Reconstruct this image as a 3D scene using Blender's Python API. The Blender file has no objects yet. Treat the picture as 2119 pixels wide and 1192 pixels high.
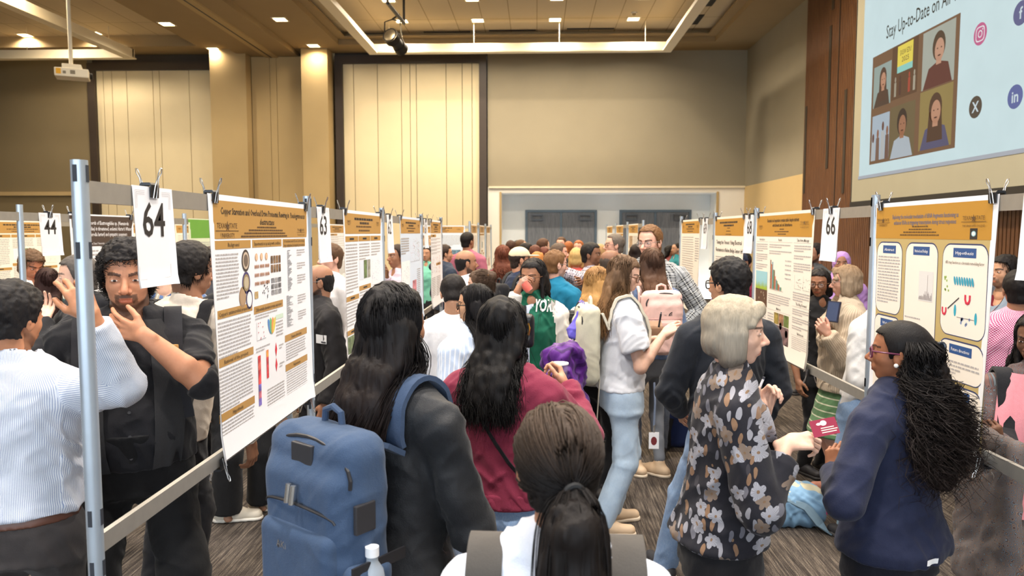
import bpy, bmesh, math, random, zlib
import numpy as np
from mathutils import Vector, Matrix
from mathutils.bvhtree import BVHTree
PI = math.pi
SC = bpy.context.scene
COL = SC.collection
random.seed(7)
NPR = np.random.RandomState(11)
f32 = np.float32

# ------------------------------------------------------------------ camera
CAMZ = 1.83
FPX = 1530.0
PITCH = math.atan((596 - 481) / FPX)
YAW = math.atan((1110 - 1059.5) * math.cos(PITCH) / FPX)
cam_d = bpy.data.cameras.new('camera')
cam = bpy.data.objects.new('camera', cam_d)
COL.objects.link(cam)
cam.location = (0, 0, CAMZ)
cam.rotation_euler = (PI / 2 - PITCH, 0, YAW)
cam_d.sensor_width = 36.0
cam_d.lens = 36.0 * FPX / 2119
cam_d.clip_start = 0.05
cam_d.clip_end = 100
cam_d.dof.use_dof = True
cam_d.dof.focus_distance = 2.9
cam_d.dof.aperture_fstop = 5.0
SC.camera = cam
CM = cam.rotation_euler.to_matrix()

def ray(px, py):
    return CM @ Vector(((px - 1059.5) / FPX, (596 - py) / FPX, -1.0))

def at(px, py, Y):
    """point of the view ray of a pixel at room depth Y"""
    d = ray(px, py)
    return Vector((0, 0, CAMZ)) + d * (Y / d.y)

def atx(px, py, X):
    d = ray(px, py)
    return Vector((0, 0, CAMZ)) + d * (X / d.x)

# ------------------------------------------------------------------ materials
def s2l(c):
    c = c / 255.0
    return c / 12.92 if c <= 0.04045 else ((c + 0.055) / 1.055) ** 2.4

def lin(c):
    return (s2l(c[0]), s2l(c[1]), s2l(c[2]), 1.0)

MATS = {}

class NT:
    def __init__(s, m):
        s.nt = m.node_tree
        s.N = s.nt.nodes
        s.L = s.nt.links
    def add(s, t, **kw):
        n = s.N.new(t)
        for k, v in kw.items():
            if k.startswith('i_'):
                n.inputs[k[2:].replace('_', ' ')].default_value = v
            else:
                setattr(n, k, v)
        return n
    def ln(s, a, b):
        s.L.new(a, b)
    def mix(s, fac, a, b, mode='MIX'):
        n = s.N.new('ShaderNodeMix')
        n.data_type = 'RGBA'
        n.blend_type = mode
        for k, v in ((0, fac), (6, a), (7, b)):
            if isinstance(v, bpy.types.NodeSocket):
                s.L.new(v, n.inputs[k])
            else:
                n.inputs[k].default_value = v
        return n.outputs[2]
    def math(s, op, a, b=0.0, c=0.0):
        n = s.N.new('ShaderNodeMath')
        n.operation = op
        for k, v in enumerate((a, b, c)):
            if isinstance(v, bpy.types.NodeSocket):
                s.L.new(v, n.inputs[k])
            else:
                n.inputs[k].default_value = v
        return n.outputs[0]
    def coord(s, scale=(1, 1, 1), kind='Object', attr=None, rot=(0, 0, 0)):
        if attr:
            n = s.N.new('ShaderNodeAttribute')
            n.attribute_name = attr
            o = n.outputs['Vector']
        else:
            o = s.N.new('ShaderNodeTexCoord').outputs[kind]
        m = s.N.new('ShaderNodeMapping')
        m.inputs['Scale'].default_value = scale
        m.inputs['Rotation'].default_value = rot
        s.L.new(o, m.inputs['Vector'])
        return m.outputs[0]
    def noise(s, vec, scale=1.0, detail=2.0, rough=0.5):
        n = s.N.new('ShaderNodeTexNoise')
        n.inputs['Scale'].default_value = scale
        n.inputs['Detail'].default_value = detail
        n.inputs['Roughness'].default_value = rough
        s.L.new(vec, n.inputs['Vector'])
        return n.outputs[0]
    def ramp(s, fac, stops, interp='LINEAR'):
        n = s.N.new('ShaderNodeValToRGB')
        n.color_ramp.interpolation = interp
        el = n.color_ramp.elements
        while len(el) < len(stops):
            el.new(0.5)
        for e, (p, c) in zip(el, stops):
            e.position = p
            e.color = c
        s.L.new(fac, n.inputs[0])
        return n.outputs[0]
    def sep(s, vec):
        n = s.N.new('ShaderNodeSeparateXYZ')
        s.L.new(vec, n.inputs[0])
        return n.outputs

def new_mat(name, rough=0.6, metal=0.0, spec=0.5):
    m = bpy.data.materials.new(name)
    m.use_nodes = True
    t = NT(m)
    b = t.N['Principled BSDF']
    b.inputs['Roughness'].default_value = rough
    b.inputs['Metallic'].default_value = metal
    b.inputs['Specular IOR Level'].default_value = spec
    return m, t, b

def bump(t, b, h, strength=0.3, dist=0.01):
    n = t.N.new('ShaderNodeBump')
    n.inputs['Strength'].default_value = strength
    n.inputs['Distance'].default_value = dist
    t.ln(h, n.inputs['Height'])
    t.ln(n.outputs[0], b.inputs['Normal'])

def M(name, col, rough=0.6, metal=0.0, var=0.08, scale=6.0, bmp=0.0, bscale=60.0, emit=None, spec=0.5, alpha=None, trans=0.0):
    """plain material with a little procedural variation"""
    if name in MATS:
        return MATS[name]
    m, t, b = new_mat(name, rough, metal, spec)
    c = lin(col)
    vec = t.coord()
    n = t.noise(vec, scale, 3)
    lo = tuple(x * (1 - var) for x in c[:3]) + (1,)
    hi = tuple(min(1, x * (1 + var)) for x in c[:3]) + (1,)
    t.ln(t.mix(n, lo, hi), b.inputs['Base Color'])
    if bmp:
        bump(t, b, t.noise(vec, bscale, 2), bmp, 0.004)
    if emit:
        b.inputs['Emission Color'].default_value = lin(emit[0])
        b.inputs['Emission Strength'].default_value = emit[1]
    if trans:
        b.inputs['Transmission Weight'].default_value = trans
    if alpha is not None:
        b.inputs['Alpha'].default_value = alpha
    MATS[name] = m
    return m

# ------------------------------------------------------------------ objects
def tag(o, label=None, cat=None, group=None, kind=None):
    if label: o['label'] = label
    if cat: o['category'] = cat
    if group: o['group'] = group
    if kind: o['kind'] = kind
    return o

def empty(name, loc=(0, 0, 0), label=None, cat=None, group=None):
    o = bpy.data.objects.new(name, None)
    o.empty_display_size = 0.1
    COL.objects.link(o)
    o.location = loc
    return tag(o, label, cat, group)

def mesh_np(name, V, Q, T=None, smooth=True):
    """mesh from numpy vertices, quads and triangles"""
    me = bpy.data.meshes.new(name)
    V = np.asarray(V, dtype=f32).reshape(-1, 3)
    Q = np.zeros((0, 4), int) if Q is None else np.asarray(Q).reshape(-1, 4)
    T = np.zeros((0, 3), int) if T is None else np.asarray(T).reshape(-1, 3)
    nl = Q.size + T.size
    me.vertices.add(len(V))
    me.vertices.foreach_set('co', V.ravel())
    me.loops.add(nl)
    me.loops.foreach_set('vertex_index', np.concatenate([Q.ravel(), T.ravel()]).astype(np.int32))
    nf = len(Q) + len(T)
    me.polygons.add(nf)
    st = np.concatenate([np.arange(len(Q)) * 4, Q.size + np.arange(len(T)) * 3]).astype(np.int32)
    me.polygons.foreach_set('loop_start', st)
    if smooth:
        me.polygons.foreach_set('use_smooth', np.ones(nf, dtype=bool))
    me.update(calc_edges=True)
    return me

def set_attr(me, name, arr, kind='FLOAT_COLOR'):
    a = me.attributes.new(name, kind, 'POINT')
    arr = np.asarray(arr, dtype=f32)
    if kind == 'FLOAT_COLOR':
        if arr.shape[1] == 3:
            arr = np.concatenate([arr, np.ones((len(arr), 1), f32)], 1)
        a.data.foreach_set('color', arr.ravel())
    elif kind == 'FLOAT_VECTOR':
        a.data.foreach_set('vector', arr.ravel())
    return a

def link(name, me, mat=None, parent=None):
    o = bpy.data.objects.new(name, me)
    COL.objects.link(o)
    if mat is not None:
        for mm in (mat if isinstance(mat, (list, tuple)) else [mat]):
            me.materials.append(mm)
    if parent is not None:
        o.parent = parent
    return o

class MB:
    """collects shapes into one mesh (plain python lists)"""
    def __init__(s):
        s.v = []; s.f = []; s.mi = []; s.cur = 0
    def quad(s, *p):
        i = len(s.v)
        s.v += [tuple(q) for q in p]
        s.f.append(tuple(range(i, i + len(p))))
        s.mi.append(s.cur)
    def box(s, lo, hi, mat=None):
        x0, y0, z0 = lo; x1, y1, z1 = hi
        P = [(x0, y0, z0), (x1, y0, z0), (x1, y1, z0), (x0, y1, z0), (x0, y0, z1), (x1, y0, z1), (x1, y1, z1), (x0, y1, z1)]
        if mat is not None:
            P = [tuple(mat @ Vector(p)) for p in P]
        i = len(s.v)
        s.v += P
        for f in ((0, 3, 2, 1), (4, 5, 6, 7), (0, 1, 5, 4), (1, 2, 6, 5), (2, 3, 7, 6), (3, 0, 4, 7)):
            s.f.append(tuple(i + k for k in f)); s.mi.append(s.cur)
    def tube(s, pts, r, n=8, closed=False, flat=None, cap=True):
        """tube along points; r number or list; flat=(normal vector, ratio) squashes"""
        pts = [Vector(p) for p in pts]
        m = len(pts)
        rr = r if isinstance(r, (list, tuple)) else [r] * m
        i0 = len(s.v)
        up = None
        for k, p in enumerate(pts):
            if closed:
                t = pts[(k + 1) % m] - pts[k - 1]
            else:
                t = pts[min(k + 1, m - 1)] - pts[max(k - 1, 0)]
            t.normalize()
            if flat is not None:
                u = Vector(flat[0]); u = u - t * u.dot(t)
            elif up is None:
                u = Vector((0, 0, 1)) if abs(t.z) < .9 else Vector((1, 0, 0))
                u = u - t * u.dot(t)
            else:
                u = up - t * up.dot(t)
            u.normalize(); up = u
            w = t.cross(u)
            fr = flat[1] if flat is not None else 1.0
            for j in range(n):
                a = 2 * PI * j / n
                s.v.append(tuple(p + w * (rr[k] * math.cos(a)) + u * (rr[k] * fr * math.sin(a))))
        for k in range(m if closed else m - 1):
            for j in range(n):
                a = i0 + k * n + j; b = i0 + k * n + (j + 1) % n
                c = i0 + ((k + 1) % m) * n + (j + 1) % n; d = i0 + ((k + 1) % m) * n + j
                s.f.append((a, b, c, d)); s.mi.append(s.cur)
        if cap and not closed:
            s.f.append(tuple(i0 + j for j in reversed(range(n)))); s.mi.append(s.cur)
            s.f.append(tuple(i0 + (m - 1) * n + j for j in range(n))); s.mi.append(s.cur)
    def cyl(s, a, b, r, n=16, r2=None):
        s.tube([a, b], [r, r if r2 is None else r2], n)
    def poly(s, pts):
        i = len(s.v)
        s.v += [tuple(p) for p in pts]
        s.f.append(tuple(range(i, i + len(pts)))); s.mi.append(s.cur)
    def disc(s, c, ru, rv, U=(1, 0, 0), Vv=(0, 1, 0), n=24):
        U = Vector(U); Vv = Vector(Vv); c = Vector(c)
        s.poly([c + U * (ru * math.cos(2 * PI * k / n)) + Vv * (rv * math.sin(2 * PI * k / n)) for k in range(n)])
    def build(s, name, mat, parent=None, smooth=False, bevel=0):
        me = bpy.data.meshes.new(name)
        me.from_pydata(s.v, [], s.f)
        me.update()
        if smooth or bevel:
            bm = bmesh.new(); bm.from_mesh(me)
            if bevel:
                bmesh.ops.remove_doubles(bm, verts=bm.verts, dist=1e-6)
                ed = [e for e in bm.edges if len(e.link_faces) == 2 and e.calc_face_angle(0) > 0.6]
                bmesh.ops.bevel(bm, geom=ed, offset=bevel, segments=2, affect='EDGES', profile=0.6)
            bm.to_mesh(me); bm.free()
            for p in me.polygons:
                p.use_smooth = smooth
        o = link(name, me, mat, parent)
        if len(me.materials) > 1 and not bevel:
            me.polygons.foreach_set('material_index', s.mi)
        if smooth:
            try:
                me.set_sharp_from_angle(angle=0.7)
            except Exception:
                pass
        return o

def boxo(name, lo, hi, mat, parent=None, bevel=0):
    b = MB(); b.box(lo, hi)
    return b.build(name, mat, parent, bevel=bevel)

TXT = {}
def text_verts(s, res=2, bold=0.0):
    key = (s, res, bold)
    if key in TXT:
        return TXT[key]
    cu = bpy.data.curves.new('t', 'FONT')
    cu.body = s
    cu.resolution_u = res
    cu.offset = bold
    ob = bpy.data.objects.new('t', cu)
    me = bpy.data.meshes.new_from_object(ob)
    v = [tuple(x.co) for x in me.vertices]
    f = [tuple(p.vertices) for p in me.polygons]
    bpy.data.objects.remove(ob); bpy.data.curves.remove(cu); bpy.data.meshes.remove(me)
    xs = [p[0] for p in v]; ys = [p[1] for p in v]
    bb = (min(xs), min(ys), max(xs), max(ys)) if v else (0, 0, 1, 1)
    TXT[key] = (v, f, bb)
    return TXT[key]

def add_text(mb, s, x, y, h, z=0.0, w=None, align='C', bold=0.0, slant=0.0, res=2):
    """text into mesh builder in its local XY plane; h is the height of a capital; (x,y) baseline"""
    v, f, bb = text_verts(s, res, bold)
    k = h / 0.70
    kx = k if w is None else w / (bb[2] - bb[0])
    if w is None:
        w = (bb[2] - bb[0]) * k
    x0 = {'C': x - w / 2, 'L': x, 'R': x - w}[align]
    i = len(mb.v)
    mb.v += [(x0 + (p[0] - bb[0]) * kx + slant * p[1] * k, y + p[1] * k, z) for p in v]
    for q in f:
        mb.f.append(tuple(i + a for a in q)); mb.mi.append(mb.cur)

def rectl(mb, x0, y0, x1, y1, z):
    mb.quad((x0, y0, z), (x1, y0, z), (x1, y1, z), (x0, y1, z))
# ================================================================== ROOM
YF = 20.4          # far wall
XR = 5.64          # right wall
XL = -16.0
YB = -6.0
ZS = 6.70          # soffit height
ZT = 6.98          # tile height inside the trays

def wallmat(name, col, bmp=0.15):
    return M(name, col, rough=0.85, var=0.05, scale=2.0, bmp=bmp, bscale=180.0, spec=0.2)

M_TAUPE = wallmat('wall_taupe', (150, 141, 120))
M_TAUPE_D = wallmat('wall_taupe_deep', (128, 114, 86))
M_CREAM = wallmat('wall_cream', (238, 234, 224))
M_TAN = wallmat('column_tan', (184, 160, 116))
M_SOFF = wallmat('soffit_paint', (158, 136, 100), 0.05)
M_DARKTRIM = M('dark_trim', (58, 47, 38), 0.5, var=0.1)
M_PANEL = wallmat('partition_panel', (226, 210, 172), 0.1)
M_PALE = wallmat('recess_lit_paint', (236, 240, 240), 0.05)  # cool vestibule light put into the recess colour, no lamp there
M_WHITETRIM = M('cream_trim', (228, 216, 188), 0.5)
M_BLACKSLOT = M('slot_black', (26, 22, 18), 0.6)

def struct(o):
    o['kind'] = 'structure'
    return o

def PX(px):   # room x on the far wall of an image column
    return (px - 1110) / FPX * YF
def PZ(py):
    return CAMZ + (481 - py) / FPX * YF

# carpet
m, t, b = new_mat('carpet', 0.95, spec=0.1)
c1 = t.coord((85, 2.4, 1))
n1 = t.noise(c1, 1.0, 3, 0.6)
n2 = t.noise(t.coord((190, 8, 1)), 1.0, 2, 0.6)
n3 = t.noise(t.coord((420, 160, 1)), 1.0, 1)
tile = t.noise(t.coord((1.1, 1.0, 1)), 1.0, 1)
f1 = t.math('ADD', t.math('MULTIPLY', n1, 0.62), t.math('MULTIPLY', n2, 0.38))
f1 = t.math('ADD', f1, t.math('MULTIPLY', t.math('SUBTRACT', n3, 0.5), 0.5))
colr = t.ramp(f1, [(0.36, lin((38, 35, 33))), (0.47, lin((68, 62, 58))), (0.55, lin((90, 82, 75))), (0.66, lin((132, 122, 109)))])
colr = t.mix(t.math('MULTIPLY', tile, 0.25), colr, lin((60, 54, 50)))
t.ln(colr, b.inputs['Base Color'])
bump(t, b, f1, 0.5, 0.006)
M_CARPET = m
struct(boxo('floor', (XL, YB, -0.2), (XR + .2, YF + .2, 0), M_CARPET))

# ceiling tiles
m, t, b = new_mat('ceiling_tile', 0.9, spec=0.15)
br = t.N.new('ShaderNodeTexBrick')
br.offset = 0.0
br.inputs['Scale'].default_value = 1.0
br.inputs['Mortar Size'].default_value = 0.010
br.inputs['Brick Width'].default_value = 0.66
br.inputs['Row Height'].default_value = 1.83
br.inputs['Color1'].default_value = lin((206, 188, 156)); br.inputs['Color2'].default_value = lin((201, 183, 151))
br.inputs['Mortar'].default_value = lin((150, 130, 98))
t.ln(t.coord(), br.inputs['Vector'])
sp = t.noise(t.coord(), 170, 2)
t.ln(t.mix(t.math('MULTIPLY', sp, 0.22), br.outputs[0], lin((140, 122, 92))), b.inputs['Base Color'])
M_TILE = m
mb = MB()
mb.box((XL, YB, ZT), (XR + .2, YF + .2, ZT + .2))
struct(mb.build('ceiling', M_TILE))
TA = (-5.16, 4.56, 19.5)
TBX = -8.9
mb = MB()
mb.box((XL, 19.5, ZS), (XR, YF, ZT))
mb.box((TA[1], YB, ZS), (XR, 19.5, ZT))
mb.box((TBX, YB, ZS), (TA[0], 19.5, ZT))
# stepped lips round the trays
for x0, x1 in ((TA[0], TA[0] + .22), (TA[1] - .22, TA[1])):
    mb.box((x0, YB, ZS + .13), (x1, 19.5, ZS + .17))
mb.box((TA[0] + .22, 19.28, ZS + .13), (TA[1] - .22, 19.5, ZS + .17))
struct(mb.build('ceiling_soffit', M_SOFF))
# lowered partition track beam between the two trays
mb = MB()
mb.box((-8.0, YB, ZS - .12), (-6.45, 20.3, ZS))
struct(mb.build('trim_1', M_SOFF))
mb = MB()
mb.box((-7.34, YB, ZS - .155), (-7.0, 20.3, ZS - .12))
struct(mb.build('trim_2', M_TAN))
boxm = MB()
boxm.box((-7.20, YB, ZS - .157), (-7.16, 20.3, ZS - .154))
struct(boxm.build('trim_3', M_BLACKSLOT))

# ---- far wall
mb = MB()
def wb(px0, px1, py0, py1, y0=YF, y1=YF + .2):
    return (PX(px0), y0, PZ(py1)), (PX(px1), y1, PZ(py0))
zt = ZS
# upper taupe, right part
mb.box((PX(1010), YF, PZ(388)), (XR + .2, YF + .25, ZT))
struct(mb.build('wall_far_upper', M_TAUPE))
mb = MB()
mb.box((XL, YF, 0), (PX(180), YF + .25, ZT))
struct(mb.build('wall_far_left', M_TAUPE_D))
struct(boxo('wall_far', (XL, YF + .26, 0), (PX(1010), YF + .4, ZT), M_DARKTRIM))
o = boxo('trim_4', (XL, YF - .05, PZ(404)), (PX(180), YF, PZ(396)), M_TAN); struct(o)
# lower cream wall with the door recess
mb = MB()
mb.box((PX(1010), YF, 0), (PX(1037), YF + 1.2, PZ(388)))
mb.box((PX(1480), YF, 0), (XR + .2, YF + 1.2, PZ(388)))
mb.box((PX(1037), YF, PZ(400)), (PX(1480), YF + 1.2, PZ(388)))
struct(mb.build('wall_far_lower', M_CREAM))
o = boxo('trim_5', (PX(1012), YF - .06, PZ(390.5)), (XR, YF, PZ(386.5)), M_WHITETRIM); struct(o)
RD = YF + .9
mb = MB()
mb.box((PX(1030), RD, 0), (PX(1490), RD + .2, PZ(398)))
struct(mb.build('wall_recess', M_PALE))
# small trim round the opening
mb = MB()
mb.box((PX(1034), YF - .03, 0), (PX(1038), YF + .05, PZ(398)))
mb.box((PX(1477), YF - .03, 0), (PX(1481), YF + .05, PZ(398)))
struct(mb.build('trim_6', M_TAN))

# doors
m, t, b = new_mat('door_wood', 0.5)
nn = t.noise(t.coord((10, 10, 1.2)), 3, 4, 0.6)
t.ln(t.ramp(nn, [(0.3, lin((92, 97, 106))), (0.7, lin((124, 127, 132)))]), b.inputs['Base Color'])
M_DOOR = m
M_DFRAME = M('door_frame_steel', (92, 108, 122), 0.45, 0.2)
M_CLOSER = M('door_closer_metal', (92, 96, 100), 0.4, 0.6)
def double_door(n, px0, px1):
    k = RD / YF
    x0 = PX(px0) * k; x1 = PX(px1) * k; z1 = CAMZ + (481 - 440) / FPX * RD
    mb = MB()
    w = .07
    mb.box((x0 - w, RD - .06, 0), (x0, RD, z1 + w)); mb.box((x1, RD - .06, 0), (x1 + w, RD, z1 + w))
    mb.box((x0, RD - .06, z1), (x1, RD, z1 + w))
    xm = (x0 + x1) / 2
    mb.box((xm - .03, RD - .05, 0), (xm + .03, RD, z1))
    fr = mb.build('door_%d' % n, M_DFRAME); fr['kind'] = 'structure'
    for a, c, s in ((x0, xm - .03, 1), (xm + .03, x1, -1)):
        boxo('door_leaf', (a + .006, RD - .045, .01), (c - .006, RD, z1 - .006), M_DOOR, fr)
        mb = MB()
        cx = a + .27 if s > 0 else c - .27
        mb.box((cx - .16, RD - .12, z1 - .23), (cx + .16, RD - .045, z1 - .19))
        mb.box((cx - .17, RD - .10, z1 - .22), (cx - .14, RD - .05, z1 - .05))
        mb.box((cx + .14, RD - .10, z1 - .22), (cx + .17, RD - .05, z1 - .05))
        mb.box((cx - .17, RD - .11, z1 - .09), (cx + .17, RD - .05, z1 - .05))
        mb.build('door_closer', M_CLOSER, fr)
        boxo('push_bar', (a + .08, RD - .13, .98), (c - .08, RD - .08, 1.05), M_CLOSER, fr)
double_door(1, 1092, 1229)
double_door(2, 1285, 1421)

# ---- folding partition bays (cream panels in dark frames)
def partition(px0, px1, pyt, seams, side, label):
    fr = 15
    x0 = PX(px0); x1 = PX(px1); zt = PZ(pyt)
    # dark frame is part of the wall
    w = .2
    mb = MB()
    mb.box((x0 - w, YF - .10, 0), (x0, YF + .2, zt + .2))
    mb.box((x1, YF - .10, 0), (x1 + w, YF + .2, zt + .2))
    mb.box((x0, YF - .10, zt), (x1, YF + .2, zt + .2))
    struct(mb.build('trim_%d' % side, M_DARKTRIM))
    p = empty('folding_partition', ((x0 + x1) / 2, YF, 0), label, 'partition')
    xs = [x0] + [PX(s) for s in seams] + [x1]
    cx = (x0 + x1) / 2
    for a, c in zip(xs[:-1], xs[1:]):
        boxo('partition_panel', (a + .008 - cx, 0.0, .02), (c - .008 - cx, .08, zt), M_PANEL, p)
    boxo('backing', (x0 - cx, .05, 0), (x1 - cx, .2, zt), M_DARKTRIM, p)
partition(198, 455, 148, [213, 231, 262, 317, 331, 393, 440], 7, 'cream folding partition panels in dark frame left of the tan column')
partition(713, 993, 138, [735, 784, 833, 851, 864, 925, 958, 978], 8, 'cream folding partition panels in dark frame between tan column and taupe wall')

# ---- tan column group
mb = MB()
mb.box((PX(455), YF - .55, 0), (PX(528), YF + .2, ZS + .05))
struct(mb.build('wall_pier_left', M_TAN))
mb = MB()
mb.box((PX(640), YF - .55, 0), (PX(693), YF + .2, ZS + .05))
struct(mb.build('wall_pier_right', M_TAN))
p = empty('pocket_door_panels', (PX(584), YF - .2, 0), 'tan tall pocket panels between the two tan column faces', 'partition')
for a, c in ((529, 567), (567, 581), (581, 632), (632, 639)):
    boxo('pocket_panel', (PX(a) - PX(584) + .006, 0, .02), (PX(c) - PX(584) - .006, .1, ZS - .13), M_TAN, p)
boxo('pocket_backing', (PX(529.5) - PX(584), .1, 0), (PX(638.5) - PX(584), .25, ZS - .13), M_DARKTRIM, p)

# ---- right wall
mb = MB()
mb.box((XR, 15.5, PZ(388)), (XR + .25, YF, ZT))
struct(mb.build('wall_right_upper', M_TAUPE))
mb = MB()
mb.box((XR, 15.5, 0), (XR + .25, YF, PZ(388)))
struct(mb.build('wall_right_lower', wallmat('wall_right_cream', (205, 178, 128))))
mb = MB()
mb.box((XR, YB, 0), (XR + .25, 15.5, ZT))
struct(mb.build('wall_right', M_TAUPE))
mb = MB()
mb.box((XL - .25, YB, 0), (XL, YF, ZT))
struct(mb.build('wall_left', M_TAUPE_D))
boxo('baseboard_far', (XL, YF - .02, 0), (PX(1037), YF, .12), M_DARKTRIM)['kind'] = 'structure'
boxo('baseboard_right', (XR - .02, YB, 0), (XR, YF, .12), M_DARKTRIM)['kind'] = 'structure'

# ---- wood slat wall behind the screen
m, t, b = new_mat('slat_wood', 0.5)
v = t.coord((30, 30, 1.1))
nn = t.noise(v, 2.0, 4, 0.6)
colr = t.ramp(nn, [(0.25, lin((74, 45, 27))), (0.5, lin((100, 64, 37))), (0.75, lin((124, 84, 50)))])
t.ln(colr, b.inputs['Base Color'])
M_SLAT = m
sl = empty('wood_slat_wall', (5.5, 10, 0), 'reddish brown vertical wood slat wall beside and below the screen', 'wall panel')
XW = 5.5
mb = MB()
y = 2.2
while y < 15.62:
    mb.box((XW - 5.5, y - 10, 0), (XW + .03 - 5.5, y + .055 - 10, ZT - .02))
    y += .075
mb.build('slats', M_SLAT, sl)
boxo('slat_backing', (.03, 2.2 - 10, 0), (.13, 15.64 - 10, ZT - .02), M('slat_backing', (34, 20, 12), .8), sl)
for px, a, c in ((1697, 70, 352), (1653, 228, 402), (1731, 195, 402), (1700, -60, 38)):
    Yc = XW * FPX / (px - 1110)
    za = CAMZ + (481 - c) * Yc / FPX; zb = CAMZ + (481 - a) * Yc / FPX
    boxo('light_slot', (-.012, Yc - .05 - 10, za), (.0, Yc + .05 - 10, zb), M('slot_dark', (48, 38, 28), .5), sl)
Yc = XW * FPX / (1714 - 1110)
boxo('panel_seam', (-.008, Yc - .012 - 10, 0), (0, Yc + .012 - 10, ZT - .05), M_BLACKSLOT, sl)

# ---- projection screen
SX = 5.2
Y0 = SX * FPX / (1748 - 1110)
scr = empty('hanging_projection_screen', (SX, Y0, 2.3), 'large projection screen on the slat wall showing a pale blue slide', 'screen')
m, t, b = new_mat('screen_cloth', 0.8, spec=0.2)
t.ln(t.mix(t.noise(t.coord(), 1.5, 2), lin((150, 146, 128)), lin((160, 156, 138))), b.inputs['Base Color'])
M_SCR = m
mb = MB()
mb.box((0, -7.6, .02), (.03, 0, ZS - 2.3 - .03))
mb.build('screen_cloth', M_SCR, scr)
mb = MB()
mb.box((-.02, -7.6, -.10), (.05, .01, .03))
mb.box((-.005, -.0, -.10), (.08, .03, ZS - 2.33))
mb.build('screen_border', M('screen_border', (30, 27, 25), .5), scr)
# the lit slide: local x along -Y (viewer's right), y up
sl_o = empty('slide', (0, 0, 0))
sl_o.parent = scr
sl_o.matrix_local = Matrix(((0, 0, -1, -.004), (-1, 0, 0, 12.2 - Y0), (0, 1, 0, 2.73 - 2.3), (0, 0, 0, 1)))
SW = 4.55; SH = 2.78
def emat(name, c, e=1.0):
    if name in MATS: return MATS[name]
    m, t, b = new_mat(name, 0.9, spec=0.0)
    n = t.noise(t.coord(), 3.0, 2)
    c0 = lin(c)
    b.inputs['Base Color'].default_value = (0.02, 0.02, 0.02, 1)
    t.ln(t.mix(n, tuple(x * .95 for x in c0[:3]) + (1,), tuple(x * 1.05 for x in c0[:3]) + (1,)), b.inputs['Emission Color'])
    b.inputs['Emission Strength'].default_value = e
    MATS[name] = m
    return m
SLE = 0.95
mb = MB(); rectl(mb, 0, 0, SW, SH, .001); mb.build('slide_page', emat('slide_page', (196, 217, 220), SLE), sl_o)
mb = MB(); rectl(mb, -.03, -.05, SW, 0, .001); mb.build('slide_edge', emat('slide_edge', (178, 182, 190), .8), sl_o)
mb = MB()
add_text(mb, 'Stay Up-to-Date on All Things G', .78, 1.97, .19, .003, w=2.42, align='L', bold=.006)
mb.build('slide_title', emat('slide_ink', (62, 60, 50), .6), sl_o)
mb = MB(); add_text(mb, 'THE G', 1.72, 2.33, .12, .003, w=.38, align='L')
mb.build('slide_heading', emat('slide_ink_grey', (110, 100, 84), .7), sl_o)
cx0, cx1, cy0, cy1 = .36, 2.73, .15, 1.79
mb = MB(); rectl(mb, cx0, cy0, cx1, cy1, .002); mb.build('photo_collage', emat('collage_brown', (124, 92, 66), .8), sl_o)
def ell(mb, cx, cy, rx, ry, z, n=20):
    mb.disc((cx, cy, z), rx, ry, n=n)
def portrait(u0, v0, u1, v1, bg, hair, skin, top, fx, longhair, name):
    w = u1 - u0; h = v1 - v0
    ph = MB(); rectl(ph, u0, v0, u1, v1, .003)
    o = ph.build('photo', emat('bg_' + name, bg, .85), sl_o)
    cx = u0 + w * fx; hy = v0 + h * .62
    q = MB()
    q.poly([(u0 + w * .05, v0, .004), (u1 - w * .05, v0, .004), (cx + w * .30, v0 + h * .34, .004), (cx, v0 + h * .42, .004), (cx - w * .30, v0 + h * .34, .004)])
    q.build('photo_shoulders', emat('sh_' + name, top, .7), o)
    q = MB(); ell(q, cx, hy + h * .05, w * .20, h * .25, .0045)
    if longhair:
        q.quad((cx - w * .24, v0 + h * .12, .0045), (cx + w * .24, v0 + h * .12, .0045), (cx + w * .19, hy, .0045), (cx - w * .19, hy, .0045))
    q.build('photo_hair', emat('hr_' + name, hair, .7), o)
    q = MB(); ell(q, cx + w * .02, hy - h * .02, w * .145, h * .195, .005)
    q.quad((cx - w * .07, v0 + h * .36, .005), (cx + w * .09, v0 + h * .36, .005), (cx + w * .09, hy - h * .1, .005), (cx - w * .07, hy - h * .1, .005))
    q.build('photo_face', emat('sk_' + name, skin, .85), o)
    q = MB()
    for s in (-1, 1):
        ell(q, cx + w * (.02 + .06 * s), hy + h * .01, w * .022, h * .012, .0055, 8)
    ell(q, cx + w * .02, hy - h * .115, w * .05, h * .014, .0055, 8)
    q.build('photo_features', emat('ft_' + name, (96, 60, 46), .6), o)
midx = (.98, 1.75)
portrait(cx0 + .06, 1.0, .98, 1.62, (150, 165, 158), (96, 68, 52), (190, 140, 112), (92, 70, 56), .55, True, 'a')
portrait(1.86, 1.0, 2.64, 1.76, (168, 172, 160), (92, 70, 52), (196, 150, 124), (110, 62, 52), .52, False, 'b')
portrait(1.0, .17, 1.72, .92, (112, 96, 66), (66, 50, 40), (160, 112, 84), (190, 200, 208), .5, False, 'c')
portrait(1.84, .2, 2.64, .98, (148, 128, 76), (92, 64, 46), (188, 140, 112), (96, 92, 122), .5, True, 'd')
q = MB(); rectl(q, cx0 + .06, .2, .98, .88, .003); grp = q.build('photo', emat('bg_grp', (170, 184, 196), .85), sl_o)
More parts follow.
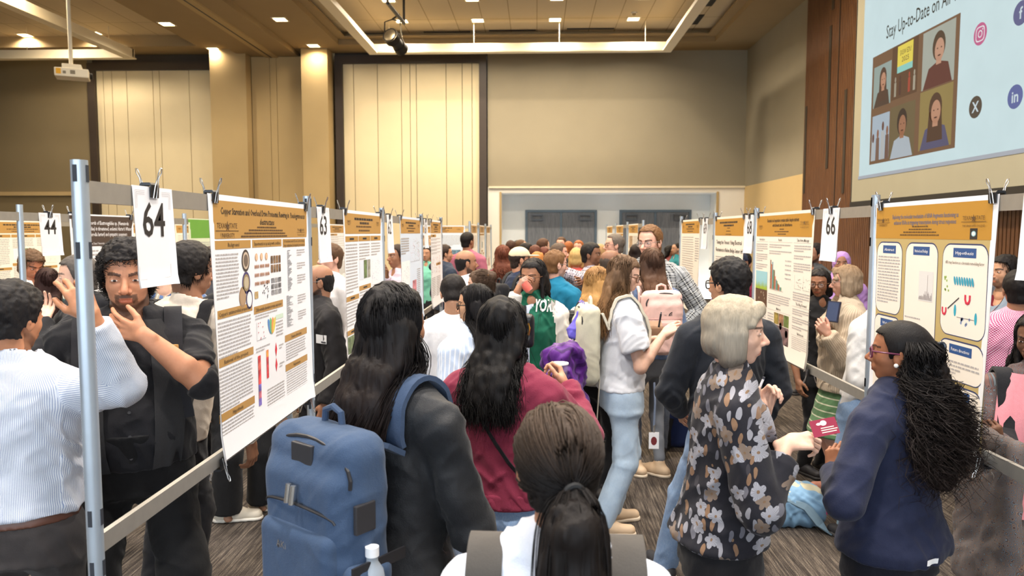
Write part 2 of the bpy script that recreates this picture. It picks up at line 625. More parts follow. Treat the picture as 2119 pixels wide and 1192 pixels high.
for k, (fx, hh, tc) in enumerate(((.47, .42, (190, 196, 200)), (.62, .48, (130, 100, 84)), (.78, .6, (188, 190, 190)), (.92, .5, (120, 90, 76)))):
    q = MB(); q.quad((fx - .06, .2, .004), (fx + .06, .2, .004), (fx + .05, .2 + hh * .7, .004), (fx - .05, .2 + hh * .7, .004)); q.build('photo_figure', emat('gf%d' % k, tc, .75), grp)
    q = MB(); ell(q, fx, .2 + hh * .82, .035, .07, .0045, 12); q.build('photo_head', emat('ghd%d' % (k % 2), ((110, 70, 54), (150, 104, 80))[k % 2], .75), grp)
q = MB(); rectl(q, 1.0, 1.02, 1.74, 1.78, .003); pz = q.build('photo', emat('bg_stage', (104, 74, 52), .75), sl_o)
q = MB(); rectl(q, 1.16, 1.38, 1.6, 1.76, .004); q.build('photo_banner', emat('banner_y', (226, 206, 84), .9), pz)
q = MB(); rectl(q, 1.16, 1.38, 1.6, 1.47, .0045); q.build('photo_banner_edge', emat('banner_b', (140, 200, 190), .9), pz)
q = MB(); add_text(q, 'SXSW EDU', 1.39, 1.62, .07, .005, w=.32); add_text(q, '2025', 1.39, 1.52, .07, .005, w=.2)
q.build('photo_banner_text', emat('banner_t', (90, 60, 60), .7), pz)
for k, (fx, tc) in enumerate(((1.12, (170, 160, 140)), (1.26, (90, 60, 50)), (1.52, (180, 80, 60)), (1.66, (180, 170, 150)))):
    q = MB(); q.quad((fx - .03, 1.06, .004), (fx + .03, 1.06, .004), (fx + .03, 1.26, .004), (fx - .03, 1.26, .004)); ell(q, fx, 1.3, .022, .04, .004, 10)
    q.build('photo_figure', emat('stg%d' % k, tc, .75), pz)
# round icons (the square codes around them are left out)
def icon(cx, cy, r, col, kind, ink):
    q = MB(); ell(q, cx, cy, r, r, .003, 32); o = q.build('app_icon', emat('icon_' + kind, col, .85), sl_o)
    q = MB()
    if kind == 'camera':
        for rr in (.62, .28):
            n = 28; k = .1
            for j in range(n):
                a0 = 2 * PI * j / n; a1 = 2 * PI * (j + 1) / n
                def pt(a, R):
                    c, s = math.cos(a), math.sin(a)
                    e = 4 if rr > .5 else 2
                    d = (abs(c) ** e + abs(s) ** e) ** (-1 / e)
                    return (cx + r * R * c * d, cy + r * R * s * d, .004)
                q.quad(pt(a0, rr - .05), pt(a0, rr + .06), pt(a1, rr + .06), pt(a1, rr - .05))
        ell(q, cx + r * .36, cy + r * .36, r * .08, r * .08, .004, 10)
    else:
        add_text(q, kind, cx, cy - r * .45, r * .95, .004, bold=.02)
    q.build('icon_mark', emat('iconink_' + kind, ink, .9), o)
icon(3.16, 1.42, .13, (196, 96, 140), 'camera', (226, 222, 226))
icon(3.89, 1.45, .13, (96, 98, 140), 'f', (200, 214, 220))
icon(3.13, .58, .13, (84, 72, 60), 'X', (200, 214, 220))
icon(3.86, .57, .13, (94, 104, 160), 'in', (200, 214, 220))

# ================================================================== CEILING FIXTURES
M_FRAMEL = M('cove_frame_paint', (236, 222, 190), 0.5, var=.03)
def cove(name, x0, x1, y0, y1, z, label):
    e = empty(name, ((x0 + x1) / 2, y1, z), label, 'ceiling frame')
    ox, oy, oz = (x0 + x1) / 2, y1, z
    def lo(p): return (p[0] - ox, p[1] - oy, p[2] - oz)
    w = .20; h = .20
    for nm, a, c in (('far_bar', (x0, y1 - .06, z), (x1, y1 + .04, z + h)), ('side_bar', (x0, y0, z), (x0 + .1, y1, z + h)), ('side_bar', (x1 - .1, y0, z), (x1, y1, z + h))):
        boxo(nm, lo(a), lo(c), M_FRAMEL, e)
    for nm, a, c in (('bottom_lip', (x0 - .03, y0, z - .03), (x0 + .20, y1 + .07, z)), ('bottom_lip', (x1 - .20, y0, z - .03), (x1 + .03, y1 + .07, z)), ('bottom_lip', (x0 + .2, y1 - .14, z - .03), (x1 - .2, y1 + .07, z))):
        boxo(nm, lo(a), lo(c), M_FRAMEL, e)
    mb = MB()
    for k in range(4):
        x = x1 - .61 - 2.1 * k
        mb = MB(); mb.cyl(lo((x, y1 - .02, z + h)), lo((x, y1 - .02, ZT)), .006, 6); mb.build('hanger_rod', M_FRAMEL, e)
    return e
cove('suspended_light_frame', -4.13, 3.26, YB, 18.6, 6.27, 'cream suspended ceiling frame hanging in the right hand tray')
cove('suspended_light_frame', XL, -10.1, YB, 18.6, 6.20, 'cream suspended ceiling frame hanging in the left tray behind the projector')

M_LAMP = M('lamp_glow', (255, 240, 210), 0.5, emit=((255, 226, 170), 14.0))
M_RING = M('lamp_ring', (230, 220, 200), 0.4)
RING = None
NL = 0
def downlight(x, y, z, zone, power=0, col=(1, .80, .52), size=.22, spot=True):
    global RING, NL
    e = empty('ceiling_downlight', (x, y, z), zone, 'ceiling light', 'recessed square downlights in the ceiling')
    s = .135
    if RING is None:
        mb = MB()
        for a, c in (((-s - .03, -s - .03, -.012), (s + .03, -s, 0)), ((-s - .03, s, -.012), (s + .03, s + .03, 0)), ((-s - .03, -s, -.012), (-s, s, 0)), ((s, -s, -.012), (s + .03, s, 0))):
            mb.box(a, c)
        r = mb.build('light_trim', M_RING, e)
        g = boxo('light_lens', (-s, -s, -.006), (s, s, -.001), M_LAMP, e)
        RING = (r, g)
    else:
        for o in RING:
            c = o.copy(); COL.objects.link(c); c.parent = e
    if power:
        NL += 1
        L = bpy.data.lights.new('downlight_lamp', 'AREA')
        L.shape = 'DISK'; L.size = size; L.energy = power; L.color = col
        L.spread = math.radians(150)
        lo = bpy.data.objects.new('downlight_lamp', L); COL.objects.link(lo)
        lo.location = (0, 0, -.02); lo.parent = e
    return e
ORD = ['first', 'second', 'third', 'fourth', 'fifth', 'sixth']
WARM = (1, .86, .68)
for i, x in enumerate((-3.30, -1.44, .44, 2.33)):
    downlight(x, 18.4, ZT, 'glowing square downlight nearest the far wall in the right tray, %s from left' % ORD[i], 95, WARM)
    downlight(x, 16.75, ZT, 'glowing square downlight in the second row of the right tray, %s from left' % ORD[i], 95, WARM)
pos = [(106, 34, ZT, 'glowing square downlight above and left of the hanging projector'), (52, 74, ZT, 'glowing square downlight left of the projector pole near the far wall'), (195, 71, ZT, 'glowing square downlight just right of the projector pole'),
       (345, 54, ZS, 'glowing square downlight in the soffit left of the track beam, nearer one'), (442, 105, ZS, 'glowing square downlight in the soffit left of the track beam, by the tan column'),
       (580, 47, ZS, 'glowing square downlight in the soffit right of the track beam, nearer one'), (649, 100, ZS, 'glowing square downlight in the soffit right of the track beam, by the tan column')]
for px, py, z, lb in pos:
    Y = (z - CAMZ) * FPX / (481 - py)
    p = at(px, py, Y)
    downlight(p.x, Y, z, lb, (26 if 'column' in lb else 70) if z == ZS else 60, WARM)
# lamps further forward, above the picture
for i, (x, y) in enumerate([(a, c) for a in (-3.3, .44, 3.2) for c in (12.6, 8.6, 4.6, .8)]):
    downlight(x, y, ZT, 'square downlight forward in the right tray above the crowd', 190, (1, .84, .62) if y > 6 else (1, .93, .86), .5)
for i, (x, y) in enumerate([(a, c) for a in (-12.6, -9.8) for c in (14, 9, 4)]):
    downlight(x, y, ZT, 'square downlight forward in the left tray above the crowd', 120, (1, .82, .58), .5)
for i, y in enumerate((13.2, 8.5, 3.5)):
    downlight(-5.85, y, ZS, 'square downlight forward along the track beam soffit', 80, (1, .84, .62), .5)

# vents
def vent(x0, x1, y0, y1, z, lb):
    e = empty('ceiling_vent', ((x0 + x1) / 2, (y0 + y1) / 2, z), lb, 'vent', 'black slot vents in the ceiling')
    w = (x1 - x0) / 2; d = (y1 - y0) / 2
    boxo('vent_slot', (-w, -d, -.012), (w, d, -.001), M_BLACKSLOT, e)
    mb = MB()
    if w > d:
        mb.box((-w, -.006, -.016), (w, .006, -.004))
    else:
        mb.box((-.006, -d, -.016), (.006, d, -.004))
    mb.build('vent_blade', M_DARKTRIM, e)
def ventpx(pxa, pxb, py, lb, z=ZT):
    Y = (z - CAMZ) * FPX / (481 - py)
    a = at(pxa, py, Y); c = at(pxb, py, Y)
    vent(a.x, c.x, Y - .05, Y + .05, z, lb)
ventpx(732, 797, 77, 'black slot vent behind the stage spotlight')
ventpx(877, 973, 75, 'black slot vent second from left along the far tray edge')
ventpx(1012, 1109, 73, 'black slot vent third from left along the far tray edge')
ventpx(1173, 1271, 71, 'black slot vent rightmost along the far tray edge')
ventpx(5, 98, 94, 'black slot vent left of the projector pole')
ventpx(152, 173, 91, 'short black slot vent right of the projector pole')
ventpx(208, 242, 89, 'short black slot vent over the left partition')
for px, py, dl, lb in ((1470, 18, .8, 'black slot vent at the right tray edge, nearer one'), (1440, 55, .8, 'black slot vent at the right tray edge, farther one')):
    Y = (ZT - CAMZ) * FPX / (481 - py); p = at(px, py, Y)
    vent(p.x - .12, p.x + .12, Y - dl / 2, Y + dl / 2, ZT, lb)
for pa, pb, lb in (((190, 5), (258, 35), 'long black slot vent in the left soffit, nearer one'), ((312, 63), (354, 83), 'long black slot vent in the left soffit, farther one')):
    Ya = (ZT - CAMZ) * FPX / (481 - pa[1]); Yb = (ZT - CAMZ) * FPX / (481 - pb[1])
    a = at(pa[0], pa[1], Ya)
    vent(-9.35, -9.2, Ya, Yb, ZT, lb)
# smoke detector and sprinkler
for px, py, lb in ((1312, 40, 'small cream sprinkler head between two right hand downlights'), (165, 60, 'small dark smoke detector near the projector pole')):
    Y = (ZT - CAMZ) * FPX / (481 - py); p = at(px, py, Y)
    e = empty('smoke_detector' if px < 800 else 'sprinkler_head', (p.x, Y, ZT), lb, 'detector' if px < 800 else 'sprinkler')
    mb = MB(); mb.cyl((0, 0, 0), (0, 0, -.03), .07, 16); mb.build('base_plate', M_RING, e)
    mb = MB(); mb.cyl((0, 0, -.03), (0, 0, -.07), .045, 16, .03); mb.build('sensor', M_SOFF if px > 800 else M_DARKTRIM, e)

# projector
pj = at(150, 152, 14.0)
M_PJ = M('projector_shell', (236, 226, 204), 0.45, var=.03)
e = empty('ceiling_projector', pj, 'white projector hanging from a white ceiling pole at upper left', 'projector')
rz = Matrix.Rotation(math.radians(28), 4, 'Z')
mb = MB(); mb.box((-.28, -.22, -.10), (.28, .22, .06), rz); mb.build('projector_body', M_PJ, e, bevel=.02)
mb = MB(); mb.box((-.16, -.15, .05), (.16, .16, .15), rz); mb.build('projector_mount', M_PJ, e, bevel=.015)
mb = MB(); mb.cyl((-.02, 0, .14), (-.02, 0, ZT - pj.z), .035, 12); mb.build('ceiling_pole', M_PJ, e, smooth=True)
mb = MB(); mb.box((-.25, -.225, -.06), (-.17, -.219, .04), rz); mb.build('orange_sticker', M('sticker_orange', (238, 176, 30), .5), e)
mb = MB(); mb.box((-.02, -.225, -.05), (.06, -.219, .02), rz); mb.box((-.14, -.225, -.05), (-.09, -.219, .0), rz); mb.build('air_grille', M('grille_grey', (140, 130, 110), .6), e)
mb = MB(); mb.cyl(rz @ Vector((.28, .05, -.02)), rz @ Vector((.33, .05, -.02)), .06, 16); mb.build('projector_lens', M_BLACKSLOT, e)

# stage spotlight on its pipe
M_BLK = M('fixture_black', (34, 30, 26), .4, .3)
M_STEEL = M('fixture_steel', (150, 140, 120), .3, .9)
Ys = 14.6
p0 = at(802, 6, Ys - 1.3); p1 = at(836, 48, Ys)
e = empty('stage_spotlight', p1, 'black stage spotlight hanging from a short ceiling pipe in the right tray', 'spotlight')
def L_(px, py, Y): return at(px, py, Y) - p1
mb = MB(); mb.cyl(p0 - p1, (0, 0, 0), .035, 10); mb.build('pipe', M_BLK, e, smooth=True)
mb = MB(); mb.cyl(p0 - p1, Vector((p0.x, p0.y, ZT)) - p1, .025, 8); mb.cyl((0, 0, 0), (0, 0, ZT - p1.z), .025, 8); mb.build('pipe_drop', M_BLK, e)
a = L_(806, 72, Ys - .1); c = L_(832, 103, Ys + .35)
mb = MB(); mb.tube([a, a.lerp(c, .3), a.lerp(c, .32), a.lerp(c, .7), a.lerp(c, .72), c], [.15, .16, .12, .11, .13, .14], 16); mb.build('lamp_barrel', M_BLK, e, smooth=True)
mb = MB(); mb.tube([a - (c - a) * .02, a + (c - a) * .03], [.10, .155], 16); mb.build('lamp_cap', M_STEEL, e, smooth=True)
mb = MB()
h = L_(812, 40, Ys)
mb.tube([a.lerp(c, .3) + Vector((-.17, 0, 0)), h + Vector((-.15, 0, -.05)), h, h + Vector((.15, 0, -.05)), a.lerp(c, .3) + Vector((.17, 0, 0))], .014, 6)
mb.tube([h, L_(826, 30, Ys - .2)], .02, 6)
mb.build('yoke', M_BLK, e)
mb = MB(); mb.tube([L_(829, 50, Ys), L_(829, 66, Ys), L_(832, 80, Ys), L_(838, 95, Ys + .2)], .012, 6); mb.build('safety_cable', M_STEEL, e)

# ---- world: daylight from the glazed lobby behind the camera
w = bpy.data.worlds.new('world'); SC.world = w
w.use_nodes = True
bg = w.node_tree.nodes['Background']
bg.inputs[0].default_value = (0.80, 0.90, 1.0, 1)
bg.inputs[1].default_value = 4.4
# back wall with a wide window opening
mb = MB()
mb.box((XL, YB - .2, 0), (XR, YB, .3)); mb.box((XL, YB - .2, 5.2), (XR, YB, ZT))
mb.box((XL, YB - .2, .3), (-9.5, YB, 5.2)); mb.box((5.0, YB - .2, .3), (XR, YB, 5.2))
struct(mb.build('wall_back', M_TAUPE))
mb = MB()
for k in range(6):
    x = -9.5 + 14.5 * k / 5
    mb.box((x - .04, YB - .15, .3), (x + .04, YB - .05, 5.2))
mb.box((-9.5, YB - .15, 2.6), (5, YB - .05, 2.68))
struct(mb.build('window_1', M_DFRAME))
SC.view_settings.view_transform = 'Standard'
SC.view_settings.look = 'None'
SC.view_settings.gamma = 1.0
SC.view_settings.use_curve_mapping = False
SC.view_settings.exposure = 0.08
SC.cycles.use_denoising = True
SC.cycles.use_adaptive_sampling = True
SC.cycles.adaptive_threshold = 0.04
SC.cycles.max_bounces = 5
SC.cycles.diffuse_bounces = 3
SC.cycles.glossy_bounces = 3
SC.cycles.transparent_max_bounces = 6
SC.cycles.sample_clamp_indirect = 4.0
# ================================================================== POSTER STANDS
M_POST = M('galvanised_post', (176, 188, 200), 0.38, 0.55, var=.10, scale=14, bmp=.05, bscale=40)
M_RAIL = M('aluminium_rail', (168, 164, 156), 0.45, 0.6, var=.10, scale=30)
M_BASE = M('stand_base', (70, 68, 66), .6)
M_SLOTD = M('post_slot', (40, 44, 52), .7)
ZP = CAMZ + .172    # post top
ZR1 = CAMZ + .125   # top rail upper edge
ZR0 = CAMZ + .072
ZB1 = 1.078         # bottom rail upper edge
ZB0 = 1.03

def stand_row(pts, label, side, near=False):
    """pts: post feet along the row; side +1 when the aisle lies towards +X"""
    e = empty('poster_stand', (pts[0][0], pts[0][1], 0), label, 'poster stand')
    o = Vector((pts[0][0], pts[0][1], 0))
    for p in pts:
        q = Vector((p[0], p[1], 0)) - o
        mb = MB(); mb.tube([q, q + Vector((0, 0, ZP))], .019, 18); po = mb.build('post', M_POST, e, smooth=True)
        if near:
            for z in (ZP - .032, ZP - .215, ZB0 - .03, ZB0 + .10):
                for a in (side, -1):
                    mb = MB()
                    if a == side:
                        c = q + Vector((side * .0178, 0, z)); mb.box(c - Vector((.0022, .005, .02)), c + Vector((.0022, .005, .02)))
                    else:
                        c = q + Vector((0, -.0178, z)); mb.box(c - Vector((.005, .0022, .02)), c + Vector((.005, .0022, .02)))
                    mb.build('slot', M_SLOTD, po)
        mb = MB(); mb.cyl(q, q + Vector((0, 0, .012)), .12, 24); mb.build('base_plate', M_BASE, po)
    for p, r in zip(pts[:-1], pts[1:]):
        a = Vector((p[0], p[1], 0)) - o; c = Vector((r[0], r[1], 0)) - o
        d = (c - a).normalized(); n = Vector((d.y, -d.x, 0)) * .008
        for z0, z1, nm in ((ZR0, ZR1, 'top_rail'), (ZB0, ZB1, 'bottom_rail')):
            mb = MB()
            A = a + d * .015; C = c - d * .015
            P = [A - n, C - n, C + n, A + n]
            lo = [v + Vector((0, 0, z0)) for v in P]; hi = [v + Vector((0, 0, z1)) for v in P]
            i = 0
            mb.v = [tuple(v) for v in lo + hi]
            mb.f = [(0, 1, 2, 3)[::-1], (4, 5, 6, 7), (0, 1, 5, 4), (1, 2, 6, 5), (2, 3, 7, 6), (3, 0, 4, 7)]
            mb.mi = [0] * 6
            mb.build(nm, M_RAIL, e)
    return e

LROW = [(-1.09, 1.745), (-1.09, 3.50), (-1.09, 5.20), (-1.09, 6.98), (-1.09, 8.42)]
RROW = [(1.56, 1.62), (1.56, 3.475), (1.56, 5.32), (1.56, 6.53), (1.56, 8.05)]
stand_row(LROW, 'long metal poster stand carrying the posters on the left of the aisle', 1, True)
stand_row(RROW, 'long metal poster stand carrying the posters on the right of the aisle', -1, True)
LROW2 = [(-1.02, y) for y in (11.3, 13.0, 14.8, 16.6)]
RROW2 = [(1.49, y) for y in (10.4, 12.2, 14.0, 15.8)]
stand_row(LROW2, 'distant metal poster stand near the doors on the left side', 1)
stand_row(RROW2, 'distant metal poster stand near the doors on the right side', -1)
L2ROW = [(-3.2, y) for y in (2.6, 4.50, 6.65, 8.8, 10.9, 13.0)]
stand_row(L2ROW, 'second metal poster stand row further left, seen through the near frame', 1)
L3ROW = [(-5.6, y) for y in (5.0, 7.0, 9.0, 11.0, 13.0)]
stand_row(L3ROW, 'third metal poster stand row furthest to the left', 1)
XROW = [(-2.45, 14.0), (-1.25, 14.0)]
stand_row(XROW, 'short metal poster stand set across the aisle end at far left', 1)

# ---------------------------------------------------------------- paper
M_PAPER = M('poster_paper', (236, 238, 244), 0.55, var=.015)
M_PAPERW = M('poster_paper_warm', (240, 232, 220), 0.55, var=.015)
M_PAPERB = M('poster_paper_blue', (208, 222, 240), 0.55, var=.02)
M_GOLD = M('poster_gold', (180, 138, 74), 0.5, var=.03)
M_GOLD2 = M('poster_gold_bright', (186, 136, 48), 0.5, var=.03)
M_INK = M('poster_ink', (40, 36, 34), 0.6)
M_INKG = M('poster_ink_grey', (176, 172, 172), 0.6)
M_INKB = M('poster_ink_brown', (92, 66, 36), 0.6)

def frame(side, x, y, z):
    """matrix of a vertical sheet; local x = viewer's right, y = up, z = towards viewer"""
    if side == 'L':   # row left of the aisle, facing +X; viewer's right is +Y
        return Matrix(((0, 0, 1, x), (1, 0, 0, y), (0, 1, 0, z), (0, 0, 0, 1)))
    if side == 'R':   # facing -X; viewer's right is -Y
        return Matrix(((0, 0, -1, x), (-1, 0, 0, y), (0, 1, 0, z), (0, 0, 0, 1)))
    return Matrix(((1, 0, 0, x), (0, 0, -1, y), (0, 1, 0, z), (0, 0, 0, 1)))

def sheet_mesh(w, h, curl_l, curl_r, curl_b, mat, name, parent=None):
    """paper with its top left corner at the local origin; edges curl forward or back"""
    nx, ny = 22, 10
    V = []
    xs = [w * i / nx for i in range(nx + 1)]
    for j in range(ny + 1):
        y = -h * j / ny
        fr = j / ny
        for x in xs:
            z = 0
            e = .055 * min(1, w / .5)
            if x < e: z += curl_l * fr * (1 - x / e) ** 2
            if w - x < e: z += curl_r * fr * (1 - (w - x) / e) ** 2
            if fr > .93: z += curl_b * ((fr - .93) / .07) ** 2
            V.append((x, y, z))
    n = len(V)
    V2 = V + [(a, b_, c - .0012) for a, b_, c in V]
    Q = []
    for j in range(ny):
        for i in range(nx):
            a = j * (nx + 1) + i
            Q.append((a + nx + 1, a + nx + 2, a + 1, a))
            Q.append((n + a, n + a + 1, n + a + nx + 2, n + a + nx + 1))
    me = mesh_np(name, V2, Q)
    return link(name, me, mat, parent)

def paragraph(mb, x0, x1, y, n, pitch, rng, h=.42, z=.0008, short=.6):
    """n lines of word-like marks"""
    for k in range(n):
        xe = x1 if k < n - 1 else x0 + (x1 - x0) * short
        xe -= rng.random() * .06 * (x1 - x0)
        x = x0
        yy = y - k * pitch
        while x < xe - pitch * .3:
            wd = min(pitch * (.5 + rng.random() * 1.9), xe - x)
            rectl(mb, x, yy - pitch * h, x + wd, yy, z)
            x += wd + pitch * .28
    return y - n * pitch

class Poster:
    def __init__(s, side, x, y, label, w=1.06, h=.915, paper=None, curl=(.02, .02, .01), ztop=None, group=None, seed=1):
        s.w, s.h = w, h
        s.rng = random.Random(seed)
        s.o = sheet_mesh(w, h, curl[0], curl[1], curl[2], paper or M_PAPER, 'research_poster')
        s.o.matrix_world = frame(side, x, y, ztop or (ZR1 + .004))
        tag(s.o, label, 'poster', group)
        s.tm = MB()
    def R(s, name, u0, v0, u1, v1, mat, z=.0008, parent=None):
        mb = MB(); rectl(mb, u0 * s.w, -v1 * s.h, u1 * s.w, -v0 * s.h, z)
        return mb.build(name, mat, parent or s.o)
    def T(s, name, txt, u, v, hv, mat=None, w=None, align='C', bold=.0, slant=0, z=.0016, parent=None):
        mb = MB(); add_text(mb, txt, u * s.w, -v * s.h, hv * s.h, z, w * s.w if w else None, align, bold, slant, res=1)
        return mb.build(name, mat or M_INK, parent or s.o)
    def para(s, u0, u1, v, n, pitch=.0135, short=.6, h=.42):
        return -paragraph(s.tm, u0 * s.w, u1 * s.w, -v * s.h, n, pitch * s.h, s.rng, h, .0012, short) / s.h
    def bar(s, u0, u1, v, txt, mat=None, hv=.032, th=.5, ink=None, words=1, wfill=None):
        o = s.R('section_bar', u0, v, u1, v + hv, mat or M_GOLD)
        if txt:
            lines = txt.split('|')
            for i, tx in enumerate(lines):
                hh = hv * th / len(lines) ** .8
                vv = v + hv * (i + 1) / len(lines) - (hv / len(lines) - hh) * .5
                s.T('section_text', tx, (u0 + u1) / 2, vv, hh, ink, parent=o, w=wfill)
        else:
            m = MB(); c = (u0 + u1) / 2 * s.w; d = (u1 - u0) * .16 * s.w
            rectl(m, c - d, -(v + hv * .68) * s.h, c + d, -(v + hv * .32) * s.h, .0016); m.build('section_text', ink or M_INK, o)
        return o
    def done(s):
        if s.tm.v:
            o = s.tm.build('body_text', M_INKG, s.o); o['kind'] = 'stuff'
        return s.o

def uni_logo(P, u, v, k, sub='UNIVERSITY', mat=None):
    """two-line wordmark with a star"""
    mb = MB(); h = .022 * k * P.h
    x, y = u * P.w, -v * P.h
    add_text(mb, 'TEXAS', x - h * .55, y, h, .0016, align='R', res=1)
    add_text(mb, 'STATE', x + h * .55, y, h, .0016, align='L', res=1)
    pts = []
    for i in range(10):
        r = h * (1.05 if i % 2 == 0 else .42); a = PI / 2 + i * PI / 5
        pts.append((x + r * math.cos(a), y + h * .35 + r * math.sin(a), .0018))
    for i in range(0, 10, 2):
        mb.poly([pts[i], pts[i - 1], (x, y + h * .35, .0018), pts[(i + 1) % 10]][::-1])
    mb.poly([(x, y + h * .35, .0017)] + []) if False else None
    L = h * 5.2
    rectl(mb, x - L, y - h * .55, x + L, y - h * .42, .0016)
    add_text(mb, sub, x, y - h * 1.75, h * (.85 if len(sub) < 12 else .55), .0016, res=1)
    mb.build('university_logo', mat or M_INKB, P.o)

FIGM = {}
def FM(c):
    k = 'figure_%d_%d_%d' % c
    return M(k, c, .55, var=.04)

def fig_bars(P, u0, v0, u1, v1, n, cols, horiz=False, decay=False, name='bar_chart'):
    mb = MB()
    for i in range(n):
        f = .15 + .85 * P.rng.random()
        if decay: f = max(.12, 1.0 * (1 - i / n) ** 1.2 * (.8 + .4 * P.rng.random()))
        mb.cur = i % len(cols)
        if horiz:
            a = v0 + (v1 - v0) * i / n; c = v0 + (v1 - v0) * (i + .55) / n
            rectl(mb, u0 * P.w, -c * P.h, (u0 + (u1 - u0) * f) * P.w, -a * P.h, .0014)
        else:
            a = u0 + (u1 - u0) * i / n; c = u0 + (u1 - u0) * (i + .75) / n
            rectl(mb, a * P.w, -v1 * P.h, c * P.w, -(v1 - (v1 - v0) * f) * P.h, .0014)
    mb.build(name, [FM(c) for c in cols], P.o)
def fig_axes(P, u0, v0, u1, v1, col=(120, 118, 118)):
    mb = MB(); t = .0016
    rectl(mb, u0 * P.w, -v1 * P.h, (u0 * P.w + t), -v0 * P.h, .0013); rectl(mb, u0 * P.w, -v1 * P.h, u1 * P.w, -v1 * P.h + t, .0013)
    mb.build('chart_axes', FM(col), P.o)
def fig_dots(P, u0, v0, u1, v1, n, col, r=.004, name='scatter_plot'):
    mb = MB()
    for i in range(n):
        mb.disc(((u0 + (u1 - u0) * P.rng.random()) * P.w, -(v0 + (v1 - v0) * P.rng.random()) * P.h, .0014), r, r, n=8)
    mb.build(name, FM(col), P.o)
def fig_img(P, u0, v0, u1, v1, cols, name='photo_figure', nx=1, ny=1, gap=.006):
    k = 0
    for j in range(ny):
        for i in range(nx):
            mb = MB()
            a = u0 + (u1 - u0) * i / nx; c = u0 + (u1 - u0) * (i + 1) / nx - gap
            d = v0 + (v1 - v0) * j / ny; e = v0 + (v1 - v0) * (j + 1) / ny - gap
            rectl(mb, a * P.w, -e * P.h, c * P.w, -d * P.h, .0012)
            c0 = cols[k % len(cols)]; k += 1
            key = 'photo_%d_%d_%d' % c0
            if key not in MATS:
                m, t, b = new_mat(key, .5)
                n = t.noise(t.coord(), 22, 4, .65)
                lo = lin(tuple(int(x * .55) for x in c0)); hi = lin(tuple(min(255, int(x * 1.4)) for x in c0))
                t.ln(t.ramp(n, [(.3, lo), (.5, lin(c0)), (.7, hi)]), b.inputs['Base Color'])
                MATS[key] = m
            mb.build(name, MATS[key], P.o)
def fig_disc(P, u, v, ru, rv, cols, name='dish_photo'):
    mb = MB()
    for i, c in enumerate(cols):
        k = 1 - i * .22
        mb.cur = i
        mb.disc((u * P.w, -v * P.h, .0012 + i * .0003), ru * P.w * k, rv * P.h * k, n=26)
    mb.build(name, [FM(c) for c in cols], P.o)

# ---------------------------------------------------------------- clips
M_CLIP = M('clip_black', (22, 23, 28), .35, .2)
M_WIRE = M('clip_wire', (210, 208, 204), .22, .9)
CLIP = {}
def clip(Mx, label, down=False, k=1.0):
    """binder clip; local x along the edge, y up, z towards viewer; origin on the sheet edge"""
    e = empty('binder_clip', (0, 0, 0), label, 'binder clip', 'black binder clips on the poster stands')
    e.matrix_world = Mx @ (Matrix.Rotation(PI, 4, 'Z') if down else Matrix.Identity(4)) @ Matrix.Scale(k, 4)
    if not CLIP:
        mb = MB(); w = .022
        prof = [(.017, .006), (.012, .012), (-.012, .012), (-.017, .006), (-.0145, -.030), (-.0125, -.030), (-.0128, .004), (.0128, .004), (.0125, -.030), (.0145, -.030)]
        n = len(prof)
        for sx in (-w, w):
            mb.v += [(sx, y, z) for z, y in prof]
        mb.f = [(i, (i + 1) % n, n + (i + 1) % n, n + i) for i in range(n)] + [(0, 1, 2, 3, 6, 7), (3, 4, 5, 6), (7, 8, 9, 0), tuple(n + q for q in (7, 6, 3, 2, 1, 0)), tuple(n + q for q in (6, 5, 4, 3)), tuple(n + q for q in (0, 9, 8, 7))]
        mb.mi = [0] * len(mb.f)
        body = mb.build('clip_body', M_CLIP, e)
        hs = []
        for s in (-1, 1):
            mb = MB()
            z0 = s * .0145; z1 = s * .032
            P = [(-.008, -.031, z0), (-.0075, 0, s * .02), (-.003, .026, s * .026), (-.0075, .040, z1), (-.004, .052, z1 * 1.1), (.004, .052, z1 * 1.1), (.0075, .040, z1), (.003, .026, s * .026), (.0075, 0, s * .02), (.008, -.031, z0)]
            mb.tube(P, .0017, 6)
            hs.append(mb.build('wire_handle', M_WIRE, e, smooth=True))
        CLIP['p'] = [body] + hs
    else:
        for o in CLIP['p']:
            c = o.copy(); COL.objects.link(c); c.parent = e
    return e

def sheet(side, x, y, num, label, w=.2159, h=.2794, lean=0.0):
    o = sheet_mesh(w, h, .012, .012, .004, M_PAPER, 'number_sheet')
    Mx = frame(side, x, y, ZR1 + .002) @ Matrix.Rotation(lean, 4, 'Y')
    o.matrix_world = Mx
    tag(o, label, 'number sign')
    mb = MB(); add_text(mb, num, w * .5, -.137, .094, .001, w=w * .56, bold=.012)
    mb.build('number', M_INK, o)
    mb = MB(); t = .0009
    for sx, sy in ((0, 0), (1, 0), (0, 1), (1, 1)):
        for i in range(3):
            d = .012 + .005 * i
            X = d if sx == 0 else w - d; Y = -d if sy == 0 else -h + d
            L = .05 - .006 * i
            X2 = X + (L if sx == 0 else -L); Y2 = Y + (-L if sy == 0 else L)
            rectl(mb, min(X, X2), Y - t / 2, max(X, X2), Y + t / 2, .001)
            rectl(mb, X - t / 2, min(Y, Y2), X + t / 2, max(Y, Y2), .001)
    mb.build('corner_lines', M_INKG, o)
    return Mx

XA = -1.09 + .0100
XB = 1.56 - .0100
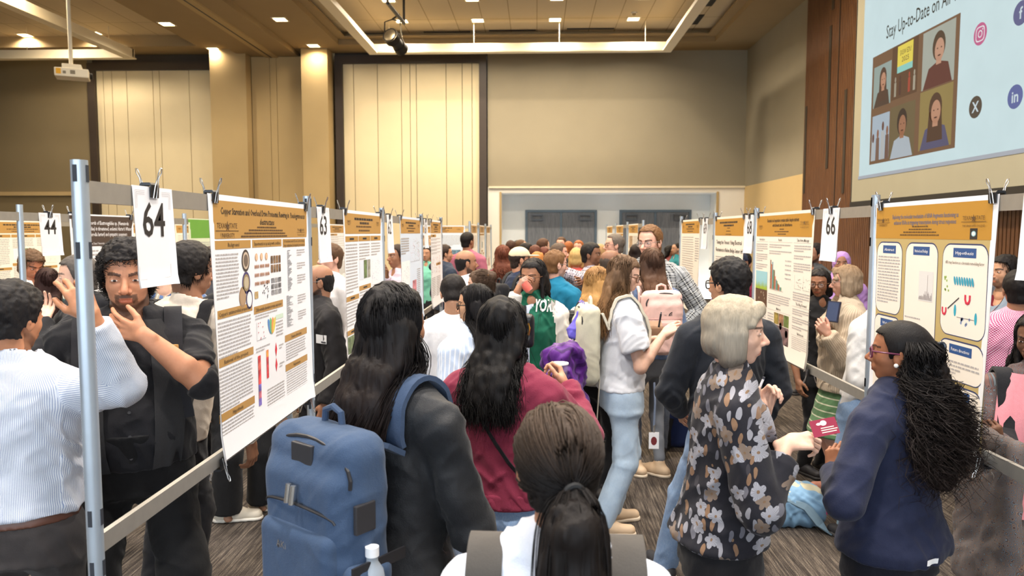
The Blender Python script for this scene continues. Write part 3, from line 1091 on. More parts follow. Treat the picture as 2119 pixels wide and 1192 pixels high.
# ---------------------------------------------------------------- poster 64
def clips_for(side, x, y, w, what, bottom=True, h=.915, k=1.0, inset=.05):
    F = frame(side, x, y, ZR1 + .004)
    for dx, nm in ((inset, 'top left'), (w - inset * .6, 'top right')):
        clip(F @ Matrix.Translation((dx, 0, -.0095)), 'black binder clip at the %s corner of %s' % (nm, what), False, k)
    if bottom:
        for dx, nm in ((inset, 'bottom left'), (w - inset * .6, 'bottom right')):
            clip(F @ Matrix.Translation((dx, -(ZR1 + .004 - ZB0) - .004, -.0095)), 'black binder clip at the %s corner of %s' % (nm, what), True, k)

P = Poster('L', XA, 2.41, 'gold headed poster on copper starvation hung at the near end of the left stand', seed=3, curl=(.03, .012, .01))
P.R('header_band', .025, .022, .985, .165, M_GOLD)
P.T('poster_title', 'Copper Starvation and Overload Drive Proteomic Rewiring in', .42, .072, .026, w=.66, bold=.012)
P.T('poster_title', 'Pseudogymnoascus', .86, .072, .026, w=.19, bold=.010, slant=.2)
P.T('poster_title', 'destructans', .5, .108, .026, bold=.012, slant=.15)
for i, (ww) in enumerate((.2, .36, .44, .5)):
    mb = MB(); paragraph(mb, (.5 - ww / 2) * P.w, (.5 + ww / 2) * P.w, -(.116 + .0125 * i) * P.h, 1, .0115 * P.h, P.rng, .55, .0016, 1); mb.build('author_lines', M_INKB, P.o)
uni_logo(P, .14, .125, .92)
uni_logo(P, .9, .135, .55, 'THE GRADUATE COLLEGE')
c1, c2, c3 = (.035, .335), (.35, .655), (.67, .955)
P.bar(*c1, .172, 'Background')
P.bar(*c2, .172, 'Experimental set up and growth condition', wfill=.27)
P.bar(*c3, .172, 'GO enrichment under BCS and Cu stress showing|key adaptive biological processes', hv=.038, th=.62, wfill=.26)
P.para(.04, .225, .222, 13, .0135)
fig_disc(P, .285, .255, .035, .045, [(60, 52, 50), (196, 178, 158), (110, 96, 84)])
fig_disc(P, .285, .345, .035, .045, [(70, 60, 110), (150, 132, 96), (190, 176, 150)])
fig_disc(P, .25, .40, .03, .042, [(160, 130, 100), (176, 146, 114)])
fig_disc(P, .31, .415, .03, .040, [(52, 48, 92), (228, 228, 232), (240, 240, 244)])
for i in range(3):
    fig_disc(P, .385 + .05 * i, .245, .013, .016, [(206, 160, 120), (228, 190, 156)], 'plate_icon')
    for j in range(3):
        for k in range(4):
            pass
for j in range(3):
    mb = MB()
    for i in range(12):
        u = .37 + .0115 * i + (.006 if i > 3 else 0) + (.006 if i > 7 else 0)
        mb.disc((u * P.w, -(.285 + .036 * j) * P.h, .0012), .0046, .008, n=8)
    mb.build('spore_row', FM((170, 120, 86)), P.o)
fig_img(P, .53, .245, .645, .325, [(120, 92, 66), (132, 104, 74), (140, 106, 70), (110, 84, 60)], 'colony_photo', 4, 2)
fig_img(P, .53, .345, .645, .425, [(128, 128, 132), (140, 140, 142), (112, 112, 116)], 'micrograph', 3, 3)
fig_img(P, .36, .39, .40, .425, [(190, 160, 110)], 'micrograph')
fig_dots(P, .44, .35, .5, .43, 14, (60, 60, 66), .004, 'flow_diagram')
P.bar(*c1, .432, "Copper's antimicrobial properties", wfill=.26)
v = P.para(.04, .325, .477, 10, .0145)
P.bar(*c1, .615, 'Rational of the project', wfill=.2)
P.para(.04, .325, .658, 12, .0138)
P.bar(*c1, .822, 'Hypothesis')
P.para(.05, .33, .862, 8, .0138)
P.bar(*c2, .452, 'Differentially abundant protein expression', wfill=.27)
P.para(.36, .6, .49, 2, .0125)
fig_axes(P, .37, .52, .46, .6); fig_dots(P, .38, .52, .45, .6, 9, (180, 60, 70), .003)
for i, c in enumerate([(90, 140, 200), (110, 180, 110), (230, 150, 80), (220, 200, 90)]):
    mb = MB(); a = (.5 + .016 * i) * P.w; mb.disc((a, -.555 * P.h, .0012 + .0002 * i), .013, .034, (math.cos(.3 * (1.5 - i)), math.sin(.3 * (1.5 - i)), 0), (-math.sin(.3 * (1.5 - i)), math.cos(.3 * (1.5 - i)), 0)); mb.build('venn_lobe', FM(c), P.o)
P.R('table_head', .57, .515, .655, .535, FM((206, 226, 206)))
P.para(.57, .65, .545, 5, .015, 1)
P.para(.36, .5, .63, 2, .0125)
fig_img(P, .375, .665, .402, .88, [(206, 60, 62), (214, 96, 84), (196, 52, 60), (206, 70, 70), (118, 104, 190), (200, 110, 130), (126, 110, 196)], 'heat_map', 1, 7, 0)
fig_img(P, .46, .655, .482, .78, [(226, 130, 60), (206, 54, 60), (200, 60, 66), (210, 50, 56)], 'heat_map', 1, 4, 0)
for vv in (.67, .74):
    mb = MB(); x = .565 * P.w; y = -vv * P.h; mb.poly([(x, y - .03, .0012), (x + .012, y, .0012), (x, y + .03, .0012), (x - .012, y, .0012)]); mb.build('network_glyph', FM((216, 44, 60)), P.o)
P.para(.6, .655, .655, 2, .013); P.para(.6, .655, .74, 2, .013)
P.para(.46, .655, .83, 8, .0135)
fig_bars(P, .72, .225, .78, .42, 34, [(120, 124, 130)], True, name='go_chart')
fig_bars(P, .70, .44, .78, .59, 30, [(126, 128, 132)], True, name='go_chart')
P.para(.84, .95, .225, 3, .012); P.para(.84, .95, .29, 3, .012); P.para(.84, .95, .35, 4, .012); P.para(.84, .95, .45, 4, .012); P.para(.84, .95, .53, 4, .012)
P.bar(*c3, .625, 'Future direction')
P.para(.68, .94, .665, 7, .0125)
P.bar(*c3, .765, 'References')
P.para(.68, .95, .803, 13, .0118, h=.34)
P.done()
clips_for('L', XA, 2.41, P.w, 'the copper starvation poster')
F = sheet('L', XA, 1.955, '64', 'white paper sign numbered 64 clipped to the left stand')
clip(F @ Matrix.Translation((.108, 0, -.0095)), 'black binder clip holding the sign numbered 64')

# ---------------------------------------------------------------- poster 63 (stream data, three columns)
def generic(side, x, y, w, label, what, style, seed, ztop=None, clips=True, bottom=False, paper=None):
    P = Poster(side, x, y, label, w, .915, paper, seed=seed, ztop=ztop)
    g = M_GOLD if side != 'R' else M_GOLD2
    P.R('header_band', .02, .02, .98, .15, g)
    for i, (ww, hh) in enumerate(((.5, .6), (.24, .6), (.42, .4), (.3, .4))):
        mb = MB(); paragraph(mb, (.5 - ww / 2) * P.w, (.5 + ww / 2) * P.w, -(.045 + .026 * i) * P.h, 1, .028 * P.h * (1 if i < 2 else .7), P.rng, .55, .0014, 1)
        mb.build('title_lines', M_INK if i < 2 else M_INKB, P.o)
    uni_logo(P, .12, .075, .5); uni_logo(P, .88, .075, .5)
    cols = [(.03, .335), (.345, .655), (.665, .97)]
    if style == 'three':
        for c in cols: P.bar(*c, .165, None, g, .035)
        P.para(.04, .32, .215, 16, .02); P.para(.355, .64, .215, 6, .02); P.para(.68, .96, .215, 5, .02)
        P.R('figure_panel', .36, .33, .46, .46, FM((214, 222, 236)))
        fig_img(P, .47, .33, .56, .46, [(92, 112, 70)]); fig_img(P, .57, .33, .65, .46, [(142, 140, 130)])
        fig_axes(P, .69, .33, .95, .52); fig_dots(P, .7, .34, .94, .5, 40, (120, 140, 190), .003)
        P.bar(*cols[0], .545, None, g); P.para(.04, .32, .585, 8, .02)
        P.bar(*cols[1], .50, None, g); P.para(.355, .64, .54, 14, .02)
        P.bar(*cols[2], .555, None, g); P.para(.68, .96, .6, 14, .02)
        P.bar(*cols[0], .76, None, g)
        fig_img(P, .05, .80, .32, .95, [(110, 124, 92)])
    elif style == 'blue':
        P.para(.05, .4, .19, 7, .022, h=.6)
        fig_axes(P, .46, .2, .95, .42); fig_dots(P, .48, .2, .94, .42, 60, (196, 110, 120), .004); fig_dots(P, .6, .22, .94, .42, 40, (120, 150, 110), .004)
        P.R('figure_panel', .05, .4, .42, .62, FM((238, 240, 244))); fig_dots(P, .08, .42, .4, .6, 40, (110, 150, 170), .004)
        fig_img(P, .55, .6, .75, .78, [(196, 130, 140)]); P.para(.78, .96, .5, 14, .02); P.para(.05, .42, .68, 12, .02)
    elif style == 'dots':
        P.bar(.04, .5, .165, None, g, .03)
        for k in range(5):
            P.para(.06, .94, .21 + .04 * k, 2, .014)
        fig_dots(P, .1, .42, .9, .62, 50, (200, 120, 90), .006); fig_dots(P, .1, .42, .9, .62, 40, (110, 140, 180), .005)
        P.bar(.5, .94, .50, None, g, .03); P.para(.06, .45, .66, 12, .02); P.para(.52, .94, .66, 12, .02)
    elif style == 'table':
        for k in range(20):
            P.para(.06, .70, .19 + .026 * k, 1, .018, 1, .4)
        P.para(.76, .95, .2, 10, .026)
        fig_bars(P, .5, .68, .95, .92, 4, [(206, 160, 136), (190, 140, 118)]); P.para(.06, .45, .74, 9, .02)
    elif style == 'image':
        fig_img(P, .08, .2, .45, .42, [(170, 140, 110)]); P.para(.5, .95, .2, 10, .022)
        fig_img(P, .55, .5, .92, .74, [(140, 110, 90), (90, 120, 140)], nx=2); P.para(.06, .48, .5, 18, .022)
    P.done()
    if clips: clips_for(side, x, y, w, what, bottom)
    return P

generic('L', XA, 4.115, 1.02, 'gold headed three column poster hung between the signs numbered 63 and 62', 'the three column poster beside sign 63', 'three', 5, bottom=True)
F = sheet('L', XA, 3.62, '63', 'white paper sign numbered 63 clipped beside the second left post')
clip(F @ Matrix.Translation((.108, 0, -.0095)), 'black binder clip holding the sign numbered 63')
generic('L', XA, 5.83, 1.06, 'pale blue poster with gold header along the left stand', 'the pale blue poster beside sign 62', 'blue', 8, paper=M_PAPERB)
F = sheet('L', XA, 5.32, '62', 'white paper sign numbered 62 clipped beside the third left post', w=.2159)
clip(F @ Matrix.Translation((.108, 0, -.0095)), 'black binder clip holding the sign numbered 62')
generic('L', XA, 7.52, .84, 'gold headed poster at the far end of the left stand', 'the farthest left stand poster', 'dots', 9)
F = sheet('L', XA, 7.10, '61', 'white paper sign numbered 61 clipped far along the left stand')
clip(F @ Matrix.Translation((.108, 0, -.0095)), 'black binder clip holding the sign numbered 61')

# ---------------------------------------------------------------- poster 67
M_KHAKI = M('poster_khaki', (190, 168, 112), .55, var=.02)
M_NAVY = M('poster_navy', (44, 82, 140), .5)
M_NAVYD = M('poster_navy_line', (52, 62, 104), .5)
M_WHITE_INK = M('poster_white_ink', (236, 236, 240), .5)
P = Poster('R', XB, 3.445, 'gold poster with navy labelled white panels at the right, behind the woman in navy', w=.90, h=.915, seed=13, curl=(.004, .03, .01))
P.R('background_panel', .01, .02, .965, .985, M_KHAKI, .0006)
P.R('header_band', .01, .02, .965, .17, M_GOLD2, .0010)
M_BLUEGREY = M('poster_title_blue', (96, 104, 132), .5)
P.T('poster_title', 'Exploring the molecular mechanism of tRNA fragments functioning as', .46, .078, .02, M_BLUEGREY, w=.56, bold=.012)
P.T('poster_title', 'enhancer RNAs in triggering transcription during stress responses', .46, .105, .02, M_BLUEGREY, w=.53, bold=.012)
for i, ww in enumerate((.14, .2, .3, .36)):
    mb = MB(); paragraph(mb, (.44 - ww / 2) * P.w, (.44 + ww / 2) * P.w, -(.112 + .0125 * i) * P.h, 1, .0105 * P.h, P.rng, .5, .0018, 1); mb.build('author_lines', M_INKB, P.o)
uni_logo(P, .085, .088, .62); uni_logo(P, .85, .092, .72, 'THE GRADUATE COLLEGE')
P.R('emblem_panel', .825, .125, .875, .168, FM((44, 40, 38)), .0014)
fig_disc(P, .85, .146, .02, .014, [(210, 180, 70), (140, 190, 200), (230, 232, 230)], 'emblem')
for o in list(P.o.children)[-1:]:
    o.location.z += .001
def rpanel(u0, v0, u1, v1, label, r=.05):
    def rr(a, c, d, e, rad, z):
        pts = []
        for cx, cy, a0 in ((d - rad, -c - rad, 0), (a + rad, -c - rad, 90), (a + rad, -e + rad, 180), (d - rad, -e + rad, 270)):
            q = []
            for k in range(7):
                t = math.radians(a0 - 0 + (90 * k / 6))
                q.append((cx + rad * math.cos(t), cy + rad * math.sin(t), z))
            pts.append(q)
        return pts[0] + pts[1] + pts[2] + pts[3]
    a, c, d, e = u0 * P.w, v0 * P.h, u1 * P.w, v1 * P.h
    mb = MB(); mb.poly(rr(a, c, d, e, r, .0010)); o = mb.build('panel_outline', M_NAVYD, P.o)
    mb = MB(); t = .0035; mb.poly(rr(a + t, c + t * 1.6, d - t, e - t, r - t, .0013)); w_ = mb.build('panel', M_PAPERW, o)
    if label:
        cu = (u0 + u1) / 2; hw = (u1 - u0) * .25
        P.R('panel_label', cu - hw, v0 + .018, cu + hw, v0 + .056, M_NAVY, .0016, o)
        P.T('panel_label_text', label, cu, v0 + .044, .013, M_WHITE_INK, z=.0022, parent=o, w=min(hw * 1.6, .018 * len(label) * .7), bold=.01)
rpanel(.03, .185, .29, .53, 'Abstract'); rpanel(.03, .54, .29, .72, 'Website', .04); rpanel(.03, .74, .29, .97, 'Methods')
rpanel(.32, .185, .60, .80, 'Methods and Findings'); rpanel(.32, .82, .60, .97, '')
rpanel(.635, .185, .955, .56, 'Hypothesis'); rpanel(.635, .575, .955, .74, 'Future directions'); rpanel(.635, .755, .955, .90, 'Significance'); rpanel(.635, .91, .955, .975, '', .02)
P.tm = MB()
for zz in (0,):
    P.para(.05, .27, .255, 16, .0145)
for q in range(len(P.tm.v)):
    pass
P.para(.335, .585, .52, 1, .013); P.para(.65, .94, .66, 3, .016); P.para(.65, .85, .705, 1, .016); P.para(.65, .94, .83, 3, .015)
P.tm.v = [(a, c, .0020) for a, c, d in P.tm.v]
P.T('panel_heading', 'tRFs may function as a chromatin remodeling factor', .795, .268, .013, M_INKB, w=.27, z=.0021)
P.R('spectrum_panel', .45, .31, .57, .44, FM((222, 220, 218)), .0018)
mb = MB()
for i in range(24):
    x = (.455 + .0046 * i) * P.w; hh = .01 + (.10 if i == 15 else .03 * P.rng.random() * (1 if i > 8 else .3))
    rectl(mb, x, -.435 * P.h, x + .0015, -.435 * P.h + hh * P.h, .0022)
mb.build('spectrum_trace', FM((110, 84, 84)), P.o)
P.R('gel_photo', .40, .60, .57, .73, FM((98, 130, 142)), .0018)
mb = MB()
for i in range(6): rectl(mb, (.41 + .026 * i) * P.w, -(.62 + .01 * (i % 3)) * P.h, (.428 + .026 * i) * P.w, -.72 * P.h, .0022)
mb.build('gel_lanes', FM((74, 108, 122)), P.o)
for i in range(8):
    mb = MB(); mb.disc(((.735 + .018 * i) * P.w, -.335 * P.h, .002 + .0001 * i), .0065, .017, (math.cos(.3), math.sin(.3), 0), (-math.sin(.3), math.cos(.3), 0)); mb.build('nucleosome', FM((52, 156, 184)), P.o)
def horseshoe(u, v, r, col):
    mb = MB()
    pts = [(u * P.w + r * math.cos(a), -v * P.h + r * math.sin(a), .0024) for a in [math.radians(100 + 340 * 0 + k * 34) for k in range(11)]]
    mb.tube([(u * P.w - r, -v * P.h + r * 1.2, .0022), (u * P.w - r, -v * P.h, .0022), (u * P.w - r * .6, -v * P.h - r * .8, .0022), (u * P.w, -v * P.h - r, .0022), (u * P.w + r * .6, -v * P.h - r * .8, .0022), (u * P.w + r, -v * P.h, .0022), (u * P.w + r, -v * P.h + r * 1.2, .0022)], r * .4, 6, flat=((0, 0, 1), .15))
    mb.build('ribosome_glyph', FM(col), P.o)
horseshoe(.83, .405, .014, (206, 44, 72)); horseshoe(.665, .465, .012, (206, 44, 72))
for u, v in ((.745, .455), (.89, .475)):
    mb = MB(); mb.disc((u * P.w, -v * P.h, .0018), .008, .022); mb.build('protein_glyph', FM((42, 164, 190)), P.o)
fig_dots(P, .655, .31, .70, .38, 8, (150, 180, 90), .005, 'molecule'); fig_dots(P, .79, .48, .85, .51, 8, (130, 150, 190), .006, 'molecule')
for o in list(P.o.children)[-2:]: o.location.z += .0008
mb = MB()
mb.quad((.69 * P.w, -.45 * P.h, .002), (.692 * P.w, -.455 * P.h, .002), (.772 * P.w, -.405 * P.h, .002), (.77 * P.w, -.40 * P.h, .002))
rectl(mb, .76 * P.w, -.482 * P.h, .88 * P.w, -.480 * P.h, .002)
mb.build('diagram_arrow', FM((60, 56, 60)), P.o)
P.R('plant_photo', .05, .60, .13, .70, FM((226, 226, 214)), .0018)
fig_dots(P, .07, .61, .11, .69, 10, (120, 156, 80), .006, 'plant_glyph'); list(P.o.children)[-1].location.z += .0008
P.R('gel_photo', .17, .60, .25, .66, FM((84, 128, 70)), .0018)
P.done()
clips_for('R', XB, 3.445, P.w, 'the gold poster with navy labels', True)
F = sheet('R', XB, 2.42, '67', 'white paper sign at the right picture edge beside the gold poster')
clip(F @ Matrix.Translation((.108, 0, -.0095)), 'black binder clip holding the sign at the right picture edge')

# ---------------------------------------------------------------- poster 66
P = Poster('R', XB, 5.285, 'cream poster on soil respiration beside the sign numbered 66', w=1.10, h=.915, seed=17, paper=M_PAPERW, curl=(.004, .03, .01))
P.R('header_band', .015, .02, .985, .17, M_GOLD2)
P.T('poster_title', 'Grassland soil respiration remains stable despite nutrient', .5, .068, .026, w=.55, bold=.012)
P.T('poster_title', 'enrichment and soil disturbance', .5, .10, .024, w=.34, bold=.012)
for i, ww in enumerate((.08, .26, .14)):
    mb = MB(); paragraph(mb, (.5 - ww / 2) * P.w, (.5 + ww / 2) * P.w, -(.115 + .017 * i) * P.h, 1, .014 * P.h, P.rng, .5, .0014, 1); mb.build('author_lines', M_INKB, P.o)
uni_logo(P, .1, .10, .5); uni_logo(P, .87, .085, .7, 'THE GRADUATE COLLEGE')
c1, c2, c3 = (.02, .25), (.27, .68), (.70, .98)
def head(c, v, t):
    P.T('section_heading', t, (c[0] + c[1]) / 2, v + .02, .018, bold=.006)
    P.R('heading_rule', c[0], v + .028, c[1], v + .030, M_INKG)
head(c1, .18, 'Introduction'); head(c2, .18, 'Results'); head(c3, .18, 'Take Home Message')
P.para(.02, .25, .225, 4, .016); P.para(.02, .25, .30, 4, .016); P.para(.02, .25, .375, 3, .016)
P.R('landscape_drawing', .015, .43, .255, .55, FM((150, 200, 210)), .001)
mb = MB()
for k in range(14):
    u = .02 + .0165 * k; hh = .03 + .05 * P.rng.random()
    mb.poly([(u * P.w, -.565 * P.h, .0016), ((u + .02) * P.w, -.565 * P.h, .0016), ((u + .01) * P.w, -(.565 - hh) * P.h, .0016)])
mb.build('landscape_grass', FM((160, 186, 60)), P.o)
P.R('landscape_soil', .015, .56, .255, .69, FM((92, 62, 42)), .0013)
mb = MB()
for k in range(9):
    u = .04 + .2 * P.rng.random(); v = .58 + .09 * P.rng.random(); rectl(mb, u * P.w, -(v + .014) * P.h, (u + .006) * P.w, -v * P.h, .0018)
mb.build('landscape_roots', FM((226, 210, 180)), P.o)
P.para(.02, .25, .70, 12, .016)
P.para(.28, .67, .225, 2, .016); P.para(.28, .67, .27, 2, .016)
fig_bars(P, .31, .34, .52, .545, 12, [(122, 92, 70), (222, 120, 70), (90, 150, 170), (110, 150, 100)], False, True)
fig_axes(P, .30, .33, .55, .55)
P.para(.57, .67, .33, 5, .03, 1, .25)
P.para(.28, .67, .58, 5, .016)
head(c2, .665, 'Methods')
fig_img(P, .40, .705, .66, .79, [(150, 130, 60), (150, 110, 80), (104, 120, 60)], 'field_photo', 3, 1)
fig_img(P, .40, .79, .66, .955, [(120, 96, 96)], 'aerial_photo')
for u, v, c in ((.43, .82, (150, 190, 220)), (.62, .83, (190, 80, 60)), (.52, .79, (40, 40, 44)), (.43, .92, (170, 160, 120)), (.53, .945, (210, 190, 150)), (.62, .93, (150, 150, 150))):
    fig_disc(P, u, v, .022, .026, [c], 'inset_photo'); list(P.o.children)[-1].location.z += .001
P.para(.28, .39, .72, 12, .02); P.para(.28, .64, .96, 2, .012)
P.para(.71, .97, .225, 3, .016); P.para(.71, .97, .29, 2, .016); P.para(.71, .97, .34, 4, .016)
fig_axes(P, .73, .42, .83, .51); fig_axes(P, .86, .42, .96, .51); fig_dots(P, .74, .43, .96, .5, 22, (90, 86, 84), .003)
P.para(.71, .97, .53, 4, .016)
head(c3, .595, 'The Way Forward'); P.para(.71, .97, .64, 3, .015); P.para(.71, .97, .695, 3, .015); P.para(.71, .97, .75, 2, .015)
head(c3, .785, 'References'); P.para(.71, .97, .825, 7, .0125, h=.3)
head(c3, .915, 'Acknowledgements'); P.para(.71, .84, .95, 3, .012)
P.R('sponsor_logo', .87, .95, .95, .975, FM((206, 214, 190)))
P.done()
clips_for('R', XB, 5.285, P.w, 'the soil respiration poster', True)
F = sheet('R', XB, 4.07, '66', 'white paper sign numbered 66 clipped to the right stand')
clip(F @ Matrix.Translation((.108, 0, -.0095)), 'black binder clip holding the sign numbered 66')

# ---------------------------------------------------------------- poster 68 and 69 and beyond
P = Poster('R', XB, 6.50, 'cream poster with two large black title lines beyond the soil respiration poster', w=.93, seed=19, paper=M_PAPERW, curl=(.004, .03, .01))
P.R('header_band', .015, .02, .985, .17, M_GOLD2)
for i, ww in enumerate((.62, .34, .1, .16, .2)):
    mb = MB(); paragraph(mb, (.5 - ww / 2) * P.w, (.5 + ww / 2) * P.w, -(.045 + .027 * i) * P.h, 1, (.026 if i < 2 else .012) * P.h, P.rng, .6, .0014, 1); mb.build('title_lines', M_INK if i < 2 else M_INKB, P.o)
P.T('poster_title', 'Tuning the Unseen: Using Electrical', .5, .245, .035, w=.84, bold=.01)
P.T('poster_title', 'Fluctuations in Nelson Bridge Sensor drift', .52, .315, .035, w=.92, bold=.01)
P.para(.06, .95, .36, 2, .022, 1); P.para(.06, .95, .46, 5, .03, 1, .3)
mb = MB(); mb.poly([(.08 * P.w, -.52 * P.h, .0014), (.5 * P.w, -.62 * P.h, .0014), (.08 * P.w, -.68 * P.h, .0014)]); mb.build('blue_wedge', FM((62, 84, 160)), P.o)
P.para(.06, .95, .72, 12, .018)
P.done()
clips_for('R', XB, 6.50, P.w, 'the two line title poster', True)
F = sheet('R', XB, 5.56, '68', 'white paper sign hanging just beyond the man with black hair and glasses')
clip(F @ Matrix.Translation((.108, 0, -.0095)), 'black binder clip holding the sign beyond the man with glasses')
generic('R', XB, 7.98, .9, 'cream poster with a table of numbers at the far end of the right stand', 'the number table poster', 'table', 23, paper=M_PAPERW)
F = sheet('R', XB, 6.98, '69', 'white paper sign beside the poster with a table of numbers')
clip(F @ Matrix.Translation((.108, 0, -.0095)), 'black binder clip holding the sign beside the table poster')
STY = ['image', 'three', 'table', 'dots']
for i, y in enumerate((11.45, 13.2, 15.0)):
    generic('L', -1.01, y, 1.1, 'small distant gold headed poster left of the doors, %s along its stand' % ORD[i], '', STY[i], 30 + i, clips=False, paper=M_PAPERW)
for i, y in enumerate((11.95, 13.8, 15.6)):
    generic('R', 1.48, y, 1.1, 'small distant gold headed poster in front of the right doors, %s along its stand' % ORD[i], '', STY[i], 40 + i, clips=False, paper=M_PAPERW)
XF = generic('F', -2.30, 13.98, .95, 'blue edged poster on the short stand across the aisle end at left', '', 'image', 51, clips=False, paper=M_PAPERB)

# second row: number 44, brown poster and the others
P = Poster('L', -3.19, 4.97, 'poster with dark brown header and white title lines, behind the curly haired man', w=.80, seed=61)
M_BROWNH = M('poster_brown', (72, 58, 50), .5)
P.R('header_band', .0, .012, 1, .25, M_BROWNH)
for i, (tx, ww) in enumerate((('records of Eustrongylides sp. (Nematoda:', .66), ('midae) in threatened, endemic Harter\'s Water', .70), ('(Nerodia harteri) and sympatric congeners', .62))):
    P.T('poster_title', tx, .26, .08 + .045 * i, .03, M_WHITE_INK, w=ww, align='L', bold=.012, slant=.1)
P.T('author_lines', 'Texas State University', .26, .236, .018, M_WHITE_INK, w=.24, align='L')
P.para(.22, .42, .28, 12, .03)
fig_img(P, .52, .29, .76, .41, [(84, 70, 190), (110, 96, 150), (96, 84, 200)], 'specimen_photo', 3, 1)
fig_img(P, .52, .53, .76, .72, [(90, 88, 90), (120, 118, 116)], 'specimen_photo', 2, 2)
P.para(.8, .96, .29, 20, .026); P.para(.04, .18, .29, 20, .026)
P.done()
clips_for('L', -3.19, 4.97, P.w, 'the brown headed poster', False)
F = sheet('L', -3.19, 4.66, '44', 'white paper sign numbered 44 on the second stand row')
clip(F @ Matrix.Translation((.108, 0, -.0095)), 'black binder clip holding the sign numbered 44')
M_GREENH = M('poster_green', (104, 160, 60), .5)
P = Poster('L', -3.19, 6.70, 'poster with a green header on the second stand row', w=1.2, seed=67, paper=M('poster_paper_green', (214, 222, 196), .55))
P.R('header_band', 0, .01, 1, .2, M_GREENH)
P.R('header_badge', .4, .1, .5, .17, M_WHITE_INK)
for k in range(6): P.para(.05, .95, .24 + .1 * k, 4, .02)
P.done()
for i, (y, st) in enumerate(((2.75, 'three'), (9.1, 'image'), (11.2, 'dots'))):
    generic('L', -3.19, y, 1.15, ['gold headed poster at the left picture edge on the second stand row', 'gold headed poster on the second stand row seen behind the man in the suit', 'gold headed poster furthest along the second stand row'][i], '', st, 70 + i, clips=False)
for i, (y, st) in enumerate(((5.3, 'table'), (7.3, 'three'), (9.3, 'image'), (11.3, 'table'))):
    generic('L', -5.59, y, 1.2, 'gold headed poster on the third stand row, %s from the near end' % ORD[i], '', st, 80 + i, clips=False, paper=M_PAPERW)
# ================================================================== SIGNED DISTANCE SHAPES
PERM = NPR.permutation(256).astype(np.int32)
GRD = NPR.randn(256).astype(f32)
def vnoise(P):
    """smooth value noise, P (n,3) -> about -1..1"""
    Pf = np.floor(P); I = Pf.astype(np.int32); t = (P - Pf).astype(f32)
    t = t * t * (3 - 2 * t)
    out = np.zeros(len(P), f32)
    for dx in (0, 1):
        wx = t[:, 0] if dx else 1 - t[:, 0]
        hx = PERM[(I[:, 0] + dx) & 255]
        for dy in (0, 1):
            wy = t[:, 1] if dy else 1 - t[:, 1]
            hy = PERM[(hx + I[:, 1] + dy) & 255]
            for dz in (0, 1):
                wz = t[:, 2] if dz else 1 - t[:, 2]
                out += wx * wy * wz * GRD[PERM[(hy + I[:, 2] + dz) & 255]]
    return np.clip(out * .7, -1, 1)

def nv(v):
    return np.array(v, dtype=float)
def unit(v):
    v = nv(v); return v / (np.linalg.norm(v) + 1e-12)

def seg(a, b, r0, r1, sq=None):
    a = nv(a); b = nv(b); ab = b - a; L2 = float(ab @ ab) + 1e-12
    def fn(X, Y, Z):
        px, py, pz = X - a[0], Y - a[1], Z - a[2]
        t = np.clip((px * ab[0] + py * ab[1] + pz * ab[2]) / L2, 0, 1)
        dx, dy, dz = px - t * ab[0], py - t * ab[1], pz - t * ab[2]
        if sq is not None:
            n, k = sq
            q = dx * n[0] + dy * n[1] + dz * n[2]
            q2 = q * (1 / k - 1)
            dx, dy, dz = dx + q2 * n[0], dy + q2 * n[1], dz + q2 * n[2]
        return np.sqrt(dx * dx + dy * dy + dz * dz) - (r0 + t * (r1 - r0))
    R = max(r0, r1)
    return fn, np.minimum(a - r0, b - r1), np.maximum(a + r0, b + r1)

def ellp(c, r, R=None):
    c = nv(c); r = nv(r)
    R = np.eye(3) if R is None else R     # rows = local axes
    def fn(X, Y, Z):
        px, py, pz = X - c[0], Y - c[1], Z - c[2]
        q = [(px * R[i, 0] + py * R[i, 1] + pz * R[i, 2]) for i in range(3)]
        k0 = np.sqrt((q[0] / r[0]) ** 2 + (q[1] / r[1]) ** 2 + (q[2] / r[2]) ** 2)
        k1 = np.sqrt((q[0] / r[0] ** 2) ** 2 + (q[1] / r[1] ** 2) ** 2 + (q[2] / r[2] ** 2) ** 2) + 1e-9
        return k0 * (k0 - 1) / k1
    e = np.sqrt(((R.T * r) ** 2).sum(1))
    return fn, c - e, c + e

def rbox(c, hd, rad, R=None):
    c = nv(c); hd = nv(hd)
    R = np.eye(3) if R is None else R
    def fn(X, Y, Z):
        px, py, pz = X - c[0], Y - c[1], Z - c[2]
        q = [np.abs(px * R[i, 0] + py * R[i, 1] + pz * R[i, 2]) - (hd[i] - rad) for i in range(3)]
        return np.sqrt(sum(np.maximum(v, 0) ** 2 for v in q)) + np.minimum(np.maximum(np.maximum(q[0], q[1]), q[2]), 0) - rad
    e = np.abs(R.T) @ hd
    return fn, c - e, c + e

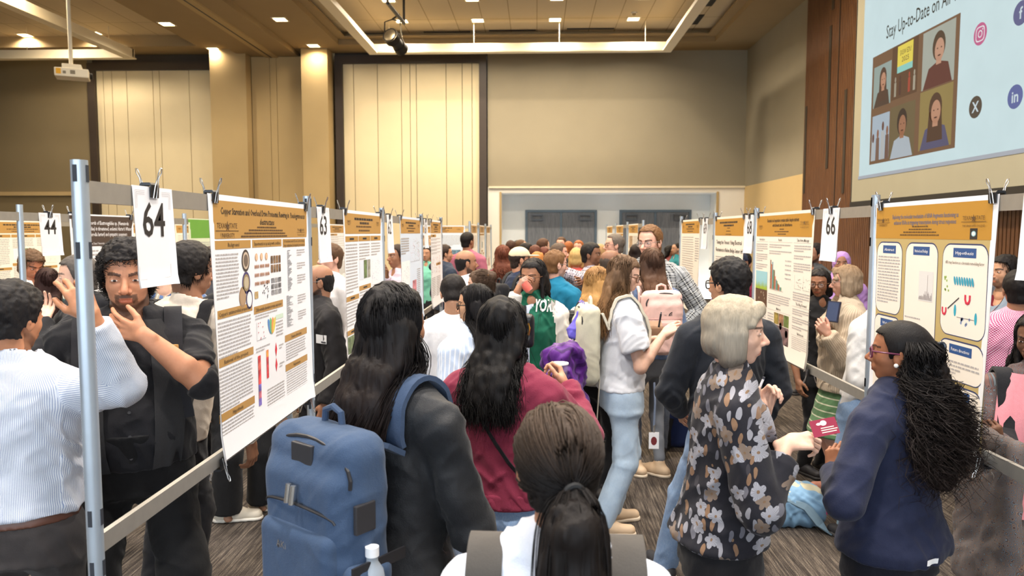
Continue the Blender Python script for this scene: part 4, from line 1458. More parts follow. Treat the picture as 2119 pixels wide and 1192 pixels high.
def loft(P0, P1, rv, fv, tab, rnd=.0):
    """elliptic sections along P0-P1; tab rows (t, half width, half depth, forward offset)"""
    P0 = nv(P0); P1 = nv(P1); u = P1 - P0; L = np.linalg.norm(u); u = u / L
    rv = unit(nv(rv) - u * (nv(rv) @ u)); fv = unit(np.cross(u, rv))
    tab = np.array(sorted(tab))
    t0, t1 = tab[0, 0], tab[-1, 0]
    def fn(X, Y, Z):
        px, py, pz = X - P0[0], Y - P0[1], Z - P0[2]
        t = (px * u[0] + py * u[1] + pz * u[2]) / L
        x = px * rv[0] + py * rv[1] + pz * rv[2]
        y = px * fv[0] + py * fv[1] + pz * fv[2]
        a = np.interp(t, tab[:, 0], tab[:, 1]); b = np.interp(t, tab[:, 0], tab[:, 2]); o = np.interp(t, tab[:, 0], tab[:, 3])
        y = y - o
        q = np.sqrt((x / a) ** 2 + (y / b) ** 2)
        d = (q - 1) * np.minimum(a, b)
        e = np.maximum(t0 - t, t - t1) * L
        return np.maximum(d, e + rnd * 0)
    R = max(tab[:, 1].max(), tab[:, 2].max() + abs(tab[:, 3]).max())
    A = P0 + u * L * t0; B = P0 + u * L * t1
    return fn, np.minimum(A, B) - R, np.maximum(A, B) + R

class Shape:
    def __init__(s):
        s.ops = []
    def add(s, prim, k=.01):
        s.ops.append(('+', prim, k)); return s
    def sub(s, prim, k=.01):
        s.ops.append(('-', prim, k)); return s
    def clip(s, fn):
        s.ops.append(('&', (fn, None, None), 0)); return s
    def bbox(s):
        lo = np.min([p[1] for o, p, k in s.ops if o == '+'], 0); hi = np.max([p[2] for o, p, k in s.ops if o == '+'], 0)
        return lo, hi
    def eval(s, P):
        X, Y, Z = P[:, 0], P[:, 1], P[:, 2]
        F = np.full(len(P), 10.0)
        for o, p, k in s.ops:
            F = comb(F, p[0](X, Y, Z), o, k)
        return F
    def mesh(s, h):
        lo, hi = s.bbox()
        lo = lo - 3 * h; hi = hi + 3 * h
        n = np.ceil((hi - lo) / h).astype(int) + 1
        ax = [lo[i] + h * np.arange(n[i]) for i in range(3)]
        F = np.full(tuple(n), 1.0, dtype=np.float64)
        for o, p, k in s.ops:
            if p[1] is None:
                F = np.maximum(F, p[0](ax[0][:, None, None], ax[1][None, :, None], ax[2][None, None, :])); continue
            pad = k + 2.5 * h
            i0 = np.maximum(np.floor((p[1] - pad - lo) / h).astype(int), 0); i1 = np.minimum(np.ceil((p[2] + pad - lo) / h).astype(int) + 1, n)
            if (i1 <= i0).any(): continue
            sl = tuple(slice(a, b) for a, b in zip(i0, i1))
            d = p[0](ax[0][sl[0]][:, None, None], ax[1][sl[1]][None, :, None], ax[2][sl[2]][None, None, :])
            F[sl] = comb(F[sl], d, o, k)
        return surfnet(F, lo, h)

def comb(F, d, o, k):
    if o == '&':
        return np.maximum(F, d)
    if o == '-':
        d = -d
        if k <= 0: return np.maximum(F, d)
        t = np.clip(.5 - .5 * (d - F) / k, 0, 1)
        return d * (1 - t) + F * t + k * t * (1 - t)
    if k <= 0: return np.minimum(F, d)
    t = np.clip(.5 + .5 * (d - F) / k, 0, 1)
    return d * (1 - t) + F * t - k * t * (1 - t)

CORN = np.array([(i, j, k) for i in (0, 1) for j in (0, 1) for k in (0, 1)])
EDG = [(a, b) for a in range(8) for b in range(a + 1, 8) if np.abs(CORN[a] - CORN[b]).sum() == 1]
def surfnet(F, lo, h):
    S = F < 0
    n = S.shape
    cnt = np.zeros((n[0] - 1, n[1] - 1, n[2] - 1), np.int8)
    for c in CORN:
        cnt += S[c[0]:n[0] - 1 + c[0], c[1]:n[1] - 1 + c[1], c[2]:n[2] - 1 + c[2]]
    I = np.argwhere((cnt > 0) & (cnt < 8))
    idx = np.full(cnt.shape, -1, np.int64)
    idx[I[:, 0], I[:, 1], I[:, 2]] = np.arange(len(I))
    vals = np.stack([F[I[:, 0] + c[0], I[:, 1] + c[1], I[:, 2] + c[2]] for c in CORN], 1)
    acc = np.zeros((len(I), 3)); ne = np.zeros(len(I))
    for a, b in EDG:
        m = (vals[:, a] < 0) != (vals[:, b] < 0)
        t = np.where(m, vals[:, a] / np.where(m, vals[:, a] - vals[:, b], 1), 0)
        acc += m[:, None] * (CORN[a] + t[:, None] * (CORN[b] - CORN[a])); ne += m
    V = lo + h * (I + acc / np.maximum(ne, 1)[:, None])
    Q = []
    for ax in range(3):
        s0 = [slice(None)] * 3; s1 = [slice(None)] * 3
        s0[ax] = slice(0, -1); s1[ax] = slice(1, None)
        A = S[tuple(s0)]; B = S[tuple(s1)]
        E = np.argwhere(A != B)
        b, c = (ax + 1) % 3, (ax + 2) % 3
        E = E[(E[:, b] > 0) & (E[:, c] > 0) & (E[:, b] < n[b] - 1) & (E[:, c] < n[c] - 1)]
        if not len(E): continue
        q = []
        for db, dc in ((-1, -1), (0, -1), (0, 0), (-1, 0)):
            e = E.copy(); e[:, b] += db; e[:, c] += dc
            q.append(idx[e[:, 0], e[:, 1], e[:, 2]])
        q = np.stack(q, 1)
        fl = ~A[E[:, 0], E[:, 1], E[:, 2]]
        q[fl] = q[fl][:, ::-1]
        Q.append(q)
    return V, np.concatenate(Q) if Q else np.zeros((0, 4), int)

def vnormals(V, Q):
    N = np.zeros_like(V)
    fn = np.cross(V[Q[:, 2]] - V[Q[:, 0]], V[Q[:, 3]] - V[Q[:, 1]])
    for i in range(4):
        np.add.at(N, Q[:, i], fn)
    return N / (np.linalg.norm(N, axis=1, keepdims=True) + 1e-12)

def smooth(V, Q, it=1):
    for _ in range(it):
        A = np.zeros_like(V); c = np.zeros(len(V))
        for i in range(4):
            np.add.at(A, Q[:, i], V[Q[:, (i + 1) % 4]] + V[Q[:, i - 1]]); np.add.at(c, Q[:, i], 2)
        V = .5 * V + .5 * A / np.maximum(c, 1)[:, None]
    return V

# ================================================================== CLOTH, SKIN AND HAIR MATERIALS
def skin_mat():
    if 'skin' in MATS: return MATS['skin']
    m, t, b = new_mat('skin', .5, spec=.35)
    a = t.add('ShaderNodeAttribute', attribute_name='Col')
    n = t.noise(t.coord(), 90, 3)
    n2 = t.noise(t.coord(), 14, 2)
    dk = t.mix(1.0, a.outputs[0], (.74, .60, .54, 1), 'MULTIPLY')
    c = t.mix(t.math('MULTIPLY', n, .5), a.outputs[0], dk)
    t.ln(c, b.inputs['Base Color'])
    b.inputs['Subsurface Weight'].default_value = .08
    b.inputs['Subsurface Radius'].default_value = (.012, .005, .003)
    bump(t, b, n, .12, .002)
    MATS['skin'] = m
    return m
def hair_mat():
    if 'hair' in MATS: return MATS['hair']
    m, t, b = new_mat('hair', .58, spec=.2)
    a = t.add('ShaderNodeAttribute', attribute_name='Col')
    n = t.noise(t.coord((260, 260, 14)), 1, 3, .6)
    c = t.mix(n, a.outputs[0], (0.0, 0.0, 0.0, 1), 'MIX')
    c = t.mix(t.math('MULTIPLY', n, .55), a.outputs[0], (.004, .003, .002, 1))
    t.ln(c, b.inputs['Base Color'])
    bump(t, b, n, .5, .003)
    MATS['hair'] = m
    return m

def cloth(name, col, kind='plain', col2=None, freq=60, rough=.85, bmp=.35, extra=None):
    """fabric with pattern in garment coordinates (u round the limb, v along it, metres)"""
    if name in MATS: return MATS[name]
    m, t, b = new_mat(name, rough, spec=.25)
    b.inputs['Sheen Weight'].default_value = .08
    uv = t.add('ShaderNodeAttribute', attribute_name='uvw').outputs['Vector']
    s = t.sep(uv)
    c1 = lin(col); c2 = lin(col2) if col2 else None
    weave = t.noise(t.coord((420, 420, 420)), 1, 2)
    big = t.noise(t.coord((5, 5, 5)), 1, 3)
    base = c1
    def band(x, f, w, off=0.0):
        return t.math('LESS_THAN', t.math('FRACT', t.math('ADD', t.math('MULTIPLY', x, f), off)), w)
    if kind == 'stripe':
        base = t.mix(band(s[0], freq, extra or .35), c1, c2)
    elif kind == 'hstripe':
        base = t.mix(band(s[1], freq, extra or .4), c1, c2)
    elif kind == 'plaid':
        a = band(s[0], freq, .45); c = band(s[1], freq, .45)
        k = t.math('MULTIPLY', t.math('ADD', a, c), .5)
        base = t.mix(k, c1, c2)
        th = t.math('MAXIMUM', band(s[0], freq, .08, .3), band(s[1], freq, .08, .3))
        base = t.mix(t.math('MULTIPLY', th, .8), base, lin(extra or (230, 230, 226)))
    elif kind == 'check':
        a = band(s[0], freq, .5); c = band(s[1], freq, .5)
        base = t.mix(t.math('ABSOLUTE', t.math('SUBTRACT', a, c)), c1, c2)
    elif kind == 'denim':
        n = t.noise(uv, 9, 3); n2 = t.noise(t.coord((300, 300, 60)), 1, 2)
        base = t.mix(t.math('MULTIPLY', n, .9), c1, c2)
        base = t.mix(t.math('MULTIPLY', n2, .35), base, lin((232, 236, 240)))
    elif kind == 'knit':
        w = t.add('ShaderNodeTexWave'); w.inputs['Scale'].default_value = freq; w.inputs['Distortion'].default_value = 1.5; w.inputs['Detail'].default_value = 1
        t.ln(uv, w.inputs['Vector'])
        base = t.mix(t.math('MULTIPLY', w.outputs[1], .5), c1, c2 or tuple(x * .7 for x in c1[:3]) + (1,))
        weave = w.outputs[1]
    elif kind == 'melange':
        n = t.noise(t.coord((500, 500, 500)), 1, 1)
        base = t.mix(n, c1, c2)
    elif kind == 'floral':
        base = c1
        mp = t.add('ShaderNodeMapping'); mp.inputs['Scale'].default_value = (1, 1, 0)
        t.ln(uv, mp.inputs[0])
        wob = t.N.new('ShaderNodeTexNoise'); wob.inputs['Scale'].default_value = 22; wob.inputs['Detail'].default_value = 1
        t.ln(mp.outputs[0], wob.inputs['Vector'])
        dv = t.add('ShaderNodeVectorMath', operation='SCALE'); dv.inputs[3].default_value = .022
        sb = t.add('ShaderNodeVectorMath', operation='SUBTRACT'); sb.inputs[1].default_value = (.5, .5, .5)
        t.ln(wob.outputs[1], sb.inputs[0]); t.ln(sb.outputs[0], dv.inputs[0])
        ad = t.add('ShaderNodeVectorMath', operation='ADD'); t.ln(mp.outputs[0], ad.inputs[0]); t.ln(dv.outputs[0], ad.inputs[1])
        def vor(scale, feat='F1', vec=ad.outputs[0]):
            v = t.add('ShaderNodeTexVoronoi'); v.feature = feat; v.voronoi_dimensions = '2D'; v.inputs['Scale'].default_value = scale
            t.ln(vec, v.inputs['Vector']); return v
        # petals of large flowers: distance to centre modulated by angle
        big_ = vor(16)
        dd = t.add('ShaderNodeVectorMath', operation='SUBTRACT'); t.ln(ad.outputs[0], dd.inputs[0]); 
        pos = t.add('ShaderNodeVectorMath', operation='SCALE'); pos.inputs[3].default_value = 1.0
        t.ln(big_.outputs['Position'], pos.inputs[0]); t.ln(pos.outputs[0], dd.inputs[1])
        sx = t.sep(dd.outputs[0])
        ang = t.math('ARCTAN2', sx[1], sx[0])
        pet = t.math('ADD', .24, t.math('MULTIPLY', t.math('ABSOLUTE', t.math('SINE', t.math('MULTIPLY', ang, 2.5))), .15))
        fl = t.math('MULTIPLY', t.math('LESS_THAN', big_.outputs['Distance'], pet), t.math('GREATER_THAN', t.sep(big_.outputs['Color'])[2], .18))
        vein = t.math('MULTIPLY', t.math('ABSOLUTE', t.math('SINE', t.math('MULTIPLY', ang, 10))), .5)
        rc = t.sep(big_.outputs['Color'])
        fcol = t.mix(t.math('GREATER_THAN', rc[0], .74), lin((158, 160, 170)), lin((128, 108, 90)))
        fcol = t.mix(vein, fcol, lin((104, 100, 104)))
        # leaves and tendrils
        sc = t.add('ShaderNodeMapping'); sc.inputs['Scale'].default_value = (1, .45, 0); sc.inputs['Rotation'].default_value = (0, 0, .7)
        t.ln(ad.outputs[0], sc.inputs[0])
        lf = vor(44, 'F1', sc.outputs[0]); l2 = t.math('LESS_THAN', lf.outputs['Distance'], .34)
        lr = t.sep(lf.outputs['Color'])
        lcol = t.ramp(lr[1], [(.0, lin((140, 140, 148))), (.4, lin((128, 100, 78))), (.7, lin((104, 104, 114))), (.9, lin((56, 54, 60)))], 'CONSTANT')
        l2 = t.math('MULTIPLY', l2, t.math('GREATER_THAN', lr[0], .36))
        base = t.mix(l2, c1, lcol)
        base = t.mix(fl, base, fcol)
        dot = t.math('LESS_THAN', big_.outputs['Distance'], .07)
        base = t.mix(dot, base, lin((120, 96, 74)))
    elif kind == 'paisley':
        v = t.add('ShaderNodeTexVoronoi'); v.inputs['Scale'].default_value = freq; t.ln(uv, v.inputs['Vector'])
        n = t.noise(uv, 30, 2)
        k = t.math('SINE', t.math('ADD', t.math('MULTIPLY', v.outputs['Distance'], 26), t.math('MULTIPLY', n, 9)))
        base = t.ramp(t.math('ADD', t.math('MULTIPLY', k, .5), .5), [(.0, c1), (.45, c2), (.75, lin((66, 52, 50))), (1, lin((120, 130, 136)))])
    elif kind == 'quilt':
        a = t.math('ABSOLUTE', t.math('SINE', t.math('MULTIPLY', t.math('ADD', s[0], s[1]), freq))); c = t.math('ABSOLUTE', t.math('SINE', t.math('MULTIPLY', t.math('SUBTRACT', s[0], s[1]), freq)))
        k = t.math('POWER', t.math('MINIMUM', a, c), .4)
        base = t.mix(k, c2, c1); weave = k
    if isinstance(base, tuple):
        base = t.mix(big, tuple(x * .9 for x in base[:3]) + (1,), tuple(min(1, x * 1.08) for x in base[:3]) + (1,))
    base = t.mix(t.math('MULTIPLY', weave, .18), base, (0, 0, 0, 1))
    t.ln(base, b.inputs['Base Color'])
    hgt = t.math('ADD', t.math('MULTIPLY', weave, .3), t.noise(t.coord((34, 34, 22)), 1, 3, .55))
    bump(t, b, hgt, bmp, .008)
    MATS[name] = m
    return m

# ================================================================== PEOPLE
SKIN = {'light': (218, 178, 156), 'pink': (220, 172, 152), 'tan': (190, 146, 118), 'brown': (160, 116, 90), 'deep': (128, 90, 68), 'dark': (96, 62, 46), 'olive': (206, 160, 126)}
HAIRC = {'black': (28, 24, 24), 'darkbrown': (52, 38, 32), 'brown': (92, 66, 46), 'auburn': (112, 62, 40), 'blond': (196, 158, 104), 'lightbrown': (134, 100, 68), 'grey': (150, 144, 138), 'silver': (196, 186, 168), 'ginger': (166, 98, 54), 'greyblond': (176, 154, 126), 'saltpepper': (92, 86, 82)}
TABF = [(.28, .105, .085, 0), (.40, .100, .078, 0), (.47, .094, .068, 0), (.52, .098, .072, -.006), (.57, .088, .062, 0), (.62, .076, .054, .002), (.68, .080, .060, .006), (.73, .087, .068, .010), (.78, .090, .058, .002), (.812, .074, .044, -.008), (.835, .044, .034, -.010), (.86, .034, .031, -.010)]
TABM = [(.28, .100, .08, 0), (.40, .096, .075, 0), (.47, .090, .066, 0), (.52, .092, .068, -.004), (.58, .088, .062, .002), (.63, .086, .060, .004), (.70, .097, .067, .004), (.76, .105, .068, .002), (.80, .098, .056, -.004), (.824, .076, .044, -.008), (.845, .045, .036, -.010), (.865, .037, .035, -.010)]

def axes(yaw, pitch=0, roll=0):
    """yaw deg: 0 looks away from the camera (+Y), 90 to the right (+X); pitch>0 looks up"""
    a = math.radians(yaw); p = math.radians(pitch); q = math.radians(roll)
    f0 = nv((math.sin(a), math.cos(a), 0)); r0 = nv((math.cos(a), -math.sin(a), 0)); u0 = nv((0, 0, 1))
    f = f0 * math.cos(p) + u0 * math.sin(p); u = u0 * math.cos(p) - f0 * math.sin(p)
    r = r0 * math.cos(q) + u * math.sin(q); u2 = u * math.cos(q) - r0 * math.sin(q)
    return r, f, u2

class Person:
    pass

def elbow_ik(S, W, l1, l2, hint):
    d = W - S; L = np.linalg.norm(d)
    if L > (l1 + l2) * .995:
        W = S + d / L * (l1 + l2) * .995; d = W - S; L = np.linalg.norm(d)
    u = d / L
    x = (l1 * l1 - l2 * l2 + L * L) / (2 * L)
    hh = math.sqrt(max(l1 * l1 - x * x, 0))
    h = nv(hint); h = unit(h - u * (h @ u))
    return S + u * x + h * hh, W

def hand_prims(sh, W, d, n, side, s, curl=.35, curls=None, thumb=.5, spread=.10, open_thumb=0.0):
    """palm, four bent fingers and a thumb. d finger direction, n palm normal (palm side), side +1 right hand"""
    d = unit(d); n = unit(nv(n) - d * (nv(n) @ d)); c = np.cross(d, n) * side    # towards the thumb side
    s = s / .19
    pl = .085 * s
    kn = []
    lat = [.030, .0105, -.0095, -.028]
    for i in range(4):
        k = W + d * (pl * (1, 1.03, .98, .90)[i]) + c * lat[i] * s
        kn.append(k)
        sh.add(seg(W + c * lat[i] * .55 * s + d * .008, k, .0135 * s, .0105 * s), .012)
    sh.add(seg(W - d * .03 * s, W + d * .02 * s, .0200 * s, .0220 * s, (n, .72)), .012)
    sh.add(ellp(W + d * .035 * s + c * .022 * s + n * .008 * s, (.020 * s, .020 * s, .020 * s)), .014)
    LEN = [(.040, .025, .019), (.045, .029, .020), (.041, .027, .019), (.032, .020, .017)]
    R = [.0090, .0092, .0086, .0076]
    tips = []
    for i in range(4):
        cu = curls[i] if curls else curl * (1 + .12 * i)
        p = kn[i]; dd = unit(d + c * (spread * (1.5 - i)))
        ang = 0
        for j in range(3):
            ang += cu * (math.radians(62), math.radians(78), math.radians(46))[j]
            v = dd * math.cos(ang) + n * math.sin(ang)
            q = p + v * LEN[i][j] * s
            sh.add(seg(p, q, R[i] * s * (1 - .08 * j), R[i] * s * (.92 - .09 * j)), .0035)
            p = q
        tips.append(p)
    b = W + d * .022 * s + c * .026 * s + n * .006 * s
    v1 = unit(c * (.75 - .35 * thumb + .3 * open_thumb) + d * (.65 + .35 * open_thumb) + n * (.25 + .45 * thumb))
    m = b + v1 * .036 * s
    sh.add(seg(b, m, .0150 * s, .0112 * s), .010)
    v2 = unit(v1 + d * .5 - c * .35 * thumb)
    e = m + v2 * .030 * s
    sh.add(seg(m, e, .0108 * s, .0096 * s), .004)
    v3 = unit(v2 + d * .2 - c * .2 * thumb)
    sh.add(seg(e, e + v3 * .023 * s, .0098 * s, .0078 * s), .003)
    return tips

def head_prims(sh, hp, Rh, k, sex, jaw=1.0, nose=1.0, lod=0):
    """hp(x,y,z) head point; k head height"""
    E = lambda c, r: ellp(hp(*c), nv(r) * k, Rh)
    S = lambda a, b, r0, r1: seg(hp(*a), hp(*b), r0 * k, r1 * k)
    sh.add(E((0, -.04, .13), (.325, .42, .37)), .02)
    sh.add(E((0, .10, -.06), (.275, .295, .36)), .05 * k)
    jw = (.165 if sex == 'f' else .19) * jaw
    sh.add(E((0, .10, -.27), (jw + .03, .235, .18)), .08 * k)
    sh.add(E((0, .23, -.40), (.105 * jaw, .10, .085)), .09 * k)
    if lod < 2:
        for s in (-1, 1):
            sh.add(E((s * .165, .215, -.11), (.085, .085, .085)), .09 * k)
        sh.add(S((-.12, .335, .085), (.12, .335, .085), .045, .045), .06 * k)
        for s in (-1, 1):
            sh.sub(E((s * .135, .415, .01), (.080, .075, .058)), .05 * k)
            sh.add(E((s * .135, .305, .005), (.068, .055, .055)), .02 * k)
            sh.add(S((s * .185, .335, .026), (s * .085, .352, .030), .017, .017), .015 * k)
        sh.add(S((0, .355, .03), (0, .47 * nose ** .3, -.13), .030, .048 * nose), .035 * k)
        for s in (-1, 1):
            sh.add(E((s * .052, .415, -.155), (.036 * nose, .045, .034)), .022 * k)
        sh.add(E((0, .345, -.26), (.12, .06, .08)), .06 * k)
        sh.add(S((-.065, .372, -.262), (.065, .372, -.262), .020, .020), .02 * k)
        sh.add(S((-.055, .374, -.305), (.055, .374, -.305), .024, .024), .015 * k)
        sh.sub(S((-.085, .40, -.282), (.085, .40, -.282), .010, .010), .012 * k)
    else:
        sh.add(S((0, .36, .0), (0, .45, -.13), .03, .05), .04 * k)
    for s in (-1, 1):
        sh.add(E((s * .325, -.03, -.06), (.035, .085, .13)), .02 * k)
        sh.add(S((s * .345, -.06, .05), (s * .35, -.08, -.06), .028, .03), .02 * k)
        if lod == 0:
            sh.sub(E((s * .372, .0, -.03), (.02, .04, .06)), .015 * k)

def hairline(hp0, Rh, k, front=.33, bottom=-.40, side=.0, ear=-.12):
    """clip function that keeps the scalp side of the hairline"""
    def fn(X, Y, Z):
        px, py, pz = X - hp0[0], Y - hp0[1], Z - hp0[2]
        x = (px * Rh[0, 0] + py * Rh[0, 1] + pz * Rh[0, 2]) / k
        y = (px * Rh[1, 0] + py * Rh[1, 1] + pz * Rh[1, 2]) / k
        z = (px * Rh[2, 0] + py * Rh[2, 1] + pz * Rh[2, 2]) / k
        yf = np.interp(z, [bottom, -.14, -.10, .08, .24], [ear, ear, .05 + side, .10 + side, .17 + side])
        zf = front - .5 * np.clip(np.abs(x) - .04, 0, .4) ** 1.6 - .2 * (y - .3)
        return np.maximum(np.minimum(zf - z, (y - yf) * .8), bottom - z) * k * .9
    return fn

def col_attr(me, n, base, rng, amp=.0):
    c = np.tile(np.array(lin(base)[:3]), (n, 1))
    set_attr(me, 'Col', c)

PEOPLE = []
def person(label, crown, Y, face, sex='f', H=None, w=1.0, skin='brown', hair=None, top=None, bottom=None, arms=None, head=None, lod=1, lean=(0, 0),
           beard=0, glasses=None, shoes=None, feet=None, extras=None, jaw=1.0, x=None, belly=0.0, nose=1.0, under=None, group=None, hk=1.0):
    p = Person()
    cp = at(crown[0], crown[1], Y)
    H = H or cp.z
    r, f, u = axes(face)
    lx, ly = lean
    p.w = w; p.H = H; p.r = r; p.f = f; p.lod = lod; p.sex = sex
    B = nv((cp.x, cp.y, 0)) - (r * ly + f * lx) * H
    if x is not None: B[0] = x
    B[2] = 0
    p.B = B
    rng = random.Random(zlib.crc32(label.encode()))
    J = lambda lat, fwd, up: r * (lat * H) + f * (fwd * H) + nv((0, 0, up * H))
    p.J = J
    hc = (.0065, .011, .018)[lod]; hh_ = (.0036, .0065, .011)[lod]; hb = (.012, .016, .022)[lod]; hd_ = (.0030, .0055, .009)[lod]
    tab = TABF if sex == 'f' else TABM
    LN = r * ly * H + f * lx * H
    P0 = nv((0, 0, .47 * H)); P1 = nv((0, 0, .86 * H)) + LN
    def spine(z):
        return P0 + (P1 - P0) * ((z - .47) / .39)
    p.spine = spine
    def tabz(off=0, z0=.47, z1=.86, flare=0, hips=1.0, loose=0):
        out = []
        zs = sorted(set([z0, z1] + [q[0] for q in tab if z0 < q[0] < z1]))
        T = np.array(tab)
        for z in zs:
            a = np.interp(z, T[:, 0], T[:, 1]); b_ = np.interp(z, T[:, 0], T[:, 2]); o = np.interp(z, T[:, 0], T[:, 3])
            if z < .72:
                b_ += belly * max(0, 1 - abs(z - .60) / .14) * .05; o += belly * max(0, 1 - abs(z - .60) / .14) * .035
                if loose:
                    a = a * (1 - loose) + max(a, np.interp(.74, T[:, 0], T[:, 1])) * loose
                    b_ = b_ * (1 - loose) + max(b_, np.interp(.73, T[:, 0], T[:, 2])) * loose
            fl = flare * max(0, (.66 - z) / .2)
            ww = w if z < .80 else 1 + (w - 1) * max(0, (.84 - z) / .04)
            out.append(((z - .47) / .39, (a * ww + fl) * H + off, (b_ * ww + fl) * H + off, o * H))
        return out
    p.tabz = tabz
    sw = (.100 if sex == 'f' else .116) * (1 + (w - 1) * .7)
    l1, l2 = .172 * H, .150 * H
    p.sh = {}; p.el = {}; p.wr = {}
    arms = arms or {}
    hands = {}
    for s, nm in ((1, 'R'), (-1, 'L')):
        S = spine(.784) + r * (s * sw * H) - f * .004 * H
        A = arms.get(nm, 'down')
        if A == 'down': A = dict(w=J(s * (sw + .035) * 1.0, .03, .475) + LN * .9, hint=-f + r * s * .4, d=nv((0, 0, -1)) + f * .25, n=-r * s, local=True)
        Wt = nv(A['w']); Wt = Wt if A.get('local') else Wt - B
        if 'e' in A:   # explicit elbow direction towards a world point
            hint = nv(A['e']) - B - S
        else:
            hint = nv(A.get('hint', -f + r * s * .3 - nv((0, 0, .6))))
        E_, W_ = elbow_ik(S, Wt, l1 * A.get('k', 1), l2 * A.get('k', 1), hint)
        p.sh[nm], p.el[nm], p.wr[nm] = S, E_, W_
        d = nv(A['d']) if A.get('d') is not None else unit(W_ - E_)
        n = nv(A['n']) if A.get('n') is not None else np.cross(unit(W_ - E_), nv((0, 0, 1))) + nv((0, 0, -.3))
        hands[nm] = (d, n, A)
    # legs
    feet = feet or {}
    p.kn = {}; p.an = {}
    for s, nm in ((1, 'R'), (-1, 'L')):
        fo = feet.get(nm, (s * .055, 0, 0))     # lat, fwd, yaw of the foot
        Hj = nv((0, 0, .495 * H)) + r * (s * .050 * w * H)
        An = J(fo[0], fo[1] - .015, .045)
        K, _ = elbow_ik(Hj, An, .235 * H, .232 * H, f + r * s * .1)
        p.kn[nm], p.an[nm] = K, An
        p.__dict__['hip' + nm] = Hj
    # ---------- body surface
    sh = Shape()
    sh.add(loft(P0, P1, r, f, tabz(-.012, .47, .86)), .02)
    mw = .95 if sex == 'f' else 1.08
    aw = mw * (1 + (w - 1) * .8)
    sc_ = H / 1.7
    for nm in 'RL':
        sh.add(seg(p.sh[nm], p.el[nm], .044 * aw * sc_, .036 * aw * sc_), .03)
        sh.add(seg(getattr(p, 'hip' + nm), p.kn[nm], .066 * w * sc_, .048 * sc_), .02)
        sh.add(seg(p.kn[nm], p.an[nm], .050 * sc_, .034 * sc_), .02)
        toe = p.an[nm] + f * .045 * sc_ - nv((0, 0, .045 * H - .03))
        sh.add(seg(p.an[nm] - nv((0, 0, .02)), toe, .034 * sc_, .028 * sc_), .02)
    for nm in 'RL':
        sh.add(seg(p.el[nm], p.wr[nm], .038 * aw * sc_, .0235 * aw * sc_), .012)
    for nm in 'RL':
        sh.add(seg(spine(.838), p.sh[nm], .026 * H, .018 * H), .03)
    parts = [sh.mesh(hb)]
    # arms and hands in finer cells
    hs = H * .108
    p.tips = {}
    for s, nm in ((1, 'R'), (-1, 'L')):
        hsh = Shape()
        d, n, A = hands[nm]
        fa = unit(p.wr[nm] - p.el[nm])
        L = np.linalg.norm(p.wr[nm] - p.el[nm])
        hsh.add(seg(p.el[nm], p.el[nm] + fa * L * .3, .0385 * aw * sc_, .039 * aw * sc_), .01)
        hsh.add(seg(p.el[nm] + fa * L * .3, p.wr[nm], .039 * aw * sc_, .024 * aw * sc_, ), .01)
        hsh.add(seg(p.sh[nm], p.el[nm], .0445 * aw * sc_, .037 * aw * sc_), .02)
        p.tips[nm] = hand_prims(hsh, p.wr[nm], d, n, s, hs * (.95 if sex == 'f' else 1.03), A.get('curl', .35), A.get('curls'), A.get('thumb', .5), A.get('spread', .1), A.get('ot', 0))
        parts.append(hsh.mesh(hd_))
    # head
    hy, hpit, hrol = (list(head) + [0, 0])[:3] if head is not None else (face, 0, 0)
    hr, hf, hu = axes(hy, hpit, hrol)
    Rh = np.array([hr, hf, hu])
    k = (.134 * H if sex == 'm' else .131 * H) * hk
    p.k = k; p.Rh = Rh
    nb = spine(.845)
    C = nv((0, 0, H - .5 * k)) + LN
    if hpit:
        C = C + f * (-.10 * k * math.sin(math.radians(hpit))) 
    p.C = C
    hp = lambda a, b_, c: C + hr * (a * k) + hf * (b_ * k) + hu * (c * k)
    p.hp = hp
    hsh = Shape()
    head_prims(hsh, hp, Rh, k, sex, jaw, nose, lod)
    nr = (.205 if sex == 'f' else .245) * k * (1 + (w - 1) * .5)
    hsh.add(seg(nb - nv((0, 0, .02 * H)), hp(0, -.10, -.28), nr * 1.12, nr * .98), .04 * k)
    p.headshape = hsh
    parts.append(hsh.mesh(hh_))
    V = []; Q = []; o = 0; hi0 = 0
    for i, (v, q) in enumerate(parts):
        if i == len(parts) - 1: hi0 = o
        V.append(v); Q.append(q + o); o += len(v)
    V = np.concatenate(V); Q = np.concatenate(Q)
    me = mesh_np('person', V, Q)
    sk = np.array(lin(SKIN[skin] if isinstance(skin, str) else skin)[:3])
    c = np.tile(sk, (len(V), 1))
    # lips, brows, beard, blush as colours of the skin itself
    loc = (V - C) @ Rh.T / k
    X_, Y_, Z_ = loc[:, 0], loc[:, 1], loc[:, 2]
    hm = np.zeros(len(V), bool); hm[hi0:] = True
    def blend(mask, col, amt):
        c[mask] = c[mask] * (1 - amt) + np.array(col) * amt
    hairrgb = np.array(lin(HAIRC[hair['c']] if hair and isinstance(hair.get('c'), str) else (40, 30, 28))[:3])
    lipc = sk * np.array((.80, .48, .46)) + np.array((.05, .0, .0))
    blend(hm & (Y_ > .28) & (np.abs(X_) < .095) & (Z_ > -.325 - .0) & (Z_ < -.245 - np.abs(X_) * .15), lipc, .75)
    blend(hm & (Y_ > .36) & (np.abs(Z_ + .13) < .06) & (np.abs(X_) < .08), sk * np.array((1.0, .78, .74)), .4)
    bz = .085 + .03 * (1 - np.abs(np.abs(X_) - .15) / .1)
    blend(hm & (Y_ > .2) & (np.abs(X_) > .05) & (np.abs(X_) < .235) & (np.abs(Z_ - bz + .005) < (.017 if sex == 'f' else .024)), hairrgb * .7, .85)
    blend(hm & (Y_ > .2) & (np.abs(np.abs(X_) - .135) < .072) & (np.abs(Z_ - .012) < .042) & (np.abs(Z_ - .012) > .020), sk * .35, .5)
    bc = hairrgb * .8
